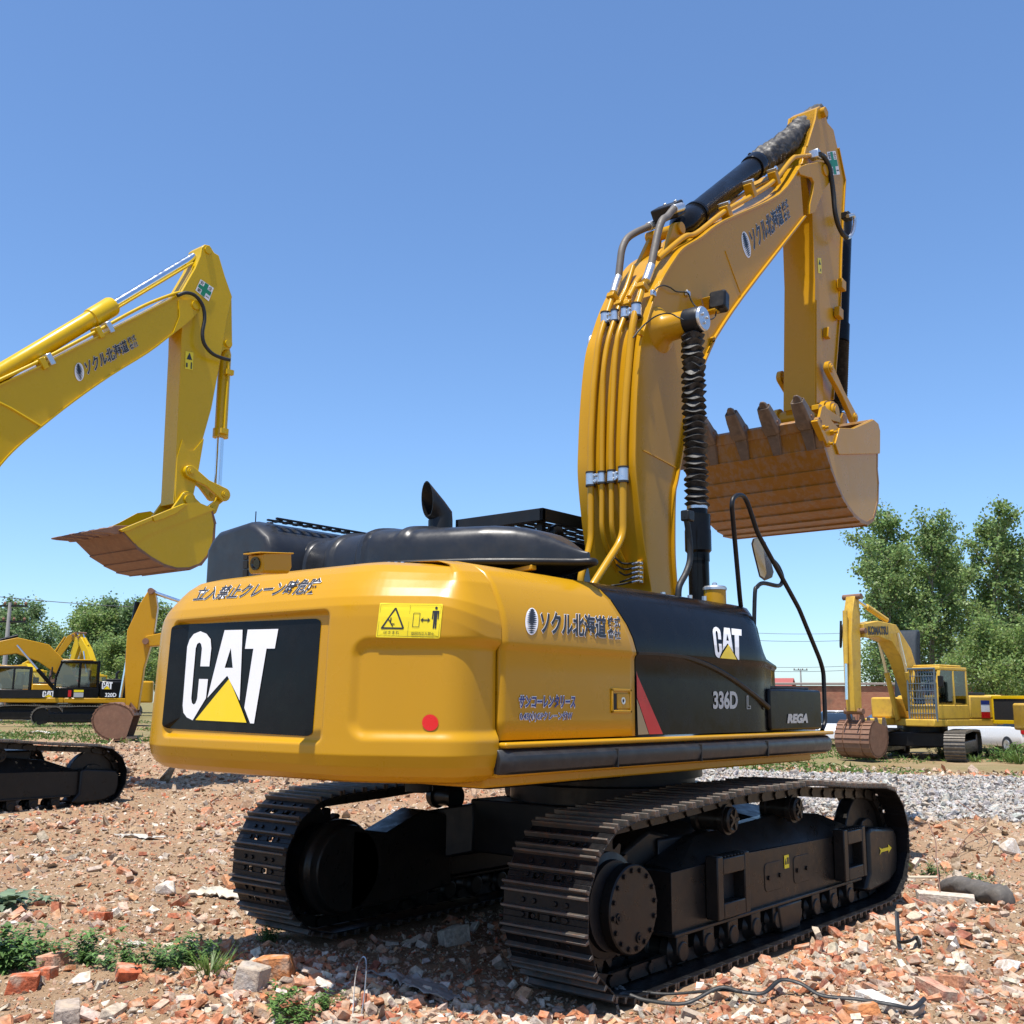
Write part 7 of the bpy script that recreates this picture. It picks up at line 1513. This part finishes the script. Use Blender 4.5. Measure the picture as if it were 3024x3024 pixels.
chunk('stone', 'l', 1790, 1230, (.24, .2, .12), 0, (.56, .53, .50), 'white grey lump at the right edge in the bare dirt', 'stone', None, 21)
# bricks of the rubble, the largest ones nearest to the camera
BL = 'broken brick piece in the loose rubble close to the camera'
xy, d, a = field(420, 3.95, 7.2, -.47, .47, 2.2); ok = keep_off(xy) & (RNG.random(len(xy)) < brickness(xy[:, 0], xy[:, 1]) * 1.3); xy = xy[ok][:150]; cols = pick(PAL_R, PW_R, len(xy)); meshes = []
for k in range(24):
    V_, F_ = T_BRICK[k % len(T_BRICK)]; me = bpy.data.meshes.new('brick_chunk'); me.from_pydata(V_.tolist(), [], F_.tolist()); at_ = me.attributes.new('tint', 'FLOAT_COLOR', 'POINT'); c = PAL_R[RNG.choice(len(PAL_R), p=PW_R / PW_R.sum())]; at_.data.foreach_set('color', np.tile([*c, 1], len(V_)).astype(np.float32)); me.materials.append(rockmat); meshes.append(me)
for k, (x_, y_) in enumerate(xy):
    o = link(bpy.data.objects.new('brick_chunk', meshes[k % 24])); s_ = .045 * math.exp(random.gauss(0, .28)); o.scale = (s_ * random.uniform(.9, 1.4), s_, s_); o.location = (x_, y_, gz(x_, y_) + s_ * .22); o.rotation_euler = (random.gauss(0, .35), random.gauss(0, .35), random.uniform(0, 6.28)); tag(o, BL, 'brick', 'brick pieces in the near rubble')
# roll of grey cloth
p0, p1 = gp('l', 1300, 620), gp('l', 1810, 730); ax = (p1 - p0); ln = ax.length; ax.normalize(); sd = Vector((-ax.y, ax.x, 0)).normalized(); mb = MB(); rg = []
for i in range(26):
    t = i / 25; r_ = .105 * (.55 + .45 * math.sin(math.pi * min(1, t * 3 + .12) / 2)) * (1.05 if t > .5 else .95) * (1 - .35 * max(0, t - .93) / .07); c = p0 + ax * ln * t; c.z = gz(c.x, c.y) + r_ * .72 + .02 * math.sin(t * 5)
    rg.append([c + (sd * math.cos(b) + Vector((0, 0, 1)) * math.sin(b) * .85) * r_ * (1 + .07 * math.sin(b * 5 + i * .9) + .04 * math.sin(b * 9 - i * 1.7)) for b in np.linspace(0, 2 * math.pi, 22, endpoint=False)])
mb.loft(rg); tag(mb.build('cloth_roll', mat('dirty_grey_cloth', (.085, .075, .065), .75, var=.35, vscale=7, dirt=.4, dirtcol=(.22, .19, .16), bump=.6, bscale=25), None, ang=70), 'dark grey dirty roll of cloth lying on the rubble at right', 'cloth roll')
# black strap and coiled cable
def lay(name, v, pts, r_, mt, label, cat, flat_=1., lift=.03, n=8):
    q = spl([gp(v, x, y) + Vector((0, 0, lift + (z if z else 0))) for x, y, z in pts], 6); q = [Vector((p.x, p.y, max(p.z, gz(p.x, p.y) + r_ * .8))) for p in q]; mb = MB(); mb.tube(q, r_, n, True, flat_); return tag(mb.build(name, mt, None, ang=60), label, cat)
lay('rubber_strap', 'f', [(590, 1110, .0), (583, 1085, .02), (610, 1065, .04), (700, 1078, .02), (860, 1092, .02), (1000, 1050, .05), (1090, 1052, .03), (1180, 1050, .02), (1250, 1020, .05), (1330, 1025, .04), (1420, 1060, .02), (1560, 1075, .02), (1700, 1105, .03), (1790, 1120, .03), (1840, 1095, .05)], .0075, M['rubber'], 'long black rubber strap snaking over the bricks at the bottom', 'strap', 1.7)
lay('rubber_strap', 'f', [(590, 1062, .02), (640, 1050, .03), (800, 1052, .02), (1000, 1045, .03), (1090, 1055, .03)], .006, M['rubber'], 'thin black strip behind the long strap at the bottom', 'strap', 1.5)
lay('rubber_strap', 'l', [(940, 1000, .16), (945, 1060, .05), (960, 1090, .03), (1040, 1105, .05), (1090, 1080, .05), (1115, 1110, .02)], .010, M['rubber'], 'short twisted black scrap standing up on the rubble at right', 'scrap', 1.8)
lay('metal_strip', 'l', [(840, 528, .05), (920, 545, .04), (1010, 556, .03), (1260, 548, .02)], .014, mat('bleached_wood', (.50, .42, .30), .8), 'pale thin stick lying across the front of the track', 'stick', .6)
lay('wire', 'm', [(655, 470, .0), (665, 380, .12), (690, 340, .17), (712, 345, .16), (708, 400, .08), (690, 475, .0)], .0035, M['zinc'], 'looped thin wire standing in the rubble at the bottom', 'wire', 1, .0, 5)
lay('twig', 'l', [(1280, 720, .02), (1255, 590, .25), (1250, 470, .30), (1195, 350, .35)], .006, M['rust'], 'upright dry twig by the grey roll', 'twig', 1, .02, 5)
lay('twig', 'l', [(1400, 330, .02), (1500, 300, .15), (1640, 245, .22), (1560, 180, .25), (1420, 100, .3)], .006, M['rust'], 'long arching dry twig behind the grey roll', 'twig', 1, .02, 5)
lay('twig', 'l', [(1640, 340, .02), (1690, 260, .1), (1600, 290, .12), (1460, 330, .08), (1400, 360, .02)], .005, M['rust'], 'curled dry twig right of the arching one', 'twig', 1, .02, 5)
# crumpled sheets
def sheet(v, x, y, sx, sy, hgt, mt, label, seed, rz=0., cat='plastic sheet', name='plastic_sheet'):
    p = gp(v, x, y); rs = np.random.default_rng(seed); n = 20; g = np.linspace(-.5, .5, n); X, Y = np.meshgrid(g, g); k = fbm(X + seed, Y + seed, 5, 4, seed); Z = (k - .3) * hgt + .5 * hgt * np.abs(np.sin(X * 19 + Y * 13 + seed)) * .5
    wx = X * sx * (1 + .25 * np.sin(Y * 9 + seed)); wy = Y * sy * (1 + .3 * np.sin(X * 8)); c, s = math.cos(rz), math.sin(rz); GX = p.x + c * wx - s * wy; GY = p.y + s * wx + c * wy; Zg = hbase(GX, GY) + .012 + np.maximum(Z, 0)
    vs = np.stack([GX, GY, Zg], -1).reshape(-1, 3); mb = MB(); mb.raw(vs.tolist(), [(i * n + j, i * n + j + 1, (i + 1) * n + j + 1, (i + 1) * n + j) for i in range(n - 1) for j in range(n - 1)]); o = mb.build(name, mt, None, ang=50); m_ = o.modifiers.new('thick', 'SOLIDIFY'); m_.thickness = .004; return tag(o, label, cat)
PS = mat('dirty_white_plastic', (.42, .39, .34), .6, var=.2, vscale=5, dirt=.3); PT = mat('translucent_film', (.22, .21, .19), .45, var=.2, vscale=5)
sheet('k', 1590, 600, .5, .24, .09, mat('beige_sack', (.50, .45, .36), .8, var=.2, vscale=5), 'crumpled beige sack half under the far track', 4, .4, 'sack', 'sack')
sheet('m', 940, 330, .6, .24, .08, PT, 'crumpled grey film in the shadow between the tracks', 6, -.2)
sheet('m', 1690, 365, .42, .22, .10, PT, 'crumpled grey film under the rear of the near track', 7, .2)
sheet('k', 1000, 180, .55, .18, .06, PS, 'small white plastic scrap on the dirt far left of the far track', 8, .6)
sheet('k', 960, 955, .12, .07, .03, PS, 'tiny white scrap behind the small weeds', 10, .3)
sheet('n', 470, 1620, 1.1, .5, .12, PS, 'white scrap lying behind the neighbouring track', 11, .2)
